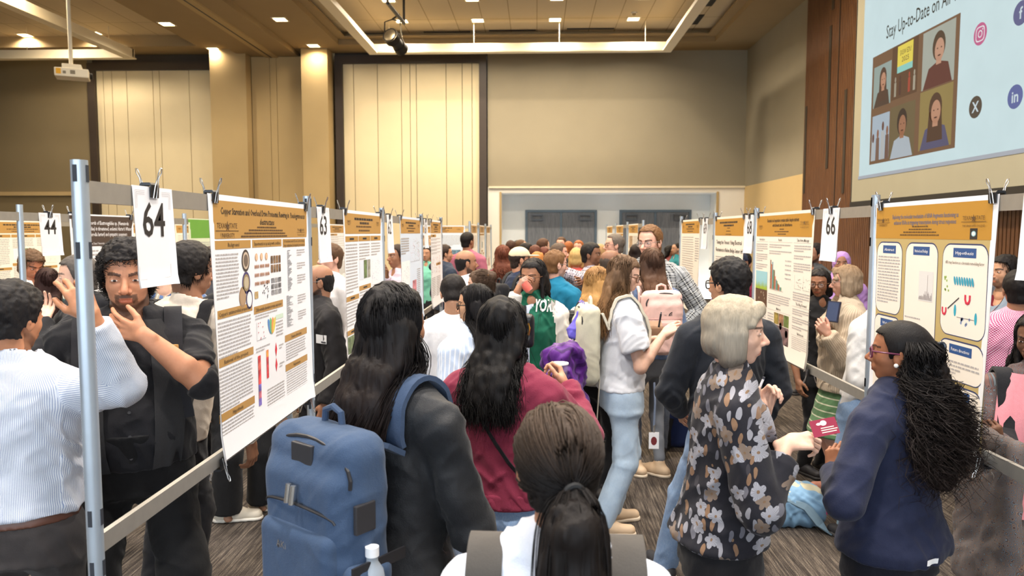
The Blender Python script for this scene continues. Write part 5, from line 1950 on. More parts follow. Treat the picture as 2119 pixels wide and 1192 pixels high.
    if beard:
        jn = vnoise(loc * 14) * .012
        thr = -.17 - .62 * np.clip(Y_ - .03, 0, .26) + jn
        am = np.clip((thr - Z_) / .05, 0, 1) * hm * (Y_ > -.05 + jn) * (Z_ > -.62)
        gt = hm & (Y_ > .2) & (np.abs(X_) < .15) & (np.abs(X_) > .085) & (Z_ < -.20) & (Z_ > -.36)
        must = hm & (Y_ > .28) & (np.abs(X_) < .135) & (Z_ < -.188 - .25 * np.abs(X_)) & (Z_ > -.248 - .2 * np.abs(X_))
        am = np.maximum(am, np.maximum(gt * .8, must * 1.0))
        am *= ~((np.abs(X_) < .085) & (np.abs(Z_ + .285) < .040) & (Y_ > .3))
        am = (am * min(beard, .92))[:, None]
        c[:] = c * (1 - am) + bc * am
    # nails
    set_attr(me, 'Col', c)
    me.materials.append(skin_mat())
    ob = bpy.data.objects.new('person', me); COL.objects.link(ob)
    ob.location = B
    tag(ob, label, 'person', group)
    p.o = ob
    p.bodyV, p.bodyQ = V, Q
    # eyes
    if lod < 2:
        for s in (-1, 1):
            eye(p, s, ob)
    p.topspec = top or {}
    if top: make_top(p, top, rng)
    if hair: make_hair(p, hair, rng)
    if bottom: make_bottom(p, bottom, rng)
    make_shoes(p, shoes or ((38, 36, 38), (60, 58, 58)), feet)
    if glasses: make_glasses(p, glasses)
    PEOPLE.append(p)
    return p

def sphere_mesh(n=14, m=10):
    V = [(0, 0, 1)]
    for i in range(1, m):
        a = PI * i / m
        for j in range(n):
            b = 2 * PI * j / n
            V.append((math.sin(a) * math.cos(b), math.sin(a) * math.sin(b), math.cos(a)))
    V.append((0, 0, -1))
    T = []; Q = []
    for j in range(n):
        T.append((0, 1 + j, 1 + (j + 1) % n)); L = len(V) - 1; o = 1 + (m - 2) * n
        T.append((L, o + (j + 1) % n, o + j))
    for i in range(m - 2):
        for j in range(n):
            a = 1 + i * n + j; b = 1 + i * n + (j + 1) % n
            Q.append((a, a + n, b + n, b))
    return np.array(V), np.array(Q), np.array(T)
SPH = sphere_mesh(24, 18)
def eye_mat():
    if 'eye' in MATS: return MATS['eye']
    m, t, b = new_mat('eye', .12)
    a = t.add('ShaderNodeAttribute', attribute_name='Col')
    t.ln(a.outputs[0], b.inputs['Base Color'])
    MATS['eye'] = m
    return m
def eye(p, s, parent):
    V, Q, T = SPH
    k = p.k
    c = p.hp(s * .135, .322, .006)
    W = V[:, [0, 2, 1]]     # pole along y
    P = c + (W[:, [0]] * p.Rh[0] * 1.12 + W[:, [1]] * p.Rh[1] + W[:, [2]] * p.Rh[2] * .52) * (.050 * k)
    me = mesh_np('eye', P, Q[:, ::-1], T[:, ::-1])
    col = np.tile(np.array(lin((214, 204, 198))[:3]), (len(V), 1))
    rr = np.sqrt((W[:, 0] * 1.12) ** 2 + (W[:, 2] * .52) ** 2)
    fr = W[:, 1] > 0
    col[fr & (rr < .47)] = lin((54, 36, 26))[:3]; col[fr & (rr < .2)] = (.004, .004, .004)
    set_attr(me, 'Col', col)
    link('eye', me, eye_mat(), parent)

# ---------------------------------------------------------------- hair
def add_cap(sh, p, th, front, bottom, ear=-.12, side=0, zoff=0.0):
    k = p.k
    sh.add(ellp(p.hp(0, -.045, .13 + zoff), (nv((.325, .42, .37)) + th) * k, p.Rh), .01)
    if bottom < -.2:
        sh.add(ellp(p.hp(0, -.14, -.18), (nv((.24, .25, .30)) + th) * k, p.Rh), .06 * k)
    sh.clip(hairline(p.C, p.Rh, k, front, bottom, side, ear))

def strands(p, roots, length, tie=None, n_steps=14, r0=.0024, coll=None, lift=(.002, .012), grav=.55, curl=0.0, curlf=9.0, part=0.0, spread=.02, seed=1, flow=None, keep=None, stick=-.25, drift=None, hw=.09, taper=.35):
    rs = np.random.RandomState(seed)
    N = len(roots)
    k = p.k
    P = roots.copy()
    if tie is None and length > 0:
        Ls = np.clip((P[:, 2] - (p.C[2] - length * (1 - .22 * rs.rand(N) ** 2))) * 1.13 + .01, .03, 2)
    else:
        Ls = abs(length) * (1 - .25 * rs.rand(N))
    st = Ls / n_steps
    off = lift[0] + (lift[1] - lift[0]) * rs.rand(N)
    hc = p.hp(0, -.05, .1)
    path = [P.copy()]
    g = nv((0, 0, -1.0))
    loc = (P - p.C) @ p.Rh.T / k
    # start direction away from the parting and down
    lat = np.sign(loc[:, 0] - part + 1e-6 * rs.randn(N))
    tp = np.clip((loc[:, 2] - .15) / .3, 0, 1) * np.clip((loc[:, 1] + .45) / .4, 0, 1)
    d0 = p.Rh[0] * (lat * .9 * tp + loc[:, 0] * .8 * (1 - tp))[:, None] + p.Rh[1] * (-.15 - .9 * np.clip(loc[:, 1] * 3, 0, 1))[:, None] + p.Rh[2] * (.15 * tp - .9 * (1 - tp))[:, None]
    if flow is not None: d0 = np.tile(flow, (N, 1)) + .0 * d0
    D = d0 / np.linalg.norm(d0, axis=1, keepdims=True)
    tied = np.zeros(N, bool)
    for s in range(n_steps):
        if tie is not None:
            to = tie - P; dist = np.linalg.norm(to, axis=1, keepdims=True)
            tied |= dist[:, 0] < .020
            want = np.where(tied[:, None], g + .0 * to, to / (dist + 1e-9))
            D = np.where(tied[:, None], .55 * D + .45 * want, .25 * D + .75 * want)
        else:
            D = D * (1 - grav) + g * grav
        D /= np.linalg.norm(D, axis=1, keepdims=True) + 1e-9
        if drift is not None:
            lo_ = (P[:, 2] < p.C[2] - .35 * k)
            D[lo_] += nv(drift)
            D /= np.linalg.norm(D, axis=1, keepdims=True) + 1e-9
        P = P + D * st[:, None]
        if coll is not None:
            for it in range(3):
                e = 2e-3
                d = coll.eval(P)
                m = (d < off) | ((P[:, 2] > p.C[2] + stick * k) & ~tied)
                low = P[:, 2] < p.C[2] - .42 * k
                if it == 0 and low.any():
                    xl = (P - p.C) @ p.r
                    P[low] -= p.r * ((xl - np.clip(xl, -hw, hw)) * .8)[low][:, None]
                if m.any():
                    Pm = P[m]
                    G = np.stack([coll.eval(Pm + nv(v) * e) - d[m] for v in ((1, 0, 0), (0, 1, 0), (0, 0, 1))], 1)
                    G /= np.linalg.norm(G, axis=1, keepdims=True) + 1e-9
                    lm = low[m]
                    if lm.any():
                        sg = np.where((Pm - p.C) @ p.f > .05, 1.0, -1.0)
                        G[lm] = (.8 * p.f * sg[:, None] + .2 * G)[lm]
                    P[m] = Pm + G * np.clip(off[m] - d[m], -.04, .04)[:, None]
        D = P - path[-1]; D /= np.linalg.norm(D, axis=1, keepdims=True) + 1e-9
        path.append(P.copy())
    A = np.stack(path, 1)                     # N,S,3
    S = A.shape[1]
    t = np.linspace(0, 1, S)
    if curl:
        ph = rs.rand(N) * 6.28
        fr = curlf * (.7 + .6 * rs.rand(N))
        a = ph[:, None] + fr[:, None] * t * 2
        amp = curl * np.clip(t * 2.5, 0, 1)
        A = A + (np.cos(a) * amp)[..., None] * p.r + (np.sin(a) * amp)[..., None] * p.f + (np.sin(a * .7 + 1) * amp * .6)[..., None] * nv((0, 0, 1))
    if spread:
        A = A + (rs.randn(N, 1, 3) * spread * (t[None, :, None] ** 1.6))
    if keep is not None:
        A = keep(A)
    # tubes with three sides
    Tn = np.gradient(A, axis=1); Tn /= np.linalg.norm(Tn, axis=2, keepdims=True) + 1e-9
    ref = np.where(np.abs(Tn[..., 2:3]) < .9, nv((0, 0, 1)), p.f)
    n1 = np.cross(Tn, ref); n1 /= np.linalg.norm(n1, axis=2, keepdims=True) + 1e-9
    n2 = np.cross(Tn, n1)
    rad = r0 * (.6 + .8 * rs.rand(N))[:, None] * (1 - (1 - taper) * t ** 2)[None, :]
    V = []
    for j in range(3):
        a = 2 * PI * j / 3
        V.append(A + rad[..., None] * (n1 * math.cos(a) + n2 * math.sin(a)))
    V = np.stack(V, 2).reshape(-1, 3)
    base = (np.arange(N)[:, None, None] * S + np.arange(S - 1)[None, :, None]) * 3 + np.arange(3)[None, None, :]
    nxt = (np.arange(N)[:, None, None] * S + np.arange(S - 1)[None, :, None]) * 3 + (np.arange(3)[None, None, :] + 1) % 3
    Q = np.stack([base, nxt, nxt + 3, base + 3], -1).reshape(-1, 4)
    shade = np.repeat(.7 + .6 * rs.rand(N), S * 3)
    return V, Q, shade

def body_coll(p, off=.012):
    sh = Shape()
    k = p.k
    sh.add(ellp(p.hp(0, -.045, .13), nv((.335, .43, .38)) * k, p.Rh), .02)
    sh.add(ellp(p.hp(0, .06, -.12), nv((.29, .30, .37)) * k, p.Rh), .02)
    sh.add(seg(p.spine(.84), p.hp(0, -.08, -.3), .2 * k, .2 * k), .04)
    sh.add(ellp(p.hp(0, .42, -.18), nv((.44, .29, .42)) * k, p.Rh), .02)
    t = p.topspec; of = t.get('off', .012) + .004
    sh.add(loft(p.spine(.47), p.spine(.86), p.r, p.f, p.tabz(of, .40, .846, t.get('flare', 0), loose=t.get('loose', .35))), .03)
    for nm in 'RL':
        sh.add(seg(p.sh[nm], p.el[nm], .046 + of, .040 + of), .03)
        sh.add(seg(p.spine(.836), p.sh[nm], .029 * p.H + of, .022 * p.H + of), .03)
    return sh

def make_hair(p, h, rng):
    kind = h['kind']; k = p.k; lod = p.lod
    hr = (.0050, .0075, .012)[lod]
    base = np.array(lin(HAIRC[h['c']] if isinstance(h['c'], str) else h['c'])[:3])
    tipc = np.array(lin(h['tip'])[:3]) if 'tip' in h else base
    sh = Shape()
    amp = h.get('amp', .006); fq = h.get('fq', (70, 70, 16))
    L = h.get('len', .4)
    zb = -.40
    if kind in ('short', 'curly', 'buzz'):
        th = {'short': .045, 'curly': .10, 'buzz': .018}[kind] + h.get('th', 0)
        add_cap(sh, p, th, h.get('front', .33), h.get('bottom', -.36), -.13, h.get('side', 0))
        if kind == 'curly': amp = .011; fq = (62, 62, 62)
        elif kind == 'short': amp = h.get('amp', .004); fq = (75, 75, 55)
        else: amp = .001
    elif kind == 'balding':
        sh.add(ellp(p.hp(0, -.05, .05), nv((.337, .430, .36)) * k, p.Rh), .01)
        sh.add(ellp(p.hp(0, -.16, -.16), nv((.26, .27, .24)) * k, p.Rh), .05 * k)
        sh.clip(hairline(p.C, p.Rh, k, .3, -.36, 0, -.13))
        top = h.get('topz', .25)
        def cut(X, Y, Z):
            z = ((X - p.C[0]) * p.Rh[2, 0] + (Y - p.C[1]) * p.Rh[2, 1] + (Z - p.C[2]) * p.Rh[2, 2]) / k
            y = ((X - p.C[0]) * p.Rh[1, 0] + (Y - p.C[1]) * p.Rh[1, 1] + (Z - p.C[2]) * p.Rh[1, 2]) / k
            return (z - (top - .35 * np.clip(y, -.2, .4))) * k * .8
        sh.clip(cut)
        amp = .003; fq = (80, 80, 60)
    elif kind in ('long', 'bob', 'shoulder', 'pony', 'halfup', 'bun'):
        th = .045 + h.get('th', 0)
        add_cap(sh, p, th, h.get('front', .32), -.34, h.get('ear', -.02), h.get('side', .04))
        if kind in ('long', 'shoulder', 'bob'):
            # curtain of hair behind and beside the neck
            zl = -.5 - L / k * .0
            for s in (-1, 1):
                a = p.hp(s * .25, -.10, -.05)
                if kind == 'bob':
                    sh.add(seg(a, p.hp(s * .27, -.06, -.40), .16 * k, .15 * k), .10 * k)
                    sh.add(seg(p.hp(s * .30, .08, -.02), p.hp(s * .31, .10, -.36), .10 * k, .085 * k), .10 * k)
                else:
                    e = p.hp(s * .22, -.20, -.42)
                    sh.add(seg(a, e, .16 * k, .15 * k), .08 * k)
                    if h.get('front_locks'):
                        fl = p.hp(s * .32, .02, -.15); fe = fl + nv((0, 0, -1)) * L * .6 + p.f * .05 + p.r * s * .01
                        sh.add(seg(p.hp(s * .31, .02, .05), fl, .07 * k, .07 * k), .05 * k); sh.add(seg(fl, fe, .08 * k, .05 * k), .05 * k)
            if kind == 'bob':
                sh.add(seg(p.hp(.08, .30, .38), p.hp(-.26, .27, .10), .10 * k, .06 * k), .06 * k); sh.add(seg(p.hp(.08, .30, .38), p.hp(.28, .22, .14), .09 * k, .06 * k), .06 * k)
                sh.add(ellp(p.hp(0, -.22, -.18), nv((.34, .27, .27)) * k, p.Rh), .08 * k)
            else:
                dr = nv(h.get('drift', (0, 0, 0))) * .9
                for l, rr in ((-.24, .17), (0, .22), (.24, .17)):
                    e = p.hp(l, -.27, -.36)
                    prev = e; rp = rr * k
                    sh.add(seg(p.hp(l * .8, -.2, -.05), e, .22 * k, rp, (p.f, .85)), .1 * k)
                    zend = p.C[2] - L * (.97 if l == 0 else .90)
                    zs = np.linspace(e[2] - .05, zend, 5)
                    for i, z in enumerate(zs):
                        if z > e[2] - .01: continue
                        t_ = (i + 1) / 5
                        o = p.spine(z / p.H) + p.r * (l * k * (.9 + .1 * t_)) + dr * (e[2] - z)
                        o[2] = z
                        hit = p.topbvh.ray_cast(Vector(o - p.f * .7), Vector(p.f)) if hasattr(p, 'topbvh') else (None,)
                        q = nv(hit[0]) - p.f * (.004 + h.get('out', .02) * .5) if hit[0] is not None and z < p.spine(.85)[2] else o - p.f * .10
                        bk = min((q - o) @ p.f, (prev - o) @ p.f + .03) 
                        q = o + p.f * bk
                        r2 = rr * k * (1 - .55 * t_ ** 2)
                        sh.add(seg(prev, q, rp, r2, (p.f, .45)), .11 * k)
                        prev, rp = q, r2
        if kind == 'pony':
            tz = h.get('tz', -.02)
            a = p.hp(0, -.48, tz); e = a - p.f * .03 + nv((0, 0, -.05)); q = e + nv((0, 0, -L)) - p.f * h.get('out', .0)
            sh.add(seg(p.hp(0, -.42, tz + .02), a, .10 * k, .055 * k), .06 * k)
            pw = h.get('pw', 1)
            sh.add(seg(a, e, .065 * k, .13 * pw * k), .03 * k)
            sh.add(seg(e, e * .5 + q * .5, .14 * pw * k, .19 * pw * k, (p.f, .7)), .05 * k); sh.add(seg(e * .5 + q * .5, q, .19 * pw * k, .08 * pw * k, (p.f, .7)), .05 * k)
        if kind == 'halfup':
            e = p.hp(0, -.42, -.35); q = e + nv((0, 0, -L + .3 * k)) - p.f * h.get('out', .03)
            sh.add(seg(p.hp(0, -.36, .0), e, .28 * k, .42 * k, (p.f, .75)), .1 * k)
            sh.add(seg(e, e * .45 + q * .55, .42 * k, .56 * k, (p.f, .6)), .1 * k)
            sh.add(seg(e * .45 + q * .55, q, .56 * k, .34 * k, (p.f, .5)), .1 * k)
            for s in (-1, 1):
                sh.add(seg(p.hp(s * .24, -.2, -.1), p.hp(s * .26, -.3, -.5), .15 * k, .2 * k), .08 * k)
        if kind == 'bun':
            sh.add(ellp(p.hp(0, -.42, .28), nv((.20, .20, .20)) * k, p.Rh), .04 * k)
    elif kind == 'hijab':
        sh.add(ellp(p.hp(0, -.06, .08), nv((.38, .46, .44)) * k, p.Rh), .02)
        sh.add(seg(p.hp(0, -.05, -.3), p.spine(.80), .34 * k, .6 * k, (p.f, .8)), .1 * k)
        sh.sub(ellp(p.hp(0, .45, -.06), nv((.25, .3, .36)) * k, p.Rh), .03 * k)
        amp = .006; fq = (18, 18, 30)
    if sh.ops:
        V, Q = sh.mesh(hr)
        V = smooth(V, Q, 5 if kind in ('long', 'shoulder', 'pony') and lod < 2 else 1)
        N = vnormals(V, Q)
        if amp:
            rot = V @ np.array([p.r, p.f, (0, 0, 1)]).T
            n = vnoise(rot * nv(fq)) * .65 + vnoise(rot * nv(fq) * 2.1 + 7) * .35
            if kind == 'halfup': n = n * np.clip((p.C[2] + .05 * k - V[:, 2]) / (.2 * k), .06, 1)
            V = V + N * (n * amp * (1 if lod == 0 else .8))[:, None]
        me = mesh_np('hair', V, Q)
        z = np.clip((p.C[2] - V[:, 2]) / max(L, .1), 0, 1)[:, None]
        c = base * (1 - z) + tipc * z
        if h.get('root') is not None:
            zz = np.clip((V[:, 2] - p.C[2]) / (.5 * k), 0, 1)[:, None]
            c = c * (1 - zz) + np.array(lin(h['root'])[:3]) * zz
        set_attr(me, 'Col', c)
        mat = hair_mat() if kind != 'hijab' else cloth('hijab_lavender', h['c'] if not isinstance(h['c'], str) else (180, 140, 200), rough=.8)
        if kind == 'hijab':
            set_attr(me, 'uvw', V, 'FLOAT_VECTOR')
        p.hair = link('headscarf' if kind == 'hijab' else 'hair', me, mat, p.o)
    if lod == 0 and kind in ('short', 'curly') and 'strands' not in h:
        h = dict(h, strands=1500, slen=-.032, steps=5, stick=-9, lift=(.001, .007 + h.get('th', 0) * .03), sr=.0012, spread=.004, rooty=.3, rootz=-.4)
        if kind == 'curly': h.update(curl=.007, curlf=8, slen=-.05, lift=(.004, .022), steps=8)
    st = h.get('strands', 0)
    if st:
        rs = np.random.RandomState(5)
        V0 = p.hair.data
        co = np.zeros(len(V0.vertices) * 3, f32); V0.vertices.foreach_get('co', co); co = co.reshape(-1, 3).astype(float)
        loc = (co - p.C) @ p.Rh.T / k
        ok = (loc[:, 2] > h.get('rootz', -.15)) & (loc[:, 2] < h.get('rootzmax', 9)) & (loc[:, 1] < h.get('rooty', .10)) & (np.linalg.norm(loc - nv((0, -.045, .13)), axis=1) < .56)
        idx = np.where(ok)[0]
        pick = rs.choice(idx, st, replace=len(idx) < st)
        cen = p.hp(0, -.05, .1)
        roots = co[pick]; roots = cen + (roots - cen) * .985
        A = strands(p, roots, h.get('slen', L), h.get('tie') and p.hp(*h['tie']), h.get('steps', 16), h.get('sr', .0013), body_coll(p), h.get('lift', (.002, .012)), h.get('grav', .45), h.get('curl', 0), h.get('curlf', 9), h.get('part', 0), h.get('spread', .01), 3, h.get('flow'), None, h.get('stick', -.25), h.get('drift'), h.get('hw', .42) * k)
        me = mesh_np('hair_strands', A[0], A[1])
        zz = np.clip((p.C[2] - A[0][:, 2]) / max(L, .1), 0, 1)[:, None]
        cc = (base * (1 - zz) + tipc * zz)
        if h.get('root') is not None:
            z2 = np.clip((A[0][:, 2] - p.C[2]) / (.5 * k), 0, 1)[:, None]
            cc = cc * (1 - z2) + np.array(lin(h['root'])[:3]) * z2
        cc = cc * A[2][:, None]
        set_attr(me, 'Col', cc)
        link('hair_strands', me, hair_mat(), p.hair)['kind'] = 'stuff'

# ---------------------------------------------------------------- garments
def garment_uv(p, V, segs, has_torso=True):
    """u round the nearest limb, v along it; torso counts as a limb along the spine"""
    best = np.full(len(V), 9.0); uv = np.zeros((len(V), 3))
    if has_torso:
        P0 = p.spine(.47); u = unit(p.spine(.86) - P0)
        rv = unit(p.r - u * (p.r @ u)); fv = np.cross(u, rv)
        q = V - P0
        x = q @ rv; y = q @ fv; z = q @ u
        t = np.array(p.tabz(0, .28, .86)); L = .39 * p.H
        a = np.interp(z / L, t[:, 0], t[:, 1])
        b = np.interp(z / L, t[:, 0], t[:, 2])
        d = np.abs(np.sqrt((x / a) ** 2 + (y / b) ** 2) - 1) * b
        best = d; ang = np.arctan2(x, y)
        uv = np.stack([ang * .15, z, np.zeros(len(V))], 1)
    for i, (A, B_, r0, r1, v0) in enumerate(segs):
        ab = B_ - A; L2 = ab @ ab
        t = np.clip(((V - A) @ ab) / L2, 0, 1)
        D = V - A - t[:, None] * ab
        d = np.abs(np.linalg.norm(D, axis=1) - (r0 + t * (r1 - r0)))
        a = unit(ab); e1 = unit(np.cross(a, p.f + nv((.01, .02, .03)))); e2 = np.cross(a, e1)
        ang = np.arctan2(D @ e2, D @ e1)
        m = d < best - .012
        best = np.where(m, d, best)
        uv[m] = np.stack([ang * .055, v0 + t * math.sqrt(L2), np.full(len(V), i + 1.0)], 1)[m]
    return uv

def folds(V, N, amp, seed=0, z0=None):
    """cloth folds: ridged noise stretched along drifting diagonals"""
    P = V + seed * 3.1
    w = vnoise(P * 4.0) * .5
    q1 = np.stack([P[:, 0] * 9 + w * 2, P[:, 1] * 9 - w * 2, P[:, 2] * 13 + (P[:, 0] + P[:, 1]) * 12 + w * 3], 1)
    q2 = np.stack([P[:, 0] * 13 + w, P[:, 1] * 13 + w, P[:, 2] * 20 - (P[:, 0] - P[:, 1]) * 16], 1)
    n = (1 - np.abs(vnoise(q1)) * 2) * .6 + (1 - np.abs(vnoise(q2 + 9)) * 2) * .4
    n = n * (.45 + .55 * (vnoise(P * 3 + 5) > -.2)) 
    return V + N * (n * amp)[:, None]

def make_top(p, t, rng):
    H = p.H; r, f = p.r, p.f
    off = t.get('off', .014)
    hem = t.get('hem', .50)
    hc = (.0075, .011, .018)[p.lod]
    sl = t.get('sleeve', 1.95)    # 1 = elbow, 2 = wrist
    sh = Shape()
    sh.add(loft(p.spine(.47), p.spine(.86), r, f, p.tabz(off, hem, t.get('neck', .842), t.get('flare', .0), loose=t.get('loose', .35))), .02)
    segs = []
    aw = (.95 if p.sex == 'f' else 1.08); sc_ = H / 1.7
    so = t.get('soff', off)
    for nm in 'RL':
        sh.add(seg(p.spine(.836), p.sh[nm] + nv((0, 0, .006 * H)), .029 * H + off, .022 * H + off), .035)
    for s, nm in ((1, 'R'), (-1, 'L')):
        S, E, W = p.sh[nm], p.el[nm], p.wr[nm]
        ru = .046 * aw * sc_ + so; re = .039 * aw * sc_ + so; rw = .026 * aw * sc_ + so * .8
        if sl <= 0: continue
        e1 = S + (E - S) * min(sl, 1)
        r1 = ru + (re - ru) * min(sl, 1)
        sh.add(seg(S, e1, ru, r1 + t.get('sflare', 0)), t.get('sk', .016))
        segs.append((S, E, ru, re, 0))
        ax = unit(E - S)
        if sl > 1:
            e2 = E + (W - E) * (sl - 1)
            r2 = re + (rw - re) * (sl - 1) + t.get('sflare', 0)
            sh.add(seg(E, e2, re, r2), .012)
            segs.append((E, W, re, rw, np.linalg.norm(E - S)))
            if t.get('cuff'):
                sh.add(seg(e2 - unit(W - E) * .03, e2, r2 + .008, r2 + .008), .006)
    # cut sleeve ends flat
    if sl > 0:
        for s, nm in ((1, 'R'), (-1, 'L')):
            S, E, W = p.sh[nm], p.el[nm], p.wr[nm]
            if sl > 1: c = E + (W - E) * (sl - 1) + unit(W - E) * .006; a = unit(W - E)
            else: c = S + (E - S) * sl + unit(E - S) * .006; a = unit(E - S)
            R0 = .09
            sh.sub((lambda X, Y, Z, c=c, a=a: np.maximum(-((X - c[0]) * a[0] + (Y - c[1]) * a[1] + (Z - c[2]) * a[2]), np.sqrt((X - c[0]) ** 2 + (Y - c[1]) ** 2 + (Z - c[2]) ** 2) - R0), c - R0, c + R0), .003)
    # neck opening follows the shoulders
    sc = t.get('scoop', .030)
    if t.get('collar'):
        cr = .037 if p.sex == 'f' else .042
        sh.add(seg(p.spine(.825), p.spine(.853) - f * .008 * H, (cr + .012) * H, (cr + .002) * H), .010)
        sh.sub(seg(p.spine(.835) + f * .002 * H, p.spine(.93), (cr - .006) * H, (cr + .010) * H), .003)
    if sc:
        sh.sub(ellp(p.spine(.850) + f * .052 * H, (.036 * H, .034 * H, sc * 1.25 * H), np.array([r, f, (0, 0, 1)])), .004)
    if t.get('collar') == 'hood':
        sh.add(ellp(p.spine(.835) - f * .058 * H, (.075 * H, .06 * H, .045 * H)), .03)
    V, Q = sh.mesh(hc)
    if p.lod == 0: V = smooth(V, Q, 1)
    N = vnormals(V, Q)
    V = folds(V, N, t.get('wr', .007), rng.random() * 5)
    name = t.get('name', 'shirt')
    me = mesh_np(name, V, Q)
    UV = garment_uv(p, V, segs)
    if t.get('flatuv'):
        UV = np.stack([V @ p.f + .35 * (V @ p.r), V[:, 2], UV[:, 2]], 1)
    set_attr(me, 'uvw', UV, 'FLOAT_VECTOR')
    p.top = link(name, me, [t['mat'], t['slmat']] if t.get('slmat') else t['mat'], p.o)
    if t.get('slmat'):
        Vc = V[Q].mean(1); sl_ = (np.abs(Vc @ r) > abs(p.sh['R'] @ r) - .012) & (UV[Q[:, 0], 2] > .5)
        sl_ |= (UV[Q[:, 0], 2] > .5) & (UV[Q[:, 0], 1] > .10)
        me.polygons.foreach_set('material_index', sl_.astype(np.int32))
    p.topV = V; p.topQ = Q
    p.topbvh = BVHTree.FromPolygons([Vector(v) for v in V], [tuple(q) for q in Q])
    if t.get('rib'):
        hz = p.spine(hem)
        sh = Shape(); sh.add(loft(p.spine(.47), p.spine(.86), r, f, p.tabz(off + .004, hem - .004, hem + .032, t.get('flare', 0), loose=t.get('loose', .35))), .01)
        V, Q = sh.mesh(hc); me = mesh_np('hem_band', V, Q); set_attr(me, 'uvw', garment_uv(p, V, []), 'FLOAT_VECTOR')
        link('hem_band', me, t.get('ribmat', t['mat']), p.top)

def make_bottom(p, t, rng):
    H = p.H; r, f = p.r, p.f
    hc = (.009, .013, .02)[p.lod]
    fit = t.get('fit', .012); sc_ = H / 1.7
    sh = Shape(); segs = []
    waist = t.get('waist', .60)
    if t.get('kind') == 'skirt':
        hem = t.get('hem', .25); fl = t.get('flare', .04)
        T = []
        for z, a, b in ((hem, .105 + fl, .095 + fl), (.40, .108 + fl * .4, .088 + fl * .4), (.50, .104, .078), (.56, .092, .066), (waist, .080, .058)):
            T.append(((z - .47) / .39, a * H * 1.0 + .004, b * H + .004, 0))
        sh.add(loft(nv((0, 0, .47 * H)), nv((0, 0, .86 * H)), r, f, T), .01)
    else:
        sh.add(loft(p.spine(.47), p.spine(.86), r, f, p.tabz(fit * .5 + .002, .452, waist)), .01)
        aw = 1
        for s, nm in ((1, 'R'), (-1, 'L')):
            Hj = getattr(p, 'hip' + nm); K = p.kn[nm]; A = p.an[nm] + nv((0, 0, t.get('up', .0) * H - .018))
            r0, r1, r2 = max(.072 * sc_ + fit * .6, .068 * p.w * sc_ + .009), .053 * sc_ + fit, .038 * sc_ + fit * t.get('hemk', 1.2)
            sh.add(ellp(Hj - f * .008 - nv((0, 0, .035)), (r0 * .94, r0 * 1.06, r0 * 1.15), np.array([r, f, (0, 0, 1)])), .06)
            sh.add(seg(Hj, K, r0, r1), .06); sh.add(seg(K, A, r1, r2), .02)
            segs += [(Hj, K, r0, r1, 0), (K, A, r1, r2, .4)]
            c = A - nv((0, 0, .003)); R0 = .14
            sh.sub((lambda X, Y, Z, c=c: np.maximum(Z - c[2], np.sqrt((X - c[0]) ** 2 + (Y - c[1]) ** 2 + (Z - c[2]) ** 2) - R0), c - R0, c + R0), .002)
    V, Q = sh.mesh(hc)
    N = vnormals(V, Q)
    V = folds(V, N, t.get('wr', .006), rng.random() * 5)
    name = t.get('name', 'trousers')
    me = mesh_np(name, V, Q)
    set_attr(me, 'uvw', garment_uv(p, V, segs, True), 'FLOAT_VECTOR')
    p.bot = link(name, me, t['mat'], p.o)
    if t.get('belt'):
        sh = Shape(); sh.add(loft(p.spine(.47), p.spine(.86), r, f, p.tabz(fit * .5 + .010, waist - .022, waist + .002)), .01)
        V, Q = sh.mesh(hc); me = mesh_np('belt', V, Q); link('belt', me, t['belt'], p.o)

def make_shoes(p, cols, feet):
    sc_ = p.H / 1.7
    h = (.006, .009, .014)[p.lod]
    up = M('shoe_%d_%d_%d' % cols[0], cols[0], .6, bmp=.2); so = M('sole_%d_%d_%d' % cols[1], cols[1], .6)
    for s, nm in ((1, 'R'), (-1, 'L')):
        fo = (feet or {}).get(nm, (0, 0, 0))
        yaw = math.radians(fo[2] if len(fo) > 2 else 0)
        fd = p.f * math.cos(yaw) + p.r * math.sin(yaw); rd = np.cross(fd, nv((0, 0, 1)))
        A = p.an[nm]; b = nv((A[0], A[1], 0))
        heel = b - fd * .045 * sc_; toe = b + fd * .175 * sc_
        sh = Shape()
        sh.add(seg(heel + nv((0, 0, .040)), toe + nv((0, 0, .034)), .042 * sc_, .036 * sc_, (nv((0, 0, 1)), .95)), .01)
        sh.add(seg(b + nv((0, 0, .05)), nv((A[0], A[1], A[2] + .03)), .040 * sc_, .041 * sc_), .03)
        sh.add(seg(b + nv((0, 0, .06)), b + fd * .07 * sc_ + nv((0, 0, .05)), .038 * sc_, .038 * sc_), .03)
        sh.clip(lambda X, Y, Z: .014 - Z + 0 * X + 0 * Y)
        V, Q = sh.mesh(h)
        o = link('shoe', mesh_np('shoe', V, Q), up, p.o)
        sh = Shape(); sh.add(seg(heel + nv((0, 0, .013)), toe + nv((0, 0, .013)), .047 * sc_, .042 * sc_), .01)
        sh.clip(lambda X, Y, Z: np.maximum(.001 - Z, Z - .024) + 0 * X + 0 * Y)
        V, Q = sh.mesh(h)
        link('sole', mesh_np('sole', V, Q), so, o)

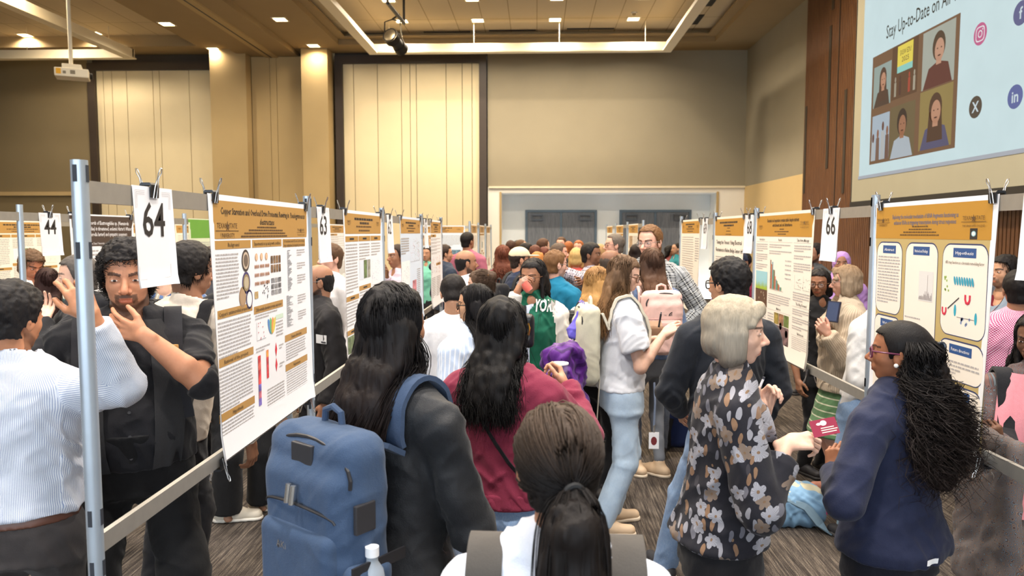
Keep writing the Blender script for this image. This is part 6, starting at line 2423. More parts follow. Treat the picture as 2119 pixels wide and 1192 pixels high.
def make_glasses(p, g):
    col = g if not isinstance(g, str) else {'black': (24, 22, 24), 'brown': (96, 62, 40), 'gold': (170, 130, 80), 'purple': (96, 36, 66), 'wire': (120, 110, 104)}[g]
    k = p.k
    mb = MB()
    th = (.013 if g != 'wire' else .008) * k
    for s in (-1, 1):
        pts = []
        for i in range(16):
            a = 2 * PI * i / 16
            cx, sx = math.cos(a), math.sin(a)
            e = (abs(cx) ** 3 + abs(sx) ** 3) ** (-1 / 3)
            pts.append(p.hp(s * .15 + .105 * cx * e, .425 - .05 * (abs(s * .15 + .105 * cx * e) / .25) ** 2, -.015 + .085 * sx * e))
        mb.tube(pts, th, 6, closed=True)
        mb.tube([p.hp(s * .255, .375, .02), p.hp(s * .345, .22, .025), p.hp(s * .355, -.03, .02), p.hp(s * .345, -.10, -.03)], th * 1.1, 6)
    mb.tube([p.hp(-.045, .425, .01), p.hp(0, .44, .02), p.hp(.045, .425, .01)], th, 6)
    gl = mb.build('glasses', M('glasses_%d_%d_%d' % tuple(col), col, .3), p.o, smooth=True)
    if p.lod == 0:
        for s in (-1, 1):
            mb = MB(); pts = []
            for i in range(16):
                a = 2 * PI * i / 16; cx, sx = math.cos(a), math.sin(a); e = (abs(cx) ** 3 + abs(sx) ** 3) ** (-1 / 3)
                pts.append(p.hp(s * .15 + .10 * cx * e, .425 - .05 * (abs(s * .15 + .1 * cx * e) / .25) ** 2, -.015 + .08 * sx * e))
            mb.poly(pts)
            mb.build('lens', M('spectacle_lens', (230, 236, 240), .05, alpha=.10), gl)

def patch(p, name, rows, mat, dirv=None, off=.004, bvh=None, parent=None, nl=5):
    """cloth panel laid on the garment: rows of (height z in metres, lateral from, lateral to)"""
    bvh = bvh or p.topbvh
    d = nv(dirv) if dirv is not None else p.f
    rr = np.cross(d, nv((0, 0, 1)))
    V = []
    for z, a, b in rows:
        for i in range(nl + 1):
            l = a + (b - a) * i / nl
            o = Vector(p.spine(z / p.H) + rr * l); o.z = z
            hit = bvh.ray_cast(o + Vector(d) * .5, -Vector(d))
            q = hit[0] if hit[0] is not None else o + Vector(d) * .1
            V.append(q + Vector(d) * off)
    Q = []
    for j in range(len(rows) - 1):
        for i in range(nl):
            a = j * (nl + 1) + i; Q.append((a, a + 1, a + nl + 2, a + nl + 1))
    me = mesh_np(name, [tuple(v) for v in V], Q)
    set_attr(me, 'uvw', np.array([tuple(v) for v in V]), 'FLOAT_VECTOR')
    return link(name, me, mat, parent or p.top)

def decal_text(p, name, txt, lat, z, h, mat, dirv=None, off=.004, w=None, bold=.02):
    d = nv(dirv) if dirv is not None else p.f
    rr = np.cross(d, nv((0, 0, 1)))   # viewer in front of the chest reads from his left: -rr
    mb = MB(); add_text(mb, txt, 0, 0, h, 0, w, 'C', bold, res=2)
    V = []
    for x, y, _ in mb.v:
        o = Vector(p.spine((z + y) / p.H) - rr * x + rr * lat); o.z = z + y
        hit = p.topbvh.ray_cast(o + Vector(d) * .5, -Vector(d))
        V.append((hit[0] if hit[0] is not None else o + Vector(d) * .1) + Vector(d) * off)
    mb.v = [tuple(v) for v in V]
    return mb.build(name, mat, p.top)

def name_tag(p, lat, z, dirv=None, w=.085, h=.055):
    o = patch(p, 'name_tag', [(z, lat - w / 2, lat + w / 2), (z - h, lat - w / 2, lat + w / 2)], M('tag_white', (238, 238, 240), .5), dirv, .006, nl=2)
    patch(p, 'tag_print', [(z - h * .72, lat - w * .45, lat - w * .0), (z - h * .9, lat - w * .45, lat - w * .0)], M('tag_ink', (70, 70, 74), .5), dirv, .0075, parent=o, nl=2)
    return o

def ribbon(mb, pts, nrm, w, th):
    """flat strap through points with surface normals"""
    pts = [Vector(q) for q in pts]; nrm = [Vector(q).normalized() for q in nrm]
    m = len(pts); i0 = len(mb.v)
    for k in range(m):
        t = (pts[min(k + 1, m - 1)] - pts[max(k - 1, 0)]).normalized()
        n = (nrm[k] - t * nrm[k].dot(t)).normalized(); s = t.cross(n)
        for a, b in ((-1, -.5), (1, -.5), (1, .5), (-1, .5)):
            mb.v.append(tuple(pts[k] + s * (a * w / 2) + n * (b * th)))
    for k in range(m - 1):
        for j in range(4):
            a = i0 + 4 * k + j; b = i0 + 4 * k + (j + 1) % 4
            mb.f.append((a, b, b + 4, a + 4)); mb.mi.append(mb.cur)
    mb.f.append((i0 + 3, i0 + 2, i0 + 1, i0)); mb.f.append(tuple(i0 + 4 * (m - 1) + j for j in range(4))); mb.mi += [0, 0]

def strap_path(p, s, lat, zb, zf, off, bvh=None, n=27, wrap=False):
    """points over the shoulder on the garment: from the back (height zb) to the front (zf), then under the arm to the back"""
    bvh = bvh or p.topbvh
    H = p.H; P = []; N = []
    o0 = p.spine(.775) + p.r * (s * lat * H)
    for i in range(n):
        a = math.radians(-160 + 320 * 0 + (i / (n - 1)) * 250 + 0)   # from back-down over the top to front-down
        a = math.radians(-115 + 230 * i / (n - 1))
        d = nv((0, 0, 1)) * math.cos(a) + p.f * math.sin(a)
        h = bvh.ray_cast(Vector(o0 + d * .6), Vector(-d))
        q = nv(h[0]) if h[0] is not None else o0 + d * .1
        P.append(q + d * off); N.append(d)
    def down(z, dirv, ln):
        o = p.spine(z) + p.r * (s * ln * H)
        h = bvh.ray_cast(Vector(o + dirv * .6), Vector(-dirv))
        return (nv(h[0]) if h[0] is not None else o + dirv * .1) + dirv * off
    for z in np.linspace(.74, zf, 4):
        P.append(down(z, p.f, lat * (1 + .15 * (.76 - z) / .1))); N.append(p.f)
    if wrap:
        for k, (a, z) in enumerate(((45, zf - .02), (90, zf - .035), (125, zf - .05))):
            d = p.f * math.cos(math.radians(a)) + p.r * s * math.sin(math.radians(a))
            o = p.spine(z)
            P.append(o + d * (.080 * H + off * 2)); N.append(d)
    return P, N

def shape_obj(name, sh, h, mat, parent=None, sm=1, uv=True, noise=0.0):
    V, Q = sh.mesh(h)
    if sm: V = smooth(V, Q, sm)
    if noise: V = folds(V, vnormals(V, Q), noise, 2.0)
    me = mesh_np(name, V, Q)
    if uv: set_attr(me, 'uvw', V, 'FLOAT_VECTOR')
    return link(name, me, mat, parent)

def backpack(p, label, mat, size=(.30, .46, .18), ztop=.86, pocket=True, strapmat=None, tilt=0.0, lat=.065, h=.008, shift=0.0, straps='LR', zf=.64, pocketmat=None, sw=.055, dy=0.0):
    """pack worn on the back of p; returns (root, frame matrix rows r, up, back)"""
    w, hh, d = size
    H = p.H; b = -p.f
    up = nv((0, 0, 1)) * math.cos(tilt) + b * math.sin(tilt) * -1
    rt = np.cross(up, -b); rt = unit(p.r); bk = unit(np.cross(rt, up)) * 1.0
    if bk @ b < 0: bk = -bk
    R = np.array([rt, bk, up])
    zc = ztop * H - hh / 2
    hit = p.topbvh.ray_cast(Vector(p.spine(.70) + b * .6), Vector(-b))
    dep = (nv(hit[0]) - p.spine(.70)) @ b if hit[0] is not None else .14
    c = p.spine(zc / H); c = nv((c[0], c[1], zc)) + b * (dep + d / 2 + .012 + dy) + p.r * shift
    root = empty('backpack', Vector(p.B) + Vector(c), label, 'backpack')
    L = lambda v: c + rt * v[0] + bk * v[1] + up * v[2]
    sh = Shape(); sh.add(rbox((0, 0, 0), (w / 2, d * .36, hh / 2), min(w, d) * .28, R), .01)
    sh.add(rbox(bk * d * .14 - up * hh * .06, (w * .46, d * .34, hh * .42), d * .26, R), .02)
    body = shape_obj('pack_body', sh, h, mat, root, 1, noise=.004)
    if pocket:
        sh = Shape(); sh.add(rbox(bk * d * .42 - up * hh * .20, (w * .40, d * .16, hh * .26), d * .13, R), .01)
        shape_obj('front_pocket', sh, h, pocketmat or mat, root, 1, noise=.003)
    sm_ = strapmat or mat
    mb = MB()
    pts = [rt * a + up * (hh / 2 + z) - bk * d * .1 for a, z in ((-.035, -.01), (-.03, .03), (0, .042), (.03, .03), (.035, -.01))]
    mb.tube(pts, .009, 8); mb.build('carry_handle', sm_, root, smooth=True)
    zz = M('zip_dark', (34, 34, 38), .5)
    mb = MB()
    for yy, zh in ((d * .30, hh * .40),):
        pts = []
        for i in range(15):
            a = math.radians(-10 + 200 * i / 14)
            pts.append(rt * (w * .47 * math.cos(a)) + up * (hh * .30 + hh * .165 * math.sin(a)) + bk * (d * .30))
        mb.tube(pts, .005, 6)
    mb.build('zipper', zz, root)
    for s, nm in ((1, 'R'), (-1, 'L')):
        if nm not in straps: continue
        P, N = strap_path(p, s, lat, .78, zf, .012)
        P = [q - c for q in P]
        P = [L((s * lat * H, -d * .42, hh * .40)) - c] + P
        N = [b] + N
        mb = MB(); ribbon(mb, P, N, sw, .014); mb.build('shoulder_strap', sm_, root, smooth=True)
    return root, rt, bk, up

def blob(name, label, cat, prims, h, mat, k=.01, noise=0, sm=1):
    """free standing shape in world coordinates"""
    sh = Shape()
    for q in prims: sh.add(q, k)
    lo, hi = sh.bbox(); c = (lo + hi) / 2
    V, Q = sh.mesh(h)
    if sm: V = smooth(V, Q, sm)
    if noise: V = folds(V, vnormals(V, Q), noise, 1.0)
    me = mesh_np(name, V - c, Q); set_attr(me, 'uvw', V, 'FLOAT_VECTOR')
    o = link(name, me, mat); o.location = c
    return tag(o, label, cat) if label else o
# ================================================================== CLOTHES
C_BLACK = cloth('cloth_black', (28, 28, 32))
C_BLACKS = cloth('cloth_black_smooth', (34, 36, 40), rough=.55)
C_CHAR = cloth('fleece_charcoal', (52, 52, 54), 'melange', (40, 40, 42))
C_JEAN = cloth('denim_mid', (76, 118, 168), 'denim', (112, 152, 196))
C_JEAND = cloth('denim_dark', (30, 52, 84), 'denim', (52, 80, 116))
C_JEANL = cloth('denim_light', (152, 182, 212), 'denim', (190, 212, 230))
C_MAROON = cloth('knit_maroon', (134, 46, 70), 'melange', (118, 36, 60))
C_FLORAL = cloth('floral_blouse', (30, 30, 38), 'floral', bmp=.2)
C_NAVY = cloth('blazer_navy', (32, 38, 64), rough=.8)
C_WHITE = cloth('cotton_white', (226, 228, 234), bmp=.25)
C_STRIPE = cloth('shirt_fine_stripe', (226, 230, 238), 'stripe', (146, 160, 192), 190, extra=.32)
C_STRIPEB = cloth('shirt_blue_stripe', (196, 212, 236), 'stripe', (232, 238, 246), 60, extra=.3)
C_GREYT = cloth('trousers_charcoal', (58, 54, 54))
C_LEG = cloth('leggings_grey', (126, 130, 138), 'melange', (100, 104, 112))
C_PLAID = cloth('plaid_flannel', (44, 46, 52), 'plaid', (164, 168, 172), 23, extra=(222, 224, 222))
C_PLAIDB = cloth('plaid_navy', (38, 40, 66), 'plaid', (196, 186, 196), 20, extra=(236, 230, 232))
C_GREEN = cloth('varsity_green', (22, 92, 70), rough=.9)
C_TEAL = cloth('shirt_teal', (20, 112, 146))
C_KHAKI = cloth('chino_khaki', (172, 152, 124))
C_SUIT = cloth('suit_black', (38, 36, 38), rough=.75)
def plain(c):
    return cloth('cloth_%d_%d_%d' % c, c)
S_WHITE = ((214, 204, 186), (232, 226, 214))
S_BEIGE = ((206, 178, 146), (226, 208, 184))
S_BLACK = ((34, 32, 34), (44, 42, 42))
S_SNEAK = ((38, 38, 42), (214, 210, 204))
def cr(px, Y, H):
    return (px, 481 + (CAMZ - H) * FPX / Y)

# ================================================================== FOREGROUND
# -- woman with the blue backpack
c1 = person('person with very long straight black hair in a black shirt wearing the blue backpack', (816, 590), 2.0, 36, 'f', skin='brown', lod=0, head=(30, 0), w=1.02,
  hair=dict(kind='long', c=(24, 21, 22), len=.43, strands=3000, out=.05, front_locks=0, tip=(44, 30, 26), spread=.025, drift=(-.16, -.05, 0)),
  top=dict(name='shirt', mat=C_BLACKS, off=.020, soff=.020, hem=.50, sleeve=1.12, cuff=1, loose=.35, wr=.010, collar=1), bottom=dict(mat=C_BLACK, fit=.015),
  arms=dict(R=dict(w=at(1020, 1265, 2.0), e=at(1005, 1130, 1.86))))
C_PACKB = cloth('pack_blue', (66, 86, 114), 'melange', (54, 72, 100))
bp, rt, bk, up = backpack(c1, 'blue backpack with grey label patches worn by the long haired woman at front', C_PACKB, (.34, .52, .20), .80, True, cloth('strap_blue', (58, 76, 104)), lat=.062, h=.006)
def on_pack(root, rt, bk, up, nm, l, b_, u, hw, hh, mat, th=.004, parent=None):
    mb = MB(); R = Matrix((tuple(rt), tuple(bk), tuple(up))).transposed().to_4x4()
    mb.box((l - hw, b_ - th, u - hh), (l + hw, b_ + th, u + hh), R)
    return mb.build(nm, mat, parent or root, bevel=.003)
M_PATCH = M('rubber_patch', (44, 44, 48), .5)
pt = on_pack(bp, rt, bk, up, 'rubber_lock_patch', .0, .070, .20, .040, .028, M_PATCH, .010)
lb = on_pack(bp, rt, bk, up, 'logo_patch', -.03, .112, -.02, .038, .020, M('patch_dark', (58, 56, 58), .5), .004)
mb = MB(); add_text(mb, 'AKK', 0, 0, .018, 0, w=.05)
Rm = Matrix((tuple(rt), tuple(up), tuple(bk))).transposed()
mb.v = [tuple(Rm @ Vector((x - .03, y - .028, .1175))) for x, y, z in mb.v]; mb.build('logo_text', M('patch_text', (112, 108, 106), .5), lb)
mb = MB()
for a, b_ in ((.0, .11), (.022, .112)):
    mb.tube([tuple(Rm @ Vector((a - .01, .135, b_))), tuple(Rm @ Vector((a - .012, .09, b_ + .006)))], .007, 8)
mb.build('zip_pull', M_WIRE, bp, smooth=True)
for zz in (.06, -.16, -.20):
    mb = MB()
    mb.tube([tuple(Rm @ Vector((.135 * math.cos(a), zz + (.03 * math.sin(a) if zz > 0 else 0), .108 - .02 * abs(math.cos(a)) ** 3))) for a in [PI * k / 12 for k in range(13)]], .0035, 6)
    mb.build('pocket_seam', M('zip_dark', (34, 34, 38), .5), bp)
sh = Shape(); sh.add(rbox(rt * .168 - up * .15 + bk * .02, (.03, .062, .11), .025, np.array([rt, bk, up])), .01); shape_obj('side_pocket', sh, .006, C_PACKB, bp, noise=.003)
mb = MB(); q = [tuple(Rm @ Vector((.19, -.045 + .0 * k, .085 - .055 * k))) for k in range(4)]; ribbon(mb, q, [tuple(rt)] * 4, .028, .006); mb.build('compression_strap', M('zip_dark', (34, 34, 38), .5), bp)
on_pack(bp, rt, bk, up, 'port_cover', .172, .03, .07, .006, .035, M_PATCH, .03)
# bottle in the side pocket
bw = Vector(bp.location) + Rm @ Vector((.185, -.13, .02))
bo = empty('water_bottle', bw, 'clear plastic water bottle with white cap in the blue backpack side pocket', 'bottle')
mb = MB(); mb.tube([(0, 0, -.05), (0, 0, -.04), (0, 0, .05), (0, 0, .075), (0, 0, .095), (0, 0, .11)], [.026, .031, .031, .026, .014, .014], 20); mb.build('bottle_body', M('bottle_plastic', (206, 218, 230), .08, alpha=.45), bo, smooth=True)
mb = MB(); mb.cyl((0, 0, .108), (0, 0, .13), .0165, 16); mb.build('bottle_cap', M('cap_white', (232, 234, 238), .4), bo, smooth=True)

# -- woman with the ponytail, nearest
c4 = person('person nearest the camera with a black ponytail and white top, seen from behind', (1152, 845), 1.27, 2, 'f', skin='brown', lod=0, head=(-14, -2),
  hair=dict(kind='pony', c=(30, 25, 24), len=.30, tz=-.10, strands=2600, tie=(0, -.52, -.10), slen=.56, root=(74, 58, 46), spread=.013, lift=(.008, .012), steps=22, out=.0, ear=-.06, rootz=-.3, pw=1.7),  # root tone paints the light on the crown into the black hair
  top=dict(name='blouse', mat=cloth('top_white_blue', (222, 228, 242)), off=.016, hem=.50, sleeve=1.0), bottom=dict(mat=C_JEAND))
q = c4.hp(0, -.475, -.10)
mb = MB(); mb.tube([tuple(q + c4.Rh[0] * (.0145 * math.cos(a)) + c4.Rh[2] * (.0145 * math.sin(a)) - c4.Rh[1] * .010) for a in [2 * PI * k / 16 for k in range(16)]], .006, 8, closed=True)
mb.build('hair_tie', M('tie_black', (24, 24, 26), .7), c4.hair, smooth=True)
mb = MB(); nk = c4.spine(.855); mb.tube([tuple(nk + (c4.r * math.cos(a) + c4.f * math.sin(a)) * .056 + nv((0, 0, -.015 * math.sin(a)))) for a in [2 * PI * k / 24 for k in range(24)]], .0014, 6, closed=True)
mb.build('necklace', M('gold_chain', (206, 160, 70), .25, .9), c4.o, smooth=True)
backpack(c4, 'dark grey backpack on the ponytail woman, mostly below the picture', cloth('pack_grey', (74, 72, 70)), (.30, .44, .16), .74, True, cloth('strap_taupe', (82, 78, 74), bmp=.2), lat=.080, sw=.062, h=.009)

# -- woman in the maroon sweater
c3 = person('person with long wavy black hair in a maroon sweater and light jeans, seen from behind', (1040, 620), 2.6, 22, 'f', skin='tan', lod=0, head=(18, -4), w=1.06,
  hair=dict(kind='long', c=(22, 20, 21), len=.28, th=.02, strands=2400, curl=.010, curlf=7, out=.045, spread=.02, amp=.012, fq=(30, 30, 14)),
  top=dict(name='sweater', mat=C_MAROON, off=.030, hem=.555, rib=1, loose=.7, wr=.010, scoop=0), bottom=dict(name='jeans', mat=C_JEAN, fit=.014),
  arms=dict(R=dict(w=at(1170, 800, 2.86), e=at(1215, 905, 2.7), curl=.7, d=(-.2, .5, .7), n=(-.9, .2, 0))))
P, N = strap_path(c3, -1, .05, .78, .66, .008, wrap=False)
P2 = [c3.spine(z) + (-c3.f) * (.145 - .01 * k) + c3.r * l for k, (z, l) in enumerate(((.80, -.07), (.75, .0), (.68, .08), (.60, .16)))]
P2 = []
for z, l in ((.815, -.10), (.78, -.055), (.74, -.01), (.70, .035), (.66, .08), (.62, .125)):
    o = Vector(c3.spine(z) + c3.r * l); h = c3.topbvh.ray_cast(o - Vector(c3.f) * .6, Vector(c3.f)); P2.append((h[0] if h[0] else o) - Vector(c3.f) * .006)
sb = empty('shoulder_bag', Vector(c3.B) + P2[-1], 'small black crossbody bag and strap on the maroon sweater', 'bag')
mb = MB(); ribbon(mb, [q - P2[-1] for q in P2], [-c3.f] * 6, .012, .004); mb.build('bag_strap', C_BLACK, sb)
o = Vector(c3.spine(.575) + c3.r * .21 + c3.f * .05) - P2[-1]
mb = MB(); mb.box(o - Vector((.05, .08, .07)), o + Vector((.03, .08, .07))); mb.build('bag_body', C_BLACK, sb, bevel=.015)
ph = at(1158, 772, 2.92)
e = empty('drink_cup', ph, 'small clear plastic cup held up by the woman in maroon', 'cup')
mb = MB(); mb.tube([(0, 0, -.05), (0, 0, .04)], [.026, .034], 20); mb.build('cup_body', M('cup_clear', (226, 230, 236), .1, alpha=.14), e, smooth=True)
mb = MB(); mb.tube([(0, 0, .036), (0, 0, .042)], [.036, .036], 20); mb.build('cup_rim', M('cup_rim', (236, 238, 240), .3), e, smooth=True)

# -- silver haired woman in the floral blouse
c21 = person('person with a silver bob in a black floral blouse holding out a maroon card', (1522, 617), 2.4, 96, 'f', skin='light', lod=0, head=(103, -4), w=.98,
  hair=dict(kind='bob', c=(172, 162, 146), tip=(116, 106, 96), root=(186, 172, 148), len=.085, strands=0, part=.1, grav=.35, th=.015, ear=.0, side=.02, amp=.004, spread=.004),
  top=dict(name='blouse', mat=C_FLORAL, off=.024, hem=.515, sleeve=1.72, sflare=.012, flare=.02, loose=.5, scoop=.05, neck=.830, flatuv=True, wr=.009), bottom=dict(mat=C_BLACK, fit=.035, hemk=1.6),
  arms=dict(R=dict(w=at(1628, 918, 2.30), e=at(1520, 1010, 2.15), d=(.85, .0, .12), n=(.1, .6, -.8), curls=[.55, .6, .7, .8], thumb=.9),
            L=dict(w=at(1580, 858, 2.50), e=at(1500, 985, 2.62), d=(.25, .1, .9), n=(.3, -.75, .1), curls=[.75, .85, .9, .95], thumb=.2, ot=.6)), lean=(.02, 0))
e = empty('business_card', at(1706, 884, 2.28), 'maroon card with pale printed lines held by the silver haired woman', 'card')
Rm = Matrix.Rotation(math.radians(-12), 4, 'Y') @ Matrix.Rotation(math.radians(62), 4, 'X')
mb = MB(); mb.box((-.040, -.026, -.0006), (.040, .026, .0006), Rm); mb.build('card_stock', M('card_maroon', (140, 34, 62), .4), e)
mb = MB()
for y, w, x in ((-.016, .045, .01), (-.009, .05, .012), (-.002, .04, .008)):
    mb.box((x - w / 2, y - .0014, .0006), (x + w / 2, y + .0014, .0012), Rm)
mb.build('card_print', M('card_print', (232, 214, 196), .5), e)
mb = MB(); mb.disc((.0, .013, .001), .010, .008); mb.disc((-.014, .012, .001), .008, .004)
mb.v = [tuple(Rm @ Vector(v)) for v in mb.v]; mb.build('card_logo', M('card_logo', (236, 226, 220), .5), e)
e = empty('white_pen', at(1574, 800, 2.47), 'short white pen held in the raised hand of the silver haired woman', 'pen')
mb = MB(); mb.cyl((-.01, 0, -.02), (.008, 0, .025), .004, 10); mb.build('pen_body', M('pen_white', (236, 234, 236), .3), e, smooth=True)
mb = MB(); mb.cyl((.008, 0, .025), (.0105, 0, .033), .0045, 10); mb.build('pen_cap', M('pen_cap', (60, 60, 70), .3), e, smooth=True)
# bracelet-like yellow band
w = c21.wr['L']; fa = unit(w - c21.el['L']); e1 = unit(np.cross(fa, (0, 0, 1))); e2 = np.cross(fa, e1)
mb = MB(); ring = [w - fa * .045 + (e1 * math.cos(a) + e2 * math.sin(a)) * .034 for a in [2 * PI * k / 20 for k in range(21)]]
ribbon(mb, ring, [q - (w - fa * .045) for q in ring], .045, .004); mb.build('yellow_wristband', M('band_yellow', (244, 200, 20), .5), c21.o)

# -- woman in the navy blazer
c22 = person('person with long curly half-up black hair and purple glasses in a navy blazer', (1862, 668), 2.5, -34, 'f', skin=(150, 100, 72), lod=0, head=(-60, 1), w=1.06, glasses='purple',
  hair=dict(kind='halfup', c=(22, 19, 20), len=.36, strands=3400, slen=-.40, curl=.024, curlf=15, spread=.045, hw=.70, lift=(.002, .045), rooty=-.12, rootzmax=.25, out=.07, amp=.018, fq=(40, 40, 30), tie=None, ear=-.10, rootz=-.34, tip=(40, 30, 28), flow=None, sr=.0015),
  top=dict(name='blazer', mat=C_NAVY, off=.026, hem=.495, flare=.02, loose=.35, scoop=.02, wr=.007, sleeve=1.93), bottom=dict(mat=cloth('cloth_ink', (24, 24, 34)), fit=.02),
  arms=dict(L=dict(w=at(1722, 975, 2.52), e=at(1752, 1075, 2.22), d=(.15, .25, .9), n=(.6, .5, 0), curl=.6), R=dict(w=at(1716, 975, 2.66), e=at(1760, 1040, 2.85), d=(.2, -.1, .9), n=(.4, -.7, 0), curl=.7)))
q0 = c22.hp(0, -.40, .18)
mb = MB()
for s in (-1, 1):
    mb.tube([tuple(c22.hp(s * .30, -.22, .02)), tuple(c22.hp(s * .24, -.36, .14)), tuple(c22.hp(s * .06, -.50, .17)), tuple(c22.hp(0, -.53, .16))], .006, 8)
mb.tube([tuple(c22.hp(0, -.56 + .05 * math.cos(a) - .05, .16 + .06 * math.sin(a))) for a in [2 * PI * k / 12 for k in range(12)]], .006, 8, closed=True)
mb.build('hair_claw_clip', M('clip_ink', (34, 40, 48), .25), c22.hair, smooth=True)
mb = MB(); mb.v = []; 
for s in (-1, 1):
    sh = Shape(); sh.add(ellp(c22.hp(s * .375, .0, -.17), (.0075, .0075, .0075)), .001); shape_obj('pearl_earring', sh, .002, M('pearl', (226, 222, 216), .15), c22.o, 0, False)
w = c22.wr['L']; fa = unit(w - c22.el['L']); e1 = unit(np.cross(fa, (0, 0, 1))); e2 = np.cross(fa, e1)
mb = MB(); ring = [w - fa * .02 + (e1 * math.cos(a) + e2 * math.sin(a)) * .029 for a in [2 * PI * k / 20 for k in range(21)]]
ribbon(mb, ring, [q - (w - fa * .02) for q in ring], .022, .004); mb.build('watch_strap', M('watch_grey', (96, 100, 116), .5), c22.o)
patch(c22, 'paper_label', [(.79, .03, .08), (.772, .03, .08)], M('tag_white', (238, 238, 240), .5), -c22.f, .004)

# -- man in the striped shirt at left
c_l1 = person('person in a pale striped shirt, arm bent up behind the near post', (22, 588), 2.35, -12, 'm', skin=(186, 130, 96), lod=0, head=(8, -6), w=1.05, beard=.55,
  hair=dict(kind='short', c=(30, 27, 28), th=.03, bottom=-.30, amp=.006, strands=0),
  top=dict(name='shirt', mat=C_STRIPE, off=.022, hem=.548, sleeve=1.86, collar=1, loose=.4, wr=.012), bottom=dict(mat=C_GREYT, fit=.016, waist=.555, belt=M('belt_brown', (88, 56, 44), .45)),
  arms=dict(R=dict(w=at(186, 652, 2.12), e=at(305, 775, 2.12), d=(-.42, .1, .75), n=(-.6, .6, .2), curls=[.35, .45, .55, .6], k=1.02), L='down'))
# -- big man in black, hand on chin
c_l2 = person('person with curly black hair and beard in black, hand on chin behind sign 64', (262, 503), 2.86, 154, 'm', skin=(196, 140, 108), lod=0, head=(157, -7), w=1.12, beard=.8, jaw=1.12, nose=1.15, belly=.6, hk=1.1,
  hair=dict(kind='curly', c=(30, 26, 26), bottom=-.3, th=-.01),
  top=dict(name='shirt', mat=C_BLACK, off=.026, soff=.016, hem=.52, sleeve=1.02, collar=1, wr=.009, loose=.7), feet=dict(R=(.11, 0, 20), L=(-.12, .03, -20)), bottom=dict(mat=cloth('trousers_black', (22, 22, 24)), fit=.04),
  arms=dict(L=dict(w=at(298, 694, 2.66), e=at(402, 815, 2.62), d=(-.92, .10, .26), n=(.1, .95, .1), curls=[.22, .26, .34, .45], thumb=.1, ot=.55, spread=.13), R='down'))
# open fleece over the shirt
H = c_l2.H
for s in (-1, 1):
    rows = [(z * H, s * a, s * b) if s > 0 else (z * H, -b, -a) for z, a, b in ((.835, .055, .115), (.78, .075, .17), (.70, .085, .19), (.62, .085, .19), (.56, .080, .18), (.52, .07, .17))]
    patch(c_l2, 'fleece_vest', rows, C_CHAR, c_l2.f, .016, parent=c_l2.o, nl=8)
mb = MB()
for z in (.80, .75, .70, .65, .60, .55):
    o = Vector(c_l2.spine(z)); h = c_l2.topbvh.ray_cast(o + Vector(c_l2.f) * .6, -Vector(c_l2.f))
    if h[0]: mb.disc(h[0] + Vector(c_l2.f) * .003, .006, .006, c_l2.r, (0, 0, 1), 10)
mb.build('shirt_buttons', M('button_black', (60, 58, 60), .3), c_l2.top)
rt_, a1, a2, a3 = backpack(c_l2, 'black backpack on the bearded man, strap with a tan leather patch', C_BLACK, (.30, .44, .16), .82, False, cloth('strap_black', (38, 38, 42), bmp=.2), lat=.088, sw=.065, zf=.62)
o = Vector(c_l2.spine(.775) - c_l2.r * .088 * H); hq = c_l2.topbvh.ray_cast(o + Vector(c_l2.f) * .6, -Vector(c_l2.f))
if hq[0]:
    q = hq[0] + Vector(c_l2.f) * .032 + Vector(c_l2.B) - rt_.location
    mb = MB(); mb.box(q - Vector((.018, .004, .011)), q + Vector((.018, .004, .011))); mb.build('leather_patch', M('leather_tan', (206, 160, 96), .5), rt_, bevel=.003)
    q = q - Vector((0, 0, .07)); mb = MB(); mb.tube([q + Vector((-.014, 0, .02)), q + Vector((.012, 0, .022)), q + Vector((.002, 0, -.02)), q + Vector((.012, 0, -.03))], .004, 8); mb.build('strap_buckle', M_WIRE, rt_, smooth=True)

# ================================================================== MIDDLE DISTANCE
c2 = person('person with glasses in a long pale blue striped shirt and dark jeans facing left', (982, 590), 3.8, -48, 'f', skin='olive', lod=0, head=(-74, -4), glasses='black',
  hair=dict(kind='shoulder', c=(24, 22, 24), len=.20, strands=1500, ear=-.04, spread=.01, out=.02),
  top=dict(name='shirt', mat=C_STRIPEB, off=.036, hem=.44, loose=.9, flare=.01, wr=.012, sleeve=1.9, collar=1), bottom=dict(name='jeans', mat=C_JEAND, fit=.008, up=.02), shoes=((26, 24, 26), (30, 28, 28)))
c18 = person('person with wavy light brown hair and glasses in a white tee and light jeans', (1290, 531), 4.5, 84, 'f', skin='light', lod=0, head=(100, -16), glasses='brown', nose=1.1,
  hair=dict(kind='long', c=(110, 84, 62), len=.33, tip=(172, 128, 84), strands=2000, curl=.012, curlf=6, front_locks=1, out=.03, ear=-.10, spread=.02),
  top=dict(name='tee', mat=C_WHITE, off=.024, hem=.525, sleeve=.62, soff=.034, sflare=.008, loose=.6, wr=.010), bottom=dict(name='jeans', mat=C_JEANL, fit=.020, hemk=1.5, belt=M('belt_tan', (150, 92, 56), .5)), shoes=S_BEIGE,
  arms=dict(R=dict(w=at(1374, 692, 4.38), e=at(1322, 775, 4.28), d=(.75, .1, .5), n=(0, .5, -.6), curls=[.4, .5, .6, .7]), L=dict(w=at(1356, 702, 4.62), e=at(1325, 775, 4.8), d=(.6, -.2, .1), n=(0, 0, 1), curl=.45)), feet=dict(R=(.06, -.07, 10), L=(-.05, -.02, -10)))
C_PACKC = cloth('pack_cream', (208, 202, 178))
bp, rt, bk, up = backpack(c18, 'cream backpack with purple cords on the woman in the white tee', C_PACKC, (.27, .48, .17), .83, True, cloth('strap_cream', (216, 208, 188), bmp=.2), lat=.06, h=.007)
M_LILAC = M('cord_lilac', (118, 108, 190), .5)
Rm = Matrix((tuple(rt), tuple(up), tuple(bk))).transposed()
mb = MB()
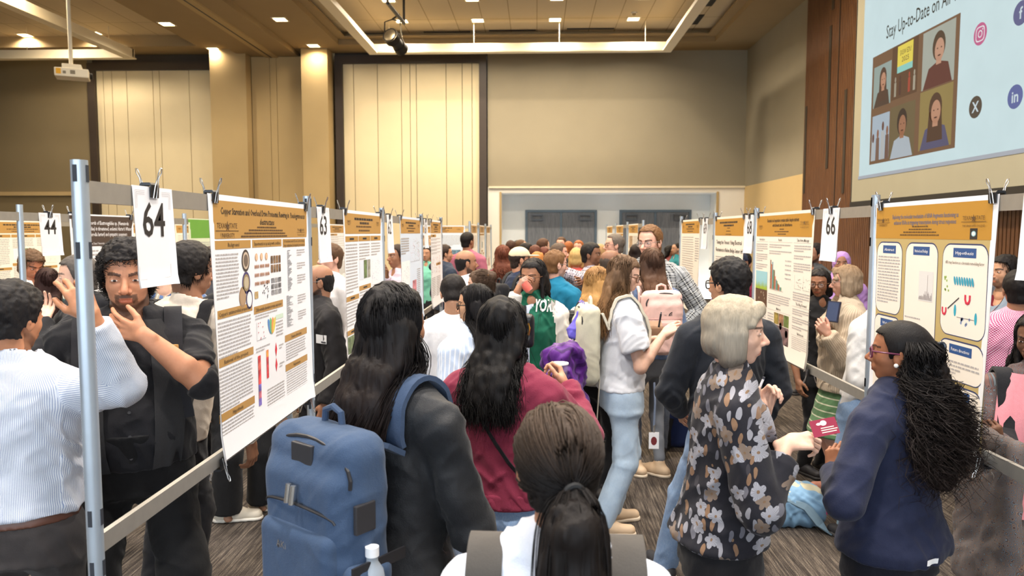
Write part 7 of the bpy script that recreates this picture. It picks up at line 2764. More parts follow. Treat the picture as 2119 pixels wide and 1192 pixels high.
zz = [(-.125, .0), (.12, -.05), (-.125, -.10), (.12, -.14), (-.12, -.19)]
for (a, b_), (c_, d_) in zip(zz[:-1], zz[1:]):
    mb.tube([tuple(Rm @ Vector((a, b_, .085))), tuple(Rm @ Vector(((a + c_) / 2, (b_ + d_) / 2 - .008, .110))), tuple(Rm @ Vector((c_, d_, .085)))], .0035, 6)
mb.build('bungee_cord', M_LILAC, bp, smooth=True)
mb = MB()
for s in (-1, 1): mb.tube([tuple(Rm @ Vector((s * .03, .235, .02))), tuple(Rm @ Vector((s * .035, .26, .03))), tuple(Rm @ Vector((s * .02, .25, .05)))], .004, 6)
mb.build('loop_cord', M_LILAC, bp)
on_pack(bp, rt, bk, up, 'small_label', .06, .10, .03, .022, .007, M('label_grey', (170, 168, 160), .5))
mb = MB(); ribbon(mb, [tuple(Rm @ Vector((.10, -.2, -.06))), tuple(Rm @ Vector((.11, -.34, -.05))), tuple(Rm @ Vector((.10, -.55, -.04)))], [tuple(bk)] * 3, .022, .003); mb.build('loose_webbing', cloth('strap_cream', (216, 208, 188)), bp)
po = at(1197, 672, 4.42)
q = [seg(po + Vector((0, 0, .06)), po + Vector((0, 0, -.02)), .02, .06, ((0.3, 1, 0), .6)), seg(po + Vector((-.03, 0, -.05)), po + Vector((.03, 0, -.05)), .04, .04)]
pouch = blob('drawstring_pouch', 'small bright purple pouch hanging from the cream backpack', 'pouch', q, .007, cloth('pouch_purple', (110, 100, 206)), .03, .006)
# purple puffer coat over the pack's lower edge
q0 = at(1168, 735, 4.2)
prims = [seg(at(1145, 735, 4.2), at(1185, 728, 4.25), .05, .05), seg(at(1140, 740, 4.2), at(1150, 850, 4.2), .055, .06), seg(at(1165, 735, 4.2), at(1178, 860, 4.2), .06, .07), seg(at(1185, 735, 4.25), at(1200, 830, 4.25), .05, .05)]
coat = blob('puffer_coat', 'shiny purple quilted coat draped below the cream backpack', 'coat', prims, .009, cloth('coat_purple', (92, 36, 128), 'hstripe', (64, 22, 92), 34, rough=.4), .03, .03)
c_h = at(1148, 722, 4.12)
# tray box and pen
e = empty('snack_box', at(1357, 685, 4.45), 'small brown open card box held by the woman in the white tee', 'box')
mb = MB(); s1, s2, hz = .05, .036, .022
for a, b_ in (((-s2, -s2), (s2, -s2)), ((s2, -s2), (s2, s2)), ((s2, s2), (-s2, s2)), ((-s2, s2), (-s2, -s2))):
    k = s1 / s2; mb.quad((a[0], a[1], -hz), (b_[0], b_[1], -hz), (b_[0] * k, b_[1] * k, hz), (a[0] * k, a[1] * k, hz))
mb.quad((-s2, -s2, -hz), (-s2, s2, -hz), (s2, s2, -hz), (s2, -s2, -hz)); mb.quad((-s1, s1, hz), (s1, s1, hz), (s1 * .9, s1 + .03, hz + .03), (-s1 * .9, s1 + .03, hz + .03))
mb.build('box_tray', M('card_brown', (150, 118, 92), .7), e)
e = empty('marker_pen', at(1366, 667, 4.45), 'thin black pen held upright above the brown box', 'pen')
mb = MB(); mb.cyl((-.008, 0, -.03), (.004, 0, .05), .006, 10); mb.build('pen_body', M_CLIP, e, smooth=True)
mb = MB(); mb.cyl((.004, 0, .05), (.006, 0, .062), .004, 10); mb.build('pen_tip', M('pen_tip', (90, 90, 94), .3), e)
# lanyard with badge at her hip
hipw = c18.J(.02, .10, .555) + c18.r * .09
e = empty('badge_lanyard', Vector(c18.B + hipw), 'grey lanyard with picture badge at the hip over light jeans', 'badge')
mb = MB(); ribbon(mb, [(0, 0, 0), (.005, -.01, -.12), (.0, -.012, -.26)], [(1, -.8, 0)] * 3, .018, .003); mb.build('lanyard_strap', M('lanyard_grey', (120, 134, 160), .6), e)
mb = MB(); mb.box((-.03, -.016, -.40), (.03, -.012, -.30)); mb.build('badge_card', M('tag_white', (238, 238, 240), .5), e)
mb = MB(); mb.disc((0, -.0165, -.352), .018, .026, (1, 0, 0), (0, 0, 1)); mb.build('badge_picture', M('badge_pic', (116, 40, 44), .5), e)
mb = MB(); mb.cyl((0, -.013, -.255), (0, -.013, -.30), .005, 8); mb.build('badge_clip', M_WIRE, e)

c19 = person('person with long brown hair wearing the pink backpack and grey leggings', (1348, 515), 5.5, -12, 'f', skin='light', lod=1, head=(-12, 0),
  hair=dict(kind='long', c=(72, 52, 42), tip=(138, 98, 68), len=.38, strands=1200, curl=.012, curlf=6, out=.04, sr=.002, spread=.03, root=(94, 66, 48)),
  top=dict(name='tee', mat=plain((92, 112, 146)), off=.02, hem=.53, sleeve=.7, loose=.4), bottom=dict(name='leggings', mat=C_LEG, fit=.0, up=.035, hemk=.5), shoes=S_BEIGE, feet=dict(R=(.045, 0, -40), L=(-.055, .02, -40)))
mb = MB()
bp, rt, bk, up = backpack(c19, 'pink backpack with a small black mark on the woman in grey leggings', cloth('pack_pink', (224, 186, 178)), (.29, .46, .18), .83, True, cloth('strap_pink', (226, 192, 184)), lat=.062, h=.008)
Rm = Matrix((tuple(rt), tuple(up), tuple(bk))).transposed()
mb = MB(); n = 14
for j, (r0, r1) in enumerate(((.010, .016), (.020, .026), (.030, .038))):
    for k in range(8):
        a0 = PI / 2 * k / 8; a1 = PI / 2 * (k + 1) / 8
        mb.quad(*[tuple(Rm @ Vector((.055 + (-R_ * math.cos(a)) + .0, .055 + R_ * math.sin(a) * .8, .088))) for R_, a in ((r0, a0), (r1, a0), (r1, a1), (r0, a1))][::-1])
add_text(mb, 'THE NORTH FACE', 0, 0, .010, 0, w=.05)
mb.v = [v if abs(v[2]) > 1e-6 or True else v for v in mb.v]
i0 = len(text_verts('THE NORTH FACE', 2, 0.0)[0])
mb.v[-i0:] = [tuple(Rm @ Vector((x - .022, y + .056, .088))) for x, y, z in mb.v[-i0:]]
mb.build('brand_mark', M_CLIP, bp)
mb = MB(); mb.tube([tuple(Rm @ Vector((.13 * math.cos(a), .035, .098 - .03 * abs(math.cos(a)) ** 4))) for a in [PI * k / 10 for k in range(11)]], .003, 6); mb.build('pocket_zip', M('zip_rose', (176, 136, 132), .5), bp)
c15 = person('tall person with glasses in a black and white plaid shirt facing the camera', (1345, 468), 6.0, 190, 'm', skin='pink', lod=0, head=(218, -8), glasses='wire', w=1.1, nose=1.2,
  hair=dict(kind='short', c=(120, 84, 52), front=.38, th=.01, strands=0, amp=.005),
  top=dict(name='shirt', mat=C_PLAID, off=.026, hem=.47, collar=1, loose=.7, wr=.010), bottom=dict(mat=C_JEAND), arms=dict(L=dict(w=at(1402, 690, 5.85), e=at(1452, 640, 5.95), n=(-1, .2, 0))))
c20 = person('person with short black hair and glasses in black sweatshirt behind the silver bob', (1508, 537), 3.55, -16, 'm', skin=(196, 146, 112), lod=0, head=(-36, -4), glasses='black', w=.96,
  hair=dict(kind='short', c=(26, 24, 25), th=.02, bottom=-.3, amp=.006, strands=0),
  top=dict(name='sweatshirt', mat=cloth('sweat_black', (36, 40, 48)), off=.024, hem=.52, loose=.45, wr=.010, rib=1, scoop=.02), bottom=dict(name='jeans', mat=C_JEAN, fit=.02), shoes=S_SNEAK, feet=dict(L=(-.08, .22, 0), R=(.08, .0, 10)),
  arms=dict(L=dict(w=at(1408, 850, 3.75), e=at(1392, 800, 3.55), curl=.4), R=dict(w=at(1552, 900, 3.62), e=at(1590, 800, 3.62), curl=.4)))
c12 = person('person in a green and white varsity jacket with glasses drinking from an orange cup', (1103, 537), 4.75, 196, 'f', skin='brown', lod=0, head=(206, -6), glasses='brown',
  hair=dict(kind='long', c=(26, 22, 23), len=.33, strands=1500, front_locks=1, ear=-.02, part=0, spread=.015),
  top=dict(name='jacket', mat=C_GREEN, slmat=cloth('varsity_white', (228, 222, 214)), off=.030, soff=.018, hem=.53, loose=.7, rib=1, ribmat=C_WHITE, wr=.008, sleeve=1.93), bottom=dict(mat=C_BLACK),
  arms=dict(R=dict(w=at(1070, 604, 4.50), e=at(1048, 690, 4.62), d=(.35, .1, .75), n=(.8, .3, 0), curls=[.55, .6, .65, .7], thumb=.6), L='down'))
decal_text(c12, 'chest_lettering', 'YORK', -.108, 1.335, .072, M('felt_white', (234, 230, 226), .8), c12.f, .005, w=.15, bold=.03)
patch(c12, 'shirt_front', [(z * c12.H, -.022, .05) for z in (.83, .77, .70, .62, .56)], plain((206, 216, 234)), c12.f, .006)
e = empty('drink_cup', at(1087, 590, 4.50), 'clear cup of bright orange drink at the mouth of the woman in green', 'cup')
tl = Matrix.Rotation(math.radians(-38), 4, 'Y')
mb = MB(); mb.tube([tl @ Vector((0, 0, -.045)), tl @ Vector((0, 0, .045))], [.026, .036], 18); mb.build('cup_body', M('cup_clear', (226, 230, 236), .1, alpha=.14), e, smooth=True)
mb = MB(); mb.tube([tl @ Vector((0, 0, -.042)), tl @ Vector((0, 0, .018))], [.024, .031], 18); mb.build('orange_drink', M('drink_orange', (232, 74, 26), .2), e, smooth=True)
e = blob('handbag', 'small black leather bag at the side of the woman in green', 'handbag', [rbox(at(1086, 684, 4.35), (.055, .05, .10), .03)], .008, M('leather_black', (26, 25, 26), .35, bmp=.2), .01, .004)
mb = MB(); so_ = Vector(c12.B + c12.sh['R']) - e.location; mb.tube([(0, 0, .09), (0, .02, .14), so_ + Vector((.02, -.09, -.08)), so_ + Vector((.03, -.03, .062)), so_ + Vector((.03, .08, .0))], .010, 8); mb.build('bag_strap', C_BLACK, e, smooth=True)
mb = MB(); mb.tube([(.02, -.052, .05), (.03, -.056, .02), (.022, -.056, -.02)], .006, 6); mb.build('bag_charm', M('gold_chain', (206, 160, 70), .25, .9), e)
c17 = person('person with long straight blond hair in front of the bald man', (1238, 553), 5.05, 40, 'f', skin='light', lod=1, head=(50, -2),
  hair=dict(kind='long', c=(196, 150, 92), tip=(206, 158, 96), len=.34, strands=1400, sr=.002, out=.03, spread=.012, root=(158, 116, 72)),
  top=dict(name='shirt', mat=plain((214, 210, 204)), off=.02, hem=.5), bottom=dict(mat=C_BLACK))
backpack(c17, 'black quilted backpack on the blond woman', cloth('pack_quilt', (40, 40, 44), 'quilt', (18, 18, 20), 60), (.30, .44, .17), .82, True, C_BLACK, h=.01)
# left group
person('person in a black suit with balding head, beard and a name tag beside sign 63', (668, 548), 4.7, 236, 'm', skin='brown', lod=0, head=(250, -4), glasses='wire', beard=.9, x=-1.40,
  hair=dict(kind='balding', c=(30, 27, 27), topz=.22), top=dict(name='suit_jacket', mat=C_SUIT, off=.028, hem=.46, collar=0, loose=.5, scoop=.0, neck=.83), bottom=dict(mat=C_SUIT, fit=.02))
s_ = PEOPLE[-1]
patch(s_, 'dress_shirt', [(.838 * s_.H, -.045, .045), (.80 * s_.H, -.05, .05), (.74 * s_.H, -.03, .03), (.69 * s_.H, -.006, .006)], plain((186, 204, 232)), s_.f, .006)
patch(s_, 'necktie', [(.832 * s_.H, -.018, .018), (.80 * s_.H, -.016, .016), (.70 * s_.H, -.012, .012)], plain((104, 30, 52)), s_.f, .011)
sh = Shape(); sh.add(seg(s_.spine(.835), s_.spine(.858), .046 * s_.H, .040 * s_.H), .01); sh.sub(seg(s_.spine(.85), s_.spine(.92), .036 * s_.H, .04 * s_.H), .003); shape_obj('shirt_collar', sh, .006, plain((186, 204, 232)), s_.o)
name_tag(s_, -.085, 1.20, unit(s_.f * .6 - s_.r * .8))
L3 = person('person with swept back brown hair looking down at the far left', (62, 521), 6.0, 100, 'm', skin=(190, 124, 92), lod=0, head=(116, -24), beard=.25, nose=1.2,
  hair=dict(kind='short', c=(104, 78, 56), th=.05, bottom=-.42, front=.36, amp=.008, fq=(40,40,20)), top=dict(name='shirt', mat=plain((212, 206, 200)), off=.022, collar=1), bottom=dict(mat=C_GREYT))
person('person with long dark auburn hair and cream sleeves beside the far left man', (97, 556), 5.4, -30, 'f', skin='light', lod=1, head=(-40, 0),
  hair=dict(kind='long', c=(58, 34, 30), len=.36, strands=900, sr=.002, spread=.02, out=.03), top=dict(name='blouse', mat=plain((26, 86, 96)), slmat=plain((226, 216, 200)), off=.022), bottom=dict(mat=C_BLACK),
  arms=dict(R=dict(w=at(112, 712, 5.25), e=at(128, 670, 5.4))))
person('person with grey beard in a black hooded jacket, half hidden by the near post', (158, 531), 4.1, 236, 'm', skin='light', lod=1, head=(240, -2), beard=.6,
  hair=dict(kind='short', c='saltpepper', th=.01), top=dict(name='jacket', mat=C_BLACK, off=.03, collar='hood'), bottom=dict(mat=C_BLACK), arms=dict(L=dict(w=at(92, 662, 3.9), e=at(140, 680, 3.9), n=(0, 0, 1))))
person('person with black hair in cream collared shirt, left of the first poster', (392, 506), 3.4, 10, 'm', skin='brown', lod=0, head=(36, -6), lean=(0, .09),
  hair=dict(kind='short', c='black', th=.04, bottom=-.28), top=dict(name='shirt', mat=plain((218, 206, 192)), off=.022, collar=1), bottom=dict(mat=C_BLACK))
backpack(PEOPLE[-1], 'dark backpack on the man in the cream collared shirt', C_BLACK, (.28, .42, .15), .80, False, C_BLACK, lat=.085)
person('person in a tan and blue plaid shirt hidden behind sign 64', cr(338, 4.8, 1.74), 4.8, 160, 'm', skin='light', lod=2, hair=dict(kind='short', c='brown'), top=dict(name='shirt', mat=cloth('plaid_tan', (196, 176, 120), 'plaid', (70, 96, 140), 12, extra=(226, 220, 200)), collar=1), bottom=dict(mat=C_KHAKI))
person('person with reddish thinning hair behind the green headed poster side', (404, 514), 6.0, 200, 'm', skin='pink', lod=2, hair=dict(kind='balding', c='ginger'), top=dict(name='shirt', mat=plain((120, 84, 70))), bottom=dict(mat=C_GREYT))
person('person in black cargo trousers and cream sneakers standing behind the first poster', cr(492, 4.55, 1.74), 4.55, 150, 'm', skin='tan', lod=1, hair=dict(kind='short', c='black'), top=dict(name='shirt', mat=C_BLACK), bottom=dict(mat=cloth('cargo_black', (30, 30, 32)), fit=.035, hemk=1.6), shoes=S_WHITE, feet=dict(R=(.06, .0, -70), L=(-.07, -.05, -60)))
person('person in dark trousers and grey shoes left of the cream sneakers', cr(436, 5.45, 1.72), 5.45, 200, 'm', skin='tan', lod=2, hair=dict(kind='short', c='darkbrown'), top=dict(name='shirt', mat=plain((60, 62, 70))), bottom=dict(mat=plain((40, 40, 46)), fit=.02), shoes=((120, 112, 104), (206, 200, 190)))
person('person in beige ankle boots and pale jeans behind the first poster', cr(566, 6.1, 1.66), 6.1, 190, 'f', skin='light', lod=2, hair=dict(kind='long', c='lightbrown', len=.3), top=dict(name='sweater', mat=plain((200, 190, 176))), bottom=dict(name='jeans', mat=C_JEANL, up=.07, fit=.005), shoes=((206, 176, 138), (170, 140, 104)))
person('person in brown boots and dark jeans behind the second left post', cr(604, 6.9, 1.76), 6.9, 170, 'm', skin='light', lod=2, hair=dict(kind='short', c='brown'), top=dict(name='shirt', mat=plain((90, 100, 84))), bottom=dict(name='jeans', mat=C_JEAND), shoes=((96, 74, 54), (60, 48, 38)))
person('person with brown hair in a white shirt seen behind sign 63', (690, 505), 5.9, 220, 'm', skin='pink', lod=1, hair=dict(kind='short', c='brown'), top=dict(name='shirt', mat=plain((224, 220, 220)), off=.025), bottom=dict(mat=C_GREYT), x=-1.66)
person('person in a pale lilac shirt with clasped hands seen below sign 62', (822, 507), 7.3, 230, 'm', skin='brown', lod=1, hair=dict(kind='short', c='darkbrown'), top=dict(name='shirt', mat=plain((206, 192, 206))), bottom=dict(mat=C_GREYT), arms=dict(L=dict(w=at(800, 572, 7.1)), R=dict(w=at(796, 574, 7.2))))
person('person in a mint green shirt glimpsed beyond sign 62', (884, 510), 10.5, 200, 'f', skin='tan', lod=2, hair=dict(kind='shoulder', c='darkbrown', len=.2), top=dict(name='shirt', mat=plain((116, 190, 168))), bottom=dict(mat=C_BLACK))

# centre crowd
def crowd(label, px, py, Y, face, sex, skin, hk, hc, top, bot=None, lod=2, head=None, beard=0, glasses=None, tk=None, **kw):
    L = {'long': .34, 'shoulder': .22, 'bob': .15, 'pony': .22}.get(hk, .2)
    tm = top if not isinstance(top, tuple) else plain(top)
    h = dict(kind=hk, c=hc, len=kw.pop('len', L)) if hk else None
    if h and kw.get('hs'): h.update(kw.pop('hs'))
    t = dict(name=kw.pop('tn', 'shirt'), mat=tm, off=.022, loose=.5); t.update(tk or {})
    return person(label, (px, py), Y, face, sex, skin=skin, lod=lod, head=head, beard=beard, glasses=glasses, hair=h, top=t, bottom=dict(mat=bot or C_GREYT), **kw)
c5 = crowd('person with brown hair pinned up by a claw clip, behind the girl in stripes', 992, 560, 5.25, -70, 'f', 'light', 'bun', (84, 64, 50), (226, 226, 230), lod=0, head=(-78, -2), hs=dict(strands=900, slen=-.16, tie=(0, -.42, .25), steps=10))
mb = MB(); mb.tube([tuple(c5.hp(.10 * k, -.36 - .02 * (k % 2), .40 - .04 * abs(k))) for k in (-2, -1, 0, 1, 2)], .010, 8); mb.build('tortoise_claw_clip', M('tortoise', (112, 76, 44), .2, var=.5, scale=60), c5.hair, smooth=True)
crowd('person with black hair in a white shirt in front of the balding man', 938, 571, 4.35, -10, 'm', 'tan', 'short', 'black', (232, 232, 236), lod=1, head=(-6, -30), x=None)
crowd('person with balding head and dark beard facing right, behind the white shirt', 965, 518, 6.6, 60, 'm', 'brown', 'balding', 'black', (226, 224, 226), lod=1, head=(70, 0), beard=.85)
crowd('person in a dark navy hoodie at the end of the left stand', 921, 507, 9.5, 60, 'm', 'tan', 'short', 'darkbrown', (44, 54, 72), lod=1, tk=dict(collar='hood', off=.03), head=(70, 0))
crowd('person in a mauve shirt standing higher beside the distant posters', 968, 481, 10.4, 20, 'm', 'brown', 'short', 'black', (166, 96, 118), head=(40, 0))
crowd('person with long curly auburn hair in burgundy', 1040, 509, 8.2, -10, 'f', 'light', 'long', (112, 60, 42), (116, 24, 44), lod=1, hs=dict(strands=900, sr=.003, curl=.014, curlf=9, spread=.03, th=.02))
c11 = crowd('person in a beige cap and navy jacket facing right', 1076, 512, 6.8, 60, 'm', (190, 140, 112), 'short', 'darkbrown', (38, 48, 72), lod=0, head=(70, 0), tn='jacket', tk=dict(off=.03), hs=dict(th=-.03, strands=0))
def cap(p, mat, nm='baseball_cap'):
    k = p.k
    sh = Shape(); sh.add(ellp(p.hp(0, -.03, .15), nv((.36, .455, .385)) * k, p.Rh), .01)
    c = p.hp(0, 0, .14); u = p.Rh[2] * 1.0
    sh.clip(lambda X, Y, Z: -((X - c[0]) * u[0] + (Y - c[1]) * u[1] + (Z - c[2]) * u[2]))
    o = shape_obj(nm, sh, .008, mat, p.o)
    sh = Shape(); sh.add(ellp(p.hp(0, .52, .17), nv((.28, .32, .03)) * k, p.Rh), .01); sh.add(seg(p.hp(-.2, .36, .18), p.hp(.2, .36, .18), .03 * k, .03 * k), .02)
    shape_obj('cap_brim', sh, .006, mat, o); return o
cap(c11, plain((214, 196, 164)))
backpack(c11, 'black backpack on the man in the beige cap', C_BLACK, (.30, .44, .16), .81, False, C_BLACK, h=.011)
crowd('person with brown ponytail and glasses in a teal shirt seen from the side', 1150, 519, 6.0, 30, 'f', 'pink', 'pony', (124, 88, 56), C_TEAL, C_BLACK, lod=0, head=(62, -4), glasses='wire', tk=dict(sleeve=.8), hs=dict(out=.03, len=.26, tz=-.1))
crowd('person with short grey brown hair in a crimson shirt beyond the teal shirt', 1158, 504, 9.0, 80, 'm', 'pink', 'short', (96, 80, 68), (166, 40, 58), lod=1, head=(86, 0))
crowd('person with blond short hair in a coral top', 1193, 514, 8.3, 10, 'f', 'pink', 'bob', (206, 170, 110), (232, 98, 92), C_BLACK, lod=1, len=.12)
crowd('person with black hair in a dark checked shirt, arms crossed', 1224, 503, 7.4, 100, 'm', 'deep', 'short', 'black', C_PLAIDB, C_KHAKI, lod=1, head=(110, -2), arms=dict(R=dict(w=at(1208, 580, 7.15), e=at(1186, 572, 7.2)), L=dict(w=at(1200, 584, 7.1))))
c16 = crowd('person with shaved grey head in a black shirt facing right', 1265, 518, 6.5, 70, 'm', 'deep', 'balding', (84, 72, 64), (38, 36, 40), C_BLACK, lod=1, head=(78, -4), hs=dict(topz=.34))
crowd('person with grey hair and glasses in a dark suit and blue shirt', 1271, 485, 8.3, 250, 'm', 'pink', 'short', (110, 100, 92), C_SUIT, C_SUIT, lod=1, head=(262, 0), glasses='brown', hs=dict(front=.37), tk=dict(off=.03))
patch(PEOPLE[-1], 'dress_shirt', [(1.55, -.05, .05), (1.48, -.05, .05), (1.36, -.01, .01)], plain((120, 170, 220)), PEOPLE[-1].f, .006)
crowd('person with blond hair beside the checked shirt', 1243, 506, 9.3, 30, 'f', 'light', 'shoulder', (176, 140, 96), (60, 60, 66), lod=2)
far = [('person with ginger beard in black in front of the doors', 1197, 498, 12.0, 200, 'm', 'pink', 'short', 'ginger', (40, 40, 42), .8),
 ('person with brown hair in a bright blue shirt in front of the left doors', 1161, 491, 12.8, 200, 'm', 'pink', 'short', 'brown', (40, 120, 196), 0),
 ('person with an auburn ponytail beside the bright blue shirt', 1177, 500, 12.4, 20, 'f', 'light', 'pony', 'ginger', (70, 90, 130), 0),
 ('person with brown hair in dark green, left of the bright blue shirt', 1125, 494, 11.0, 60, 'm', 'light', 'short', (84, 56, 40), (56, 68, 52), 0),
 ('person with chestnut hair just left of the dark green shirt', 1108, 508, 9.6, 10, 'f', 'light', 'shoulder', (96, 54, 40), (110, 70, 70), 0),
 ('person with dark hair looking right above the beige cap', 1090, 503, 10.3, 80, 'm', 'brown', 'short', 'black', (90, 90, 96), 0),
 ('person with shaved head among the far crowd left of the doors', 1079, 496, 11.8, 90, 'm', 'light', 'buzz', 'brown', (120, 110, 100), 0),
 ('person with black hair beside the shaved head', 1070, 498, 12.6, 200, 'f', 'tan', 'shoulder', 'black', (80, 70, 90), 0),
 ('person with long brown hair at the left of the far crowd', 1057, 498, 11.3, 0, 'f', 'light', 'long', (70, 44, 34), (70, 40, 50), 0),
 ('person with orange blond hair right of the beige cap', 1112, 522, 8.6, 30, 'f', 'light', 'bob', (190, 128, 70), (216, 96, 60), 0),
 ('person with chestnut hair low beside the orange blond hair', 1125, 512, 9.9, 350, 'f', 'light', 'shoulder', (100, 50, 38), (90, 60, 50), 0),
 ('person with dark hair between the suit and the plaid shirt', 1316, 506, 10.0, 20, 'f', 'tan', 'shoulder', (40, 30, 28), (60, 60, 80), 0),
 ('person in a teal shirt by the right doors', 1400, 503, 13.5, 260, 'm', 'tan', 'buzz', 'black', (36, 120, 130), .4),
 ('person with dark hair just left of the teal shirt by the doors', 1386, 508, 14.2, 100, 'f', 'brown', 'shoulder', 'black', (120, 60, 60), 0)]
for lb, px, py, Y, fc, sx, sk_, hk, hc, tp, bd in far:
    crowd(lb, px, py, Y, fc, sx, sk_, hk, hc, tp, beard=bd)

# right side, beyond the posters
crowd('person with a dark ponytail in a pink shirt between two right hand posters', 1457, 513, 7.4, 40, 'f', 'deep', 'pony', 'black', (206, 146, 196), C_BLACK, lod=1, x=2.0, head=(40, 0))
rf = crowd('person in a dark cap and maroon hoodie with a gold letter F', 1536, 521, 6.9, 215, 'm', 'tan', 'short', 'black', (112, 22, 48), C_JEAND, lod=1, head=(215, -4), tn='hoodie', tk=dict(off=.03, collar='hood'))
cap(rf, plain((36, 42, 62)))
decal_text(rf, 'chest_letter', 'F', .02, rf.H * .70, .085, M('felt_gold', (226, 160, 50), .8), rf.f, .006, bold=.04)
name_tag(rf, -.05, rf.H * .675, rf.f)
r1 = crowd('person with glasses and black hair in a black tee with a name tag', 1697, 558, 5.6, 160, 'f', 'brown', 'long', 'black', (32, 32, 34), cloth('wide_black', (26, 26, 28)), lod=0, head=(215, -4), glasses='brown', len=.26, tk=dict(sleeve=.7), shoes=S_BLACK)
name_tag(r1, .02, r1.H * .745, r1.f, .11, .06)
r2 = person('person with grey blond bob in a beige cable cardigan and striped skirt', (1752, 551), 5.1, 275, 'f', skin='pink', lod=0, head=(290, -4), glasses='wire', w=1.12,
  hair=dict(kind='bob', c=(166, 146, 122), len=.12, strands=0, th=.01, root=(150, 122, 92)), top=dict(name='cardigan', mat=cloth('cable_beige', (206, 190, 168), 'knit', (176, 158, 136), 26), off=.036, hem=.475, rib=1, loose=.8, wr=.012),
  bottom=dict(kind='skirt', name='skirt', mat=cloth('skirt_green_stripe', (96, 132, 92), 'hstripe', (206, 206, 180), 22, extra=.18), hem=.28), shoes=((190, 130, 110), (150, 110, 90)),
  arms=dict(L=dict(w=at(1712, 690, 4.85), e=at(1748, 745, 4.9), d=(-.5, 0, .6), n=(.3, .8, 0), curl=.7), R=dict(w=at(1706, 694, 5.02), e=at(1740, 745, 5.2), d=(-.4, 0, .7), n=(.3, -.8, 0), curl=.8)))
e = empty('tablet', at(1724, 645, 4.95), 'dark blue tablet held by the woman in the beige cardigan', 'tablet')
Rm = Matrix.Rotation(.5, 4, 'Z') @ Matrix.Rotation(.2, 4, 'Y')
mb = MB(); mb.box((-.006, -.05, -.07), (.006, .05, .07), Rm); mb.build('tablet_case', M('tablet_navy', (40, 46, 70), .4), e, bevel=.004)
mb = MB(); mb.box((.006, -.042, -.062), (.0068, .042, .062), Rm); mb.box((-.0068, -.042, -.062), (-.006, .042, .062), Rm); mb.build('tablet_screen', M('tablet_glass', (70, 86, 122), .2), e)
crowd('person in a white sweater and jeans, head hidden by the right post', 1836, 562, 4.4, -25, 'f', 'light', 'shoulder', 'brown', cloth('knit_white', (232, 230, 228)), C_JEAN, lod=1, tk=dict(hem=.53, off=.03), lean=(0, .075), w=1.08)
crowd('person with dark beard seen behind sign 66', 1688, 504, 8.3, 250, 'm', 'brown', 'short', 'black', (70, 74, 78), lod=1, head=(262, 0), beard=.8)
crowd('person in a lilac headscarf behind the grey blond woman', 1742, 521, 7.0, 200, 'f', 'brown', 'hijab', (182, 140, 206), (182, 140, 206), lod=1, tk=dict(hem=.4))
r5 = crowd('person with black hair in a grey hoodie over a maroon tee at the right edge', 2080, 530, 5.3, 240, 'm', (196, 150, 118), 'short', 'black', (132, 146, 160), C_GREYT, lod=0, head=(258, 0), beard=.55, tn='hoodie', tk=dict(off=.034, collar='hood', scoop=.06), hs=dict(th=.02))
patch(r5, 'tee_front', [(r5.H * .835, -.05, .05), (r5.H * .80, -.04, .04), (r5.H * .765, -.015, .015)], plain((122, 32, 44)), r5.f, .006)
crowd('person in a magenta and white checked shirt behind the right poster edge', 2035, 560, 4.3, 20, 'm', 'brown', 'short', 'black', cloth('check_magenta', (176, 30, 100), 'check', (236, 206, 222), 70), C_BLACK, lod=1, shoes=S_SNEAK, x=2.75)
r7 = person('person in a pink silk scarf and patterned brown dress at the right edge', (2113, 650), 3.0, 200, 'f', skin='deep', lod=0, head=(235, -8), x=2.0,
  hair=dict(kind='shoulder', c='black', len=.24, strands=900, front_locks=1), top=dict(name='kurta', mat=cloth('paisley_brown', (128, 96, 88), 'paisley', (92, 66, 66), 60), off=.022, hem=.45, loose=.5),
  bottom=dict(kind='skirt', name='sari_skirt', mat=cloth('paisley_long', (136, 112, 96), 'paisley', (96, 72, 70), 44), hem=.05, flare=.02),
  arms=dict(R=dict(w=at(2066, 915, 2.75), e=at(2075, 985, 2.95), d=(-.3, -.2, .5), n=(0, 1, 0), curl=.8), L='down'))
C_SILK = cloth('silk_pink', (224, 142, 150), rough=.4)
H = r7.H
patch(r7, 'pink_scarf', [(.845 * H, -.05, .10), (.80 * H, -.06, .14), (.72 * H, -.05, .16), (.62 * H, -.04, .17), (.54 * H, -.03, .17), (.47 * H, -.03, .17)], C_SILK, r7.f, .02, parent=r7.o, nl=8)
mb = MB(); rws = []
for z, a, b_ in ((.47, -.15, .03), (.40, -.15, .02), (.33, -.15, .01)): pass
backpack(r7, 'black backpack on the woman in the pink scarf', C_BLACK, (.28, .42, .15), .80, False, C_BLACK, lat=.075, sw=.06)
e = blob('shawl', 'patterned brown shawl with pink border hanging over the right bottom rail', 'shawl', [rbox(atx(2040, 1060, 1.62), (.022, .17, .30), .02)], .012, cloth('paisley_shawl', (132, 112, 98), 'paisley', (98, 78, 76), 52), .01, .012)

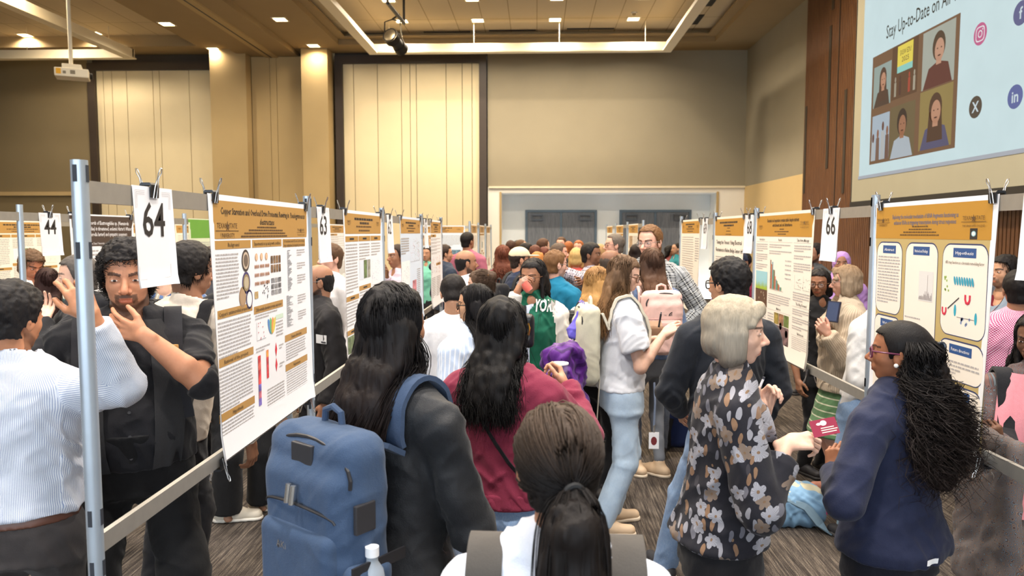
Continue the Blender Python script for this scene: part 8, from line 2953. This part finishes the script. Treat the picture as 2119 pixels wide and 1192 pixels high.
# ================================================================== BAGS ON THE FLOOR
fx = at(1632, 1062, 4.62); fx = Vector((fx.x, 4.62, 0))
q = [rbox(fx + Vector((-.02, .02, .10)), (.22, .15, .10), .08), ellp(fx + Vector((.02, .04, .16)), (.19, .14, .085))]
e = blob('floor_backpack', 'pale blue and beige backpack lying on the carpet', 'backpack', q, .009, cloth('pack_paleblue', (126, 164, 196)), .05, .014)
cc = e.location
sh = Shape(); sh.add(ellp(fx - cc + Vector((.02, .03, .185)), (.19, .125, .06)), .01); shape_obj('beige_flap', sh, .008, cloth('flap_beige', (196, 190, 164)), e, noise=.008)
mb = MB(); ribbon(mb, [fx - cc + Vector(v) for v in ((-.05, -.10, .19), (.06, -.13, .15), (.13, -.16, .06), (.18, -.20, .012), (.26, -.16, .02), (.30, -.08, .05))], [(0, -.5, 1), (0, -.8, .6), (.3, -.9, .3), (0, 0, 1), (0, 0, 1), (0, 0, 1)], .055, .008); mb.build('shoulder_strap', cloth('strap_paleblue', (112, 136, 152)), e)
mb = MB(); mb.tube([fx - cc + Vector(v) for v in ((.185, -.215, .02), (.215, -.19, .035), (.245, -.20, .02))], .006, 6); mb.build('strap_buckle', M_WIRE, e)
mb = MB(); mb.disc(fx - cc + Vector((.215, -.06, .10)), .028, .028, (.6, .5, 0), (0, 0, 1)); mb.build('pink_badge', M('badge_pink', (206, 56, 120), .4), e)
mb = MB(); mb.box(fx - cc + Vector((-.17, -.13, .16)), fx - cc + Vector((-.10, -.09, .19))); mb.build('yellow_tag', M('tag_yellow', (240, 206, 50), .5), e)
fx = at(1397, 885, 6.3); fx = Vector((fx.x, 6.3, 0))
e = blob('floor_backpack', 'navy backpack standing on the carpet beside the grey leggings', 'backpack', [rbox(fx + Vector((.02, 0, .17)), (.15, .10, .17), .07)], .01, cloth('pack_navy', (30, 44, 84)), .03, .01)
cc = e.location
mb = MB(); ribbon(mb, [fx - cc + Vector(v) for v in ((-.05, -.10, .26), (-.08, -.13, .16), (-.08, -.15, .03), (-.12, -.2, .012))], [(0, -1, 0)] * 4, .04, .008); mb.build('shoulder_strap', C_BLACK, e)
bpy.context.view_layer.update()
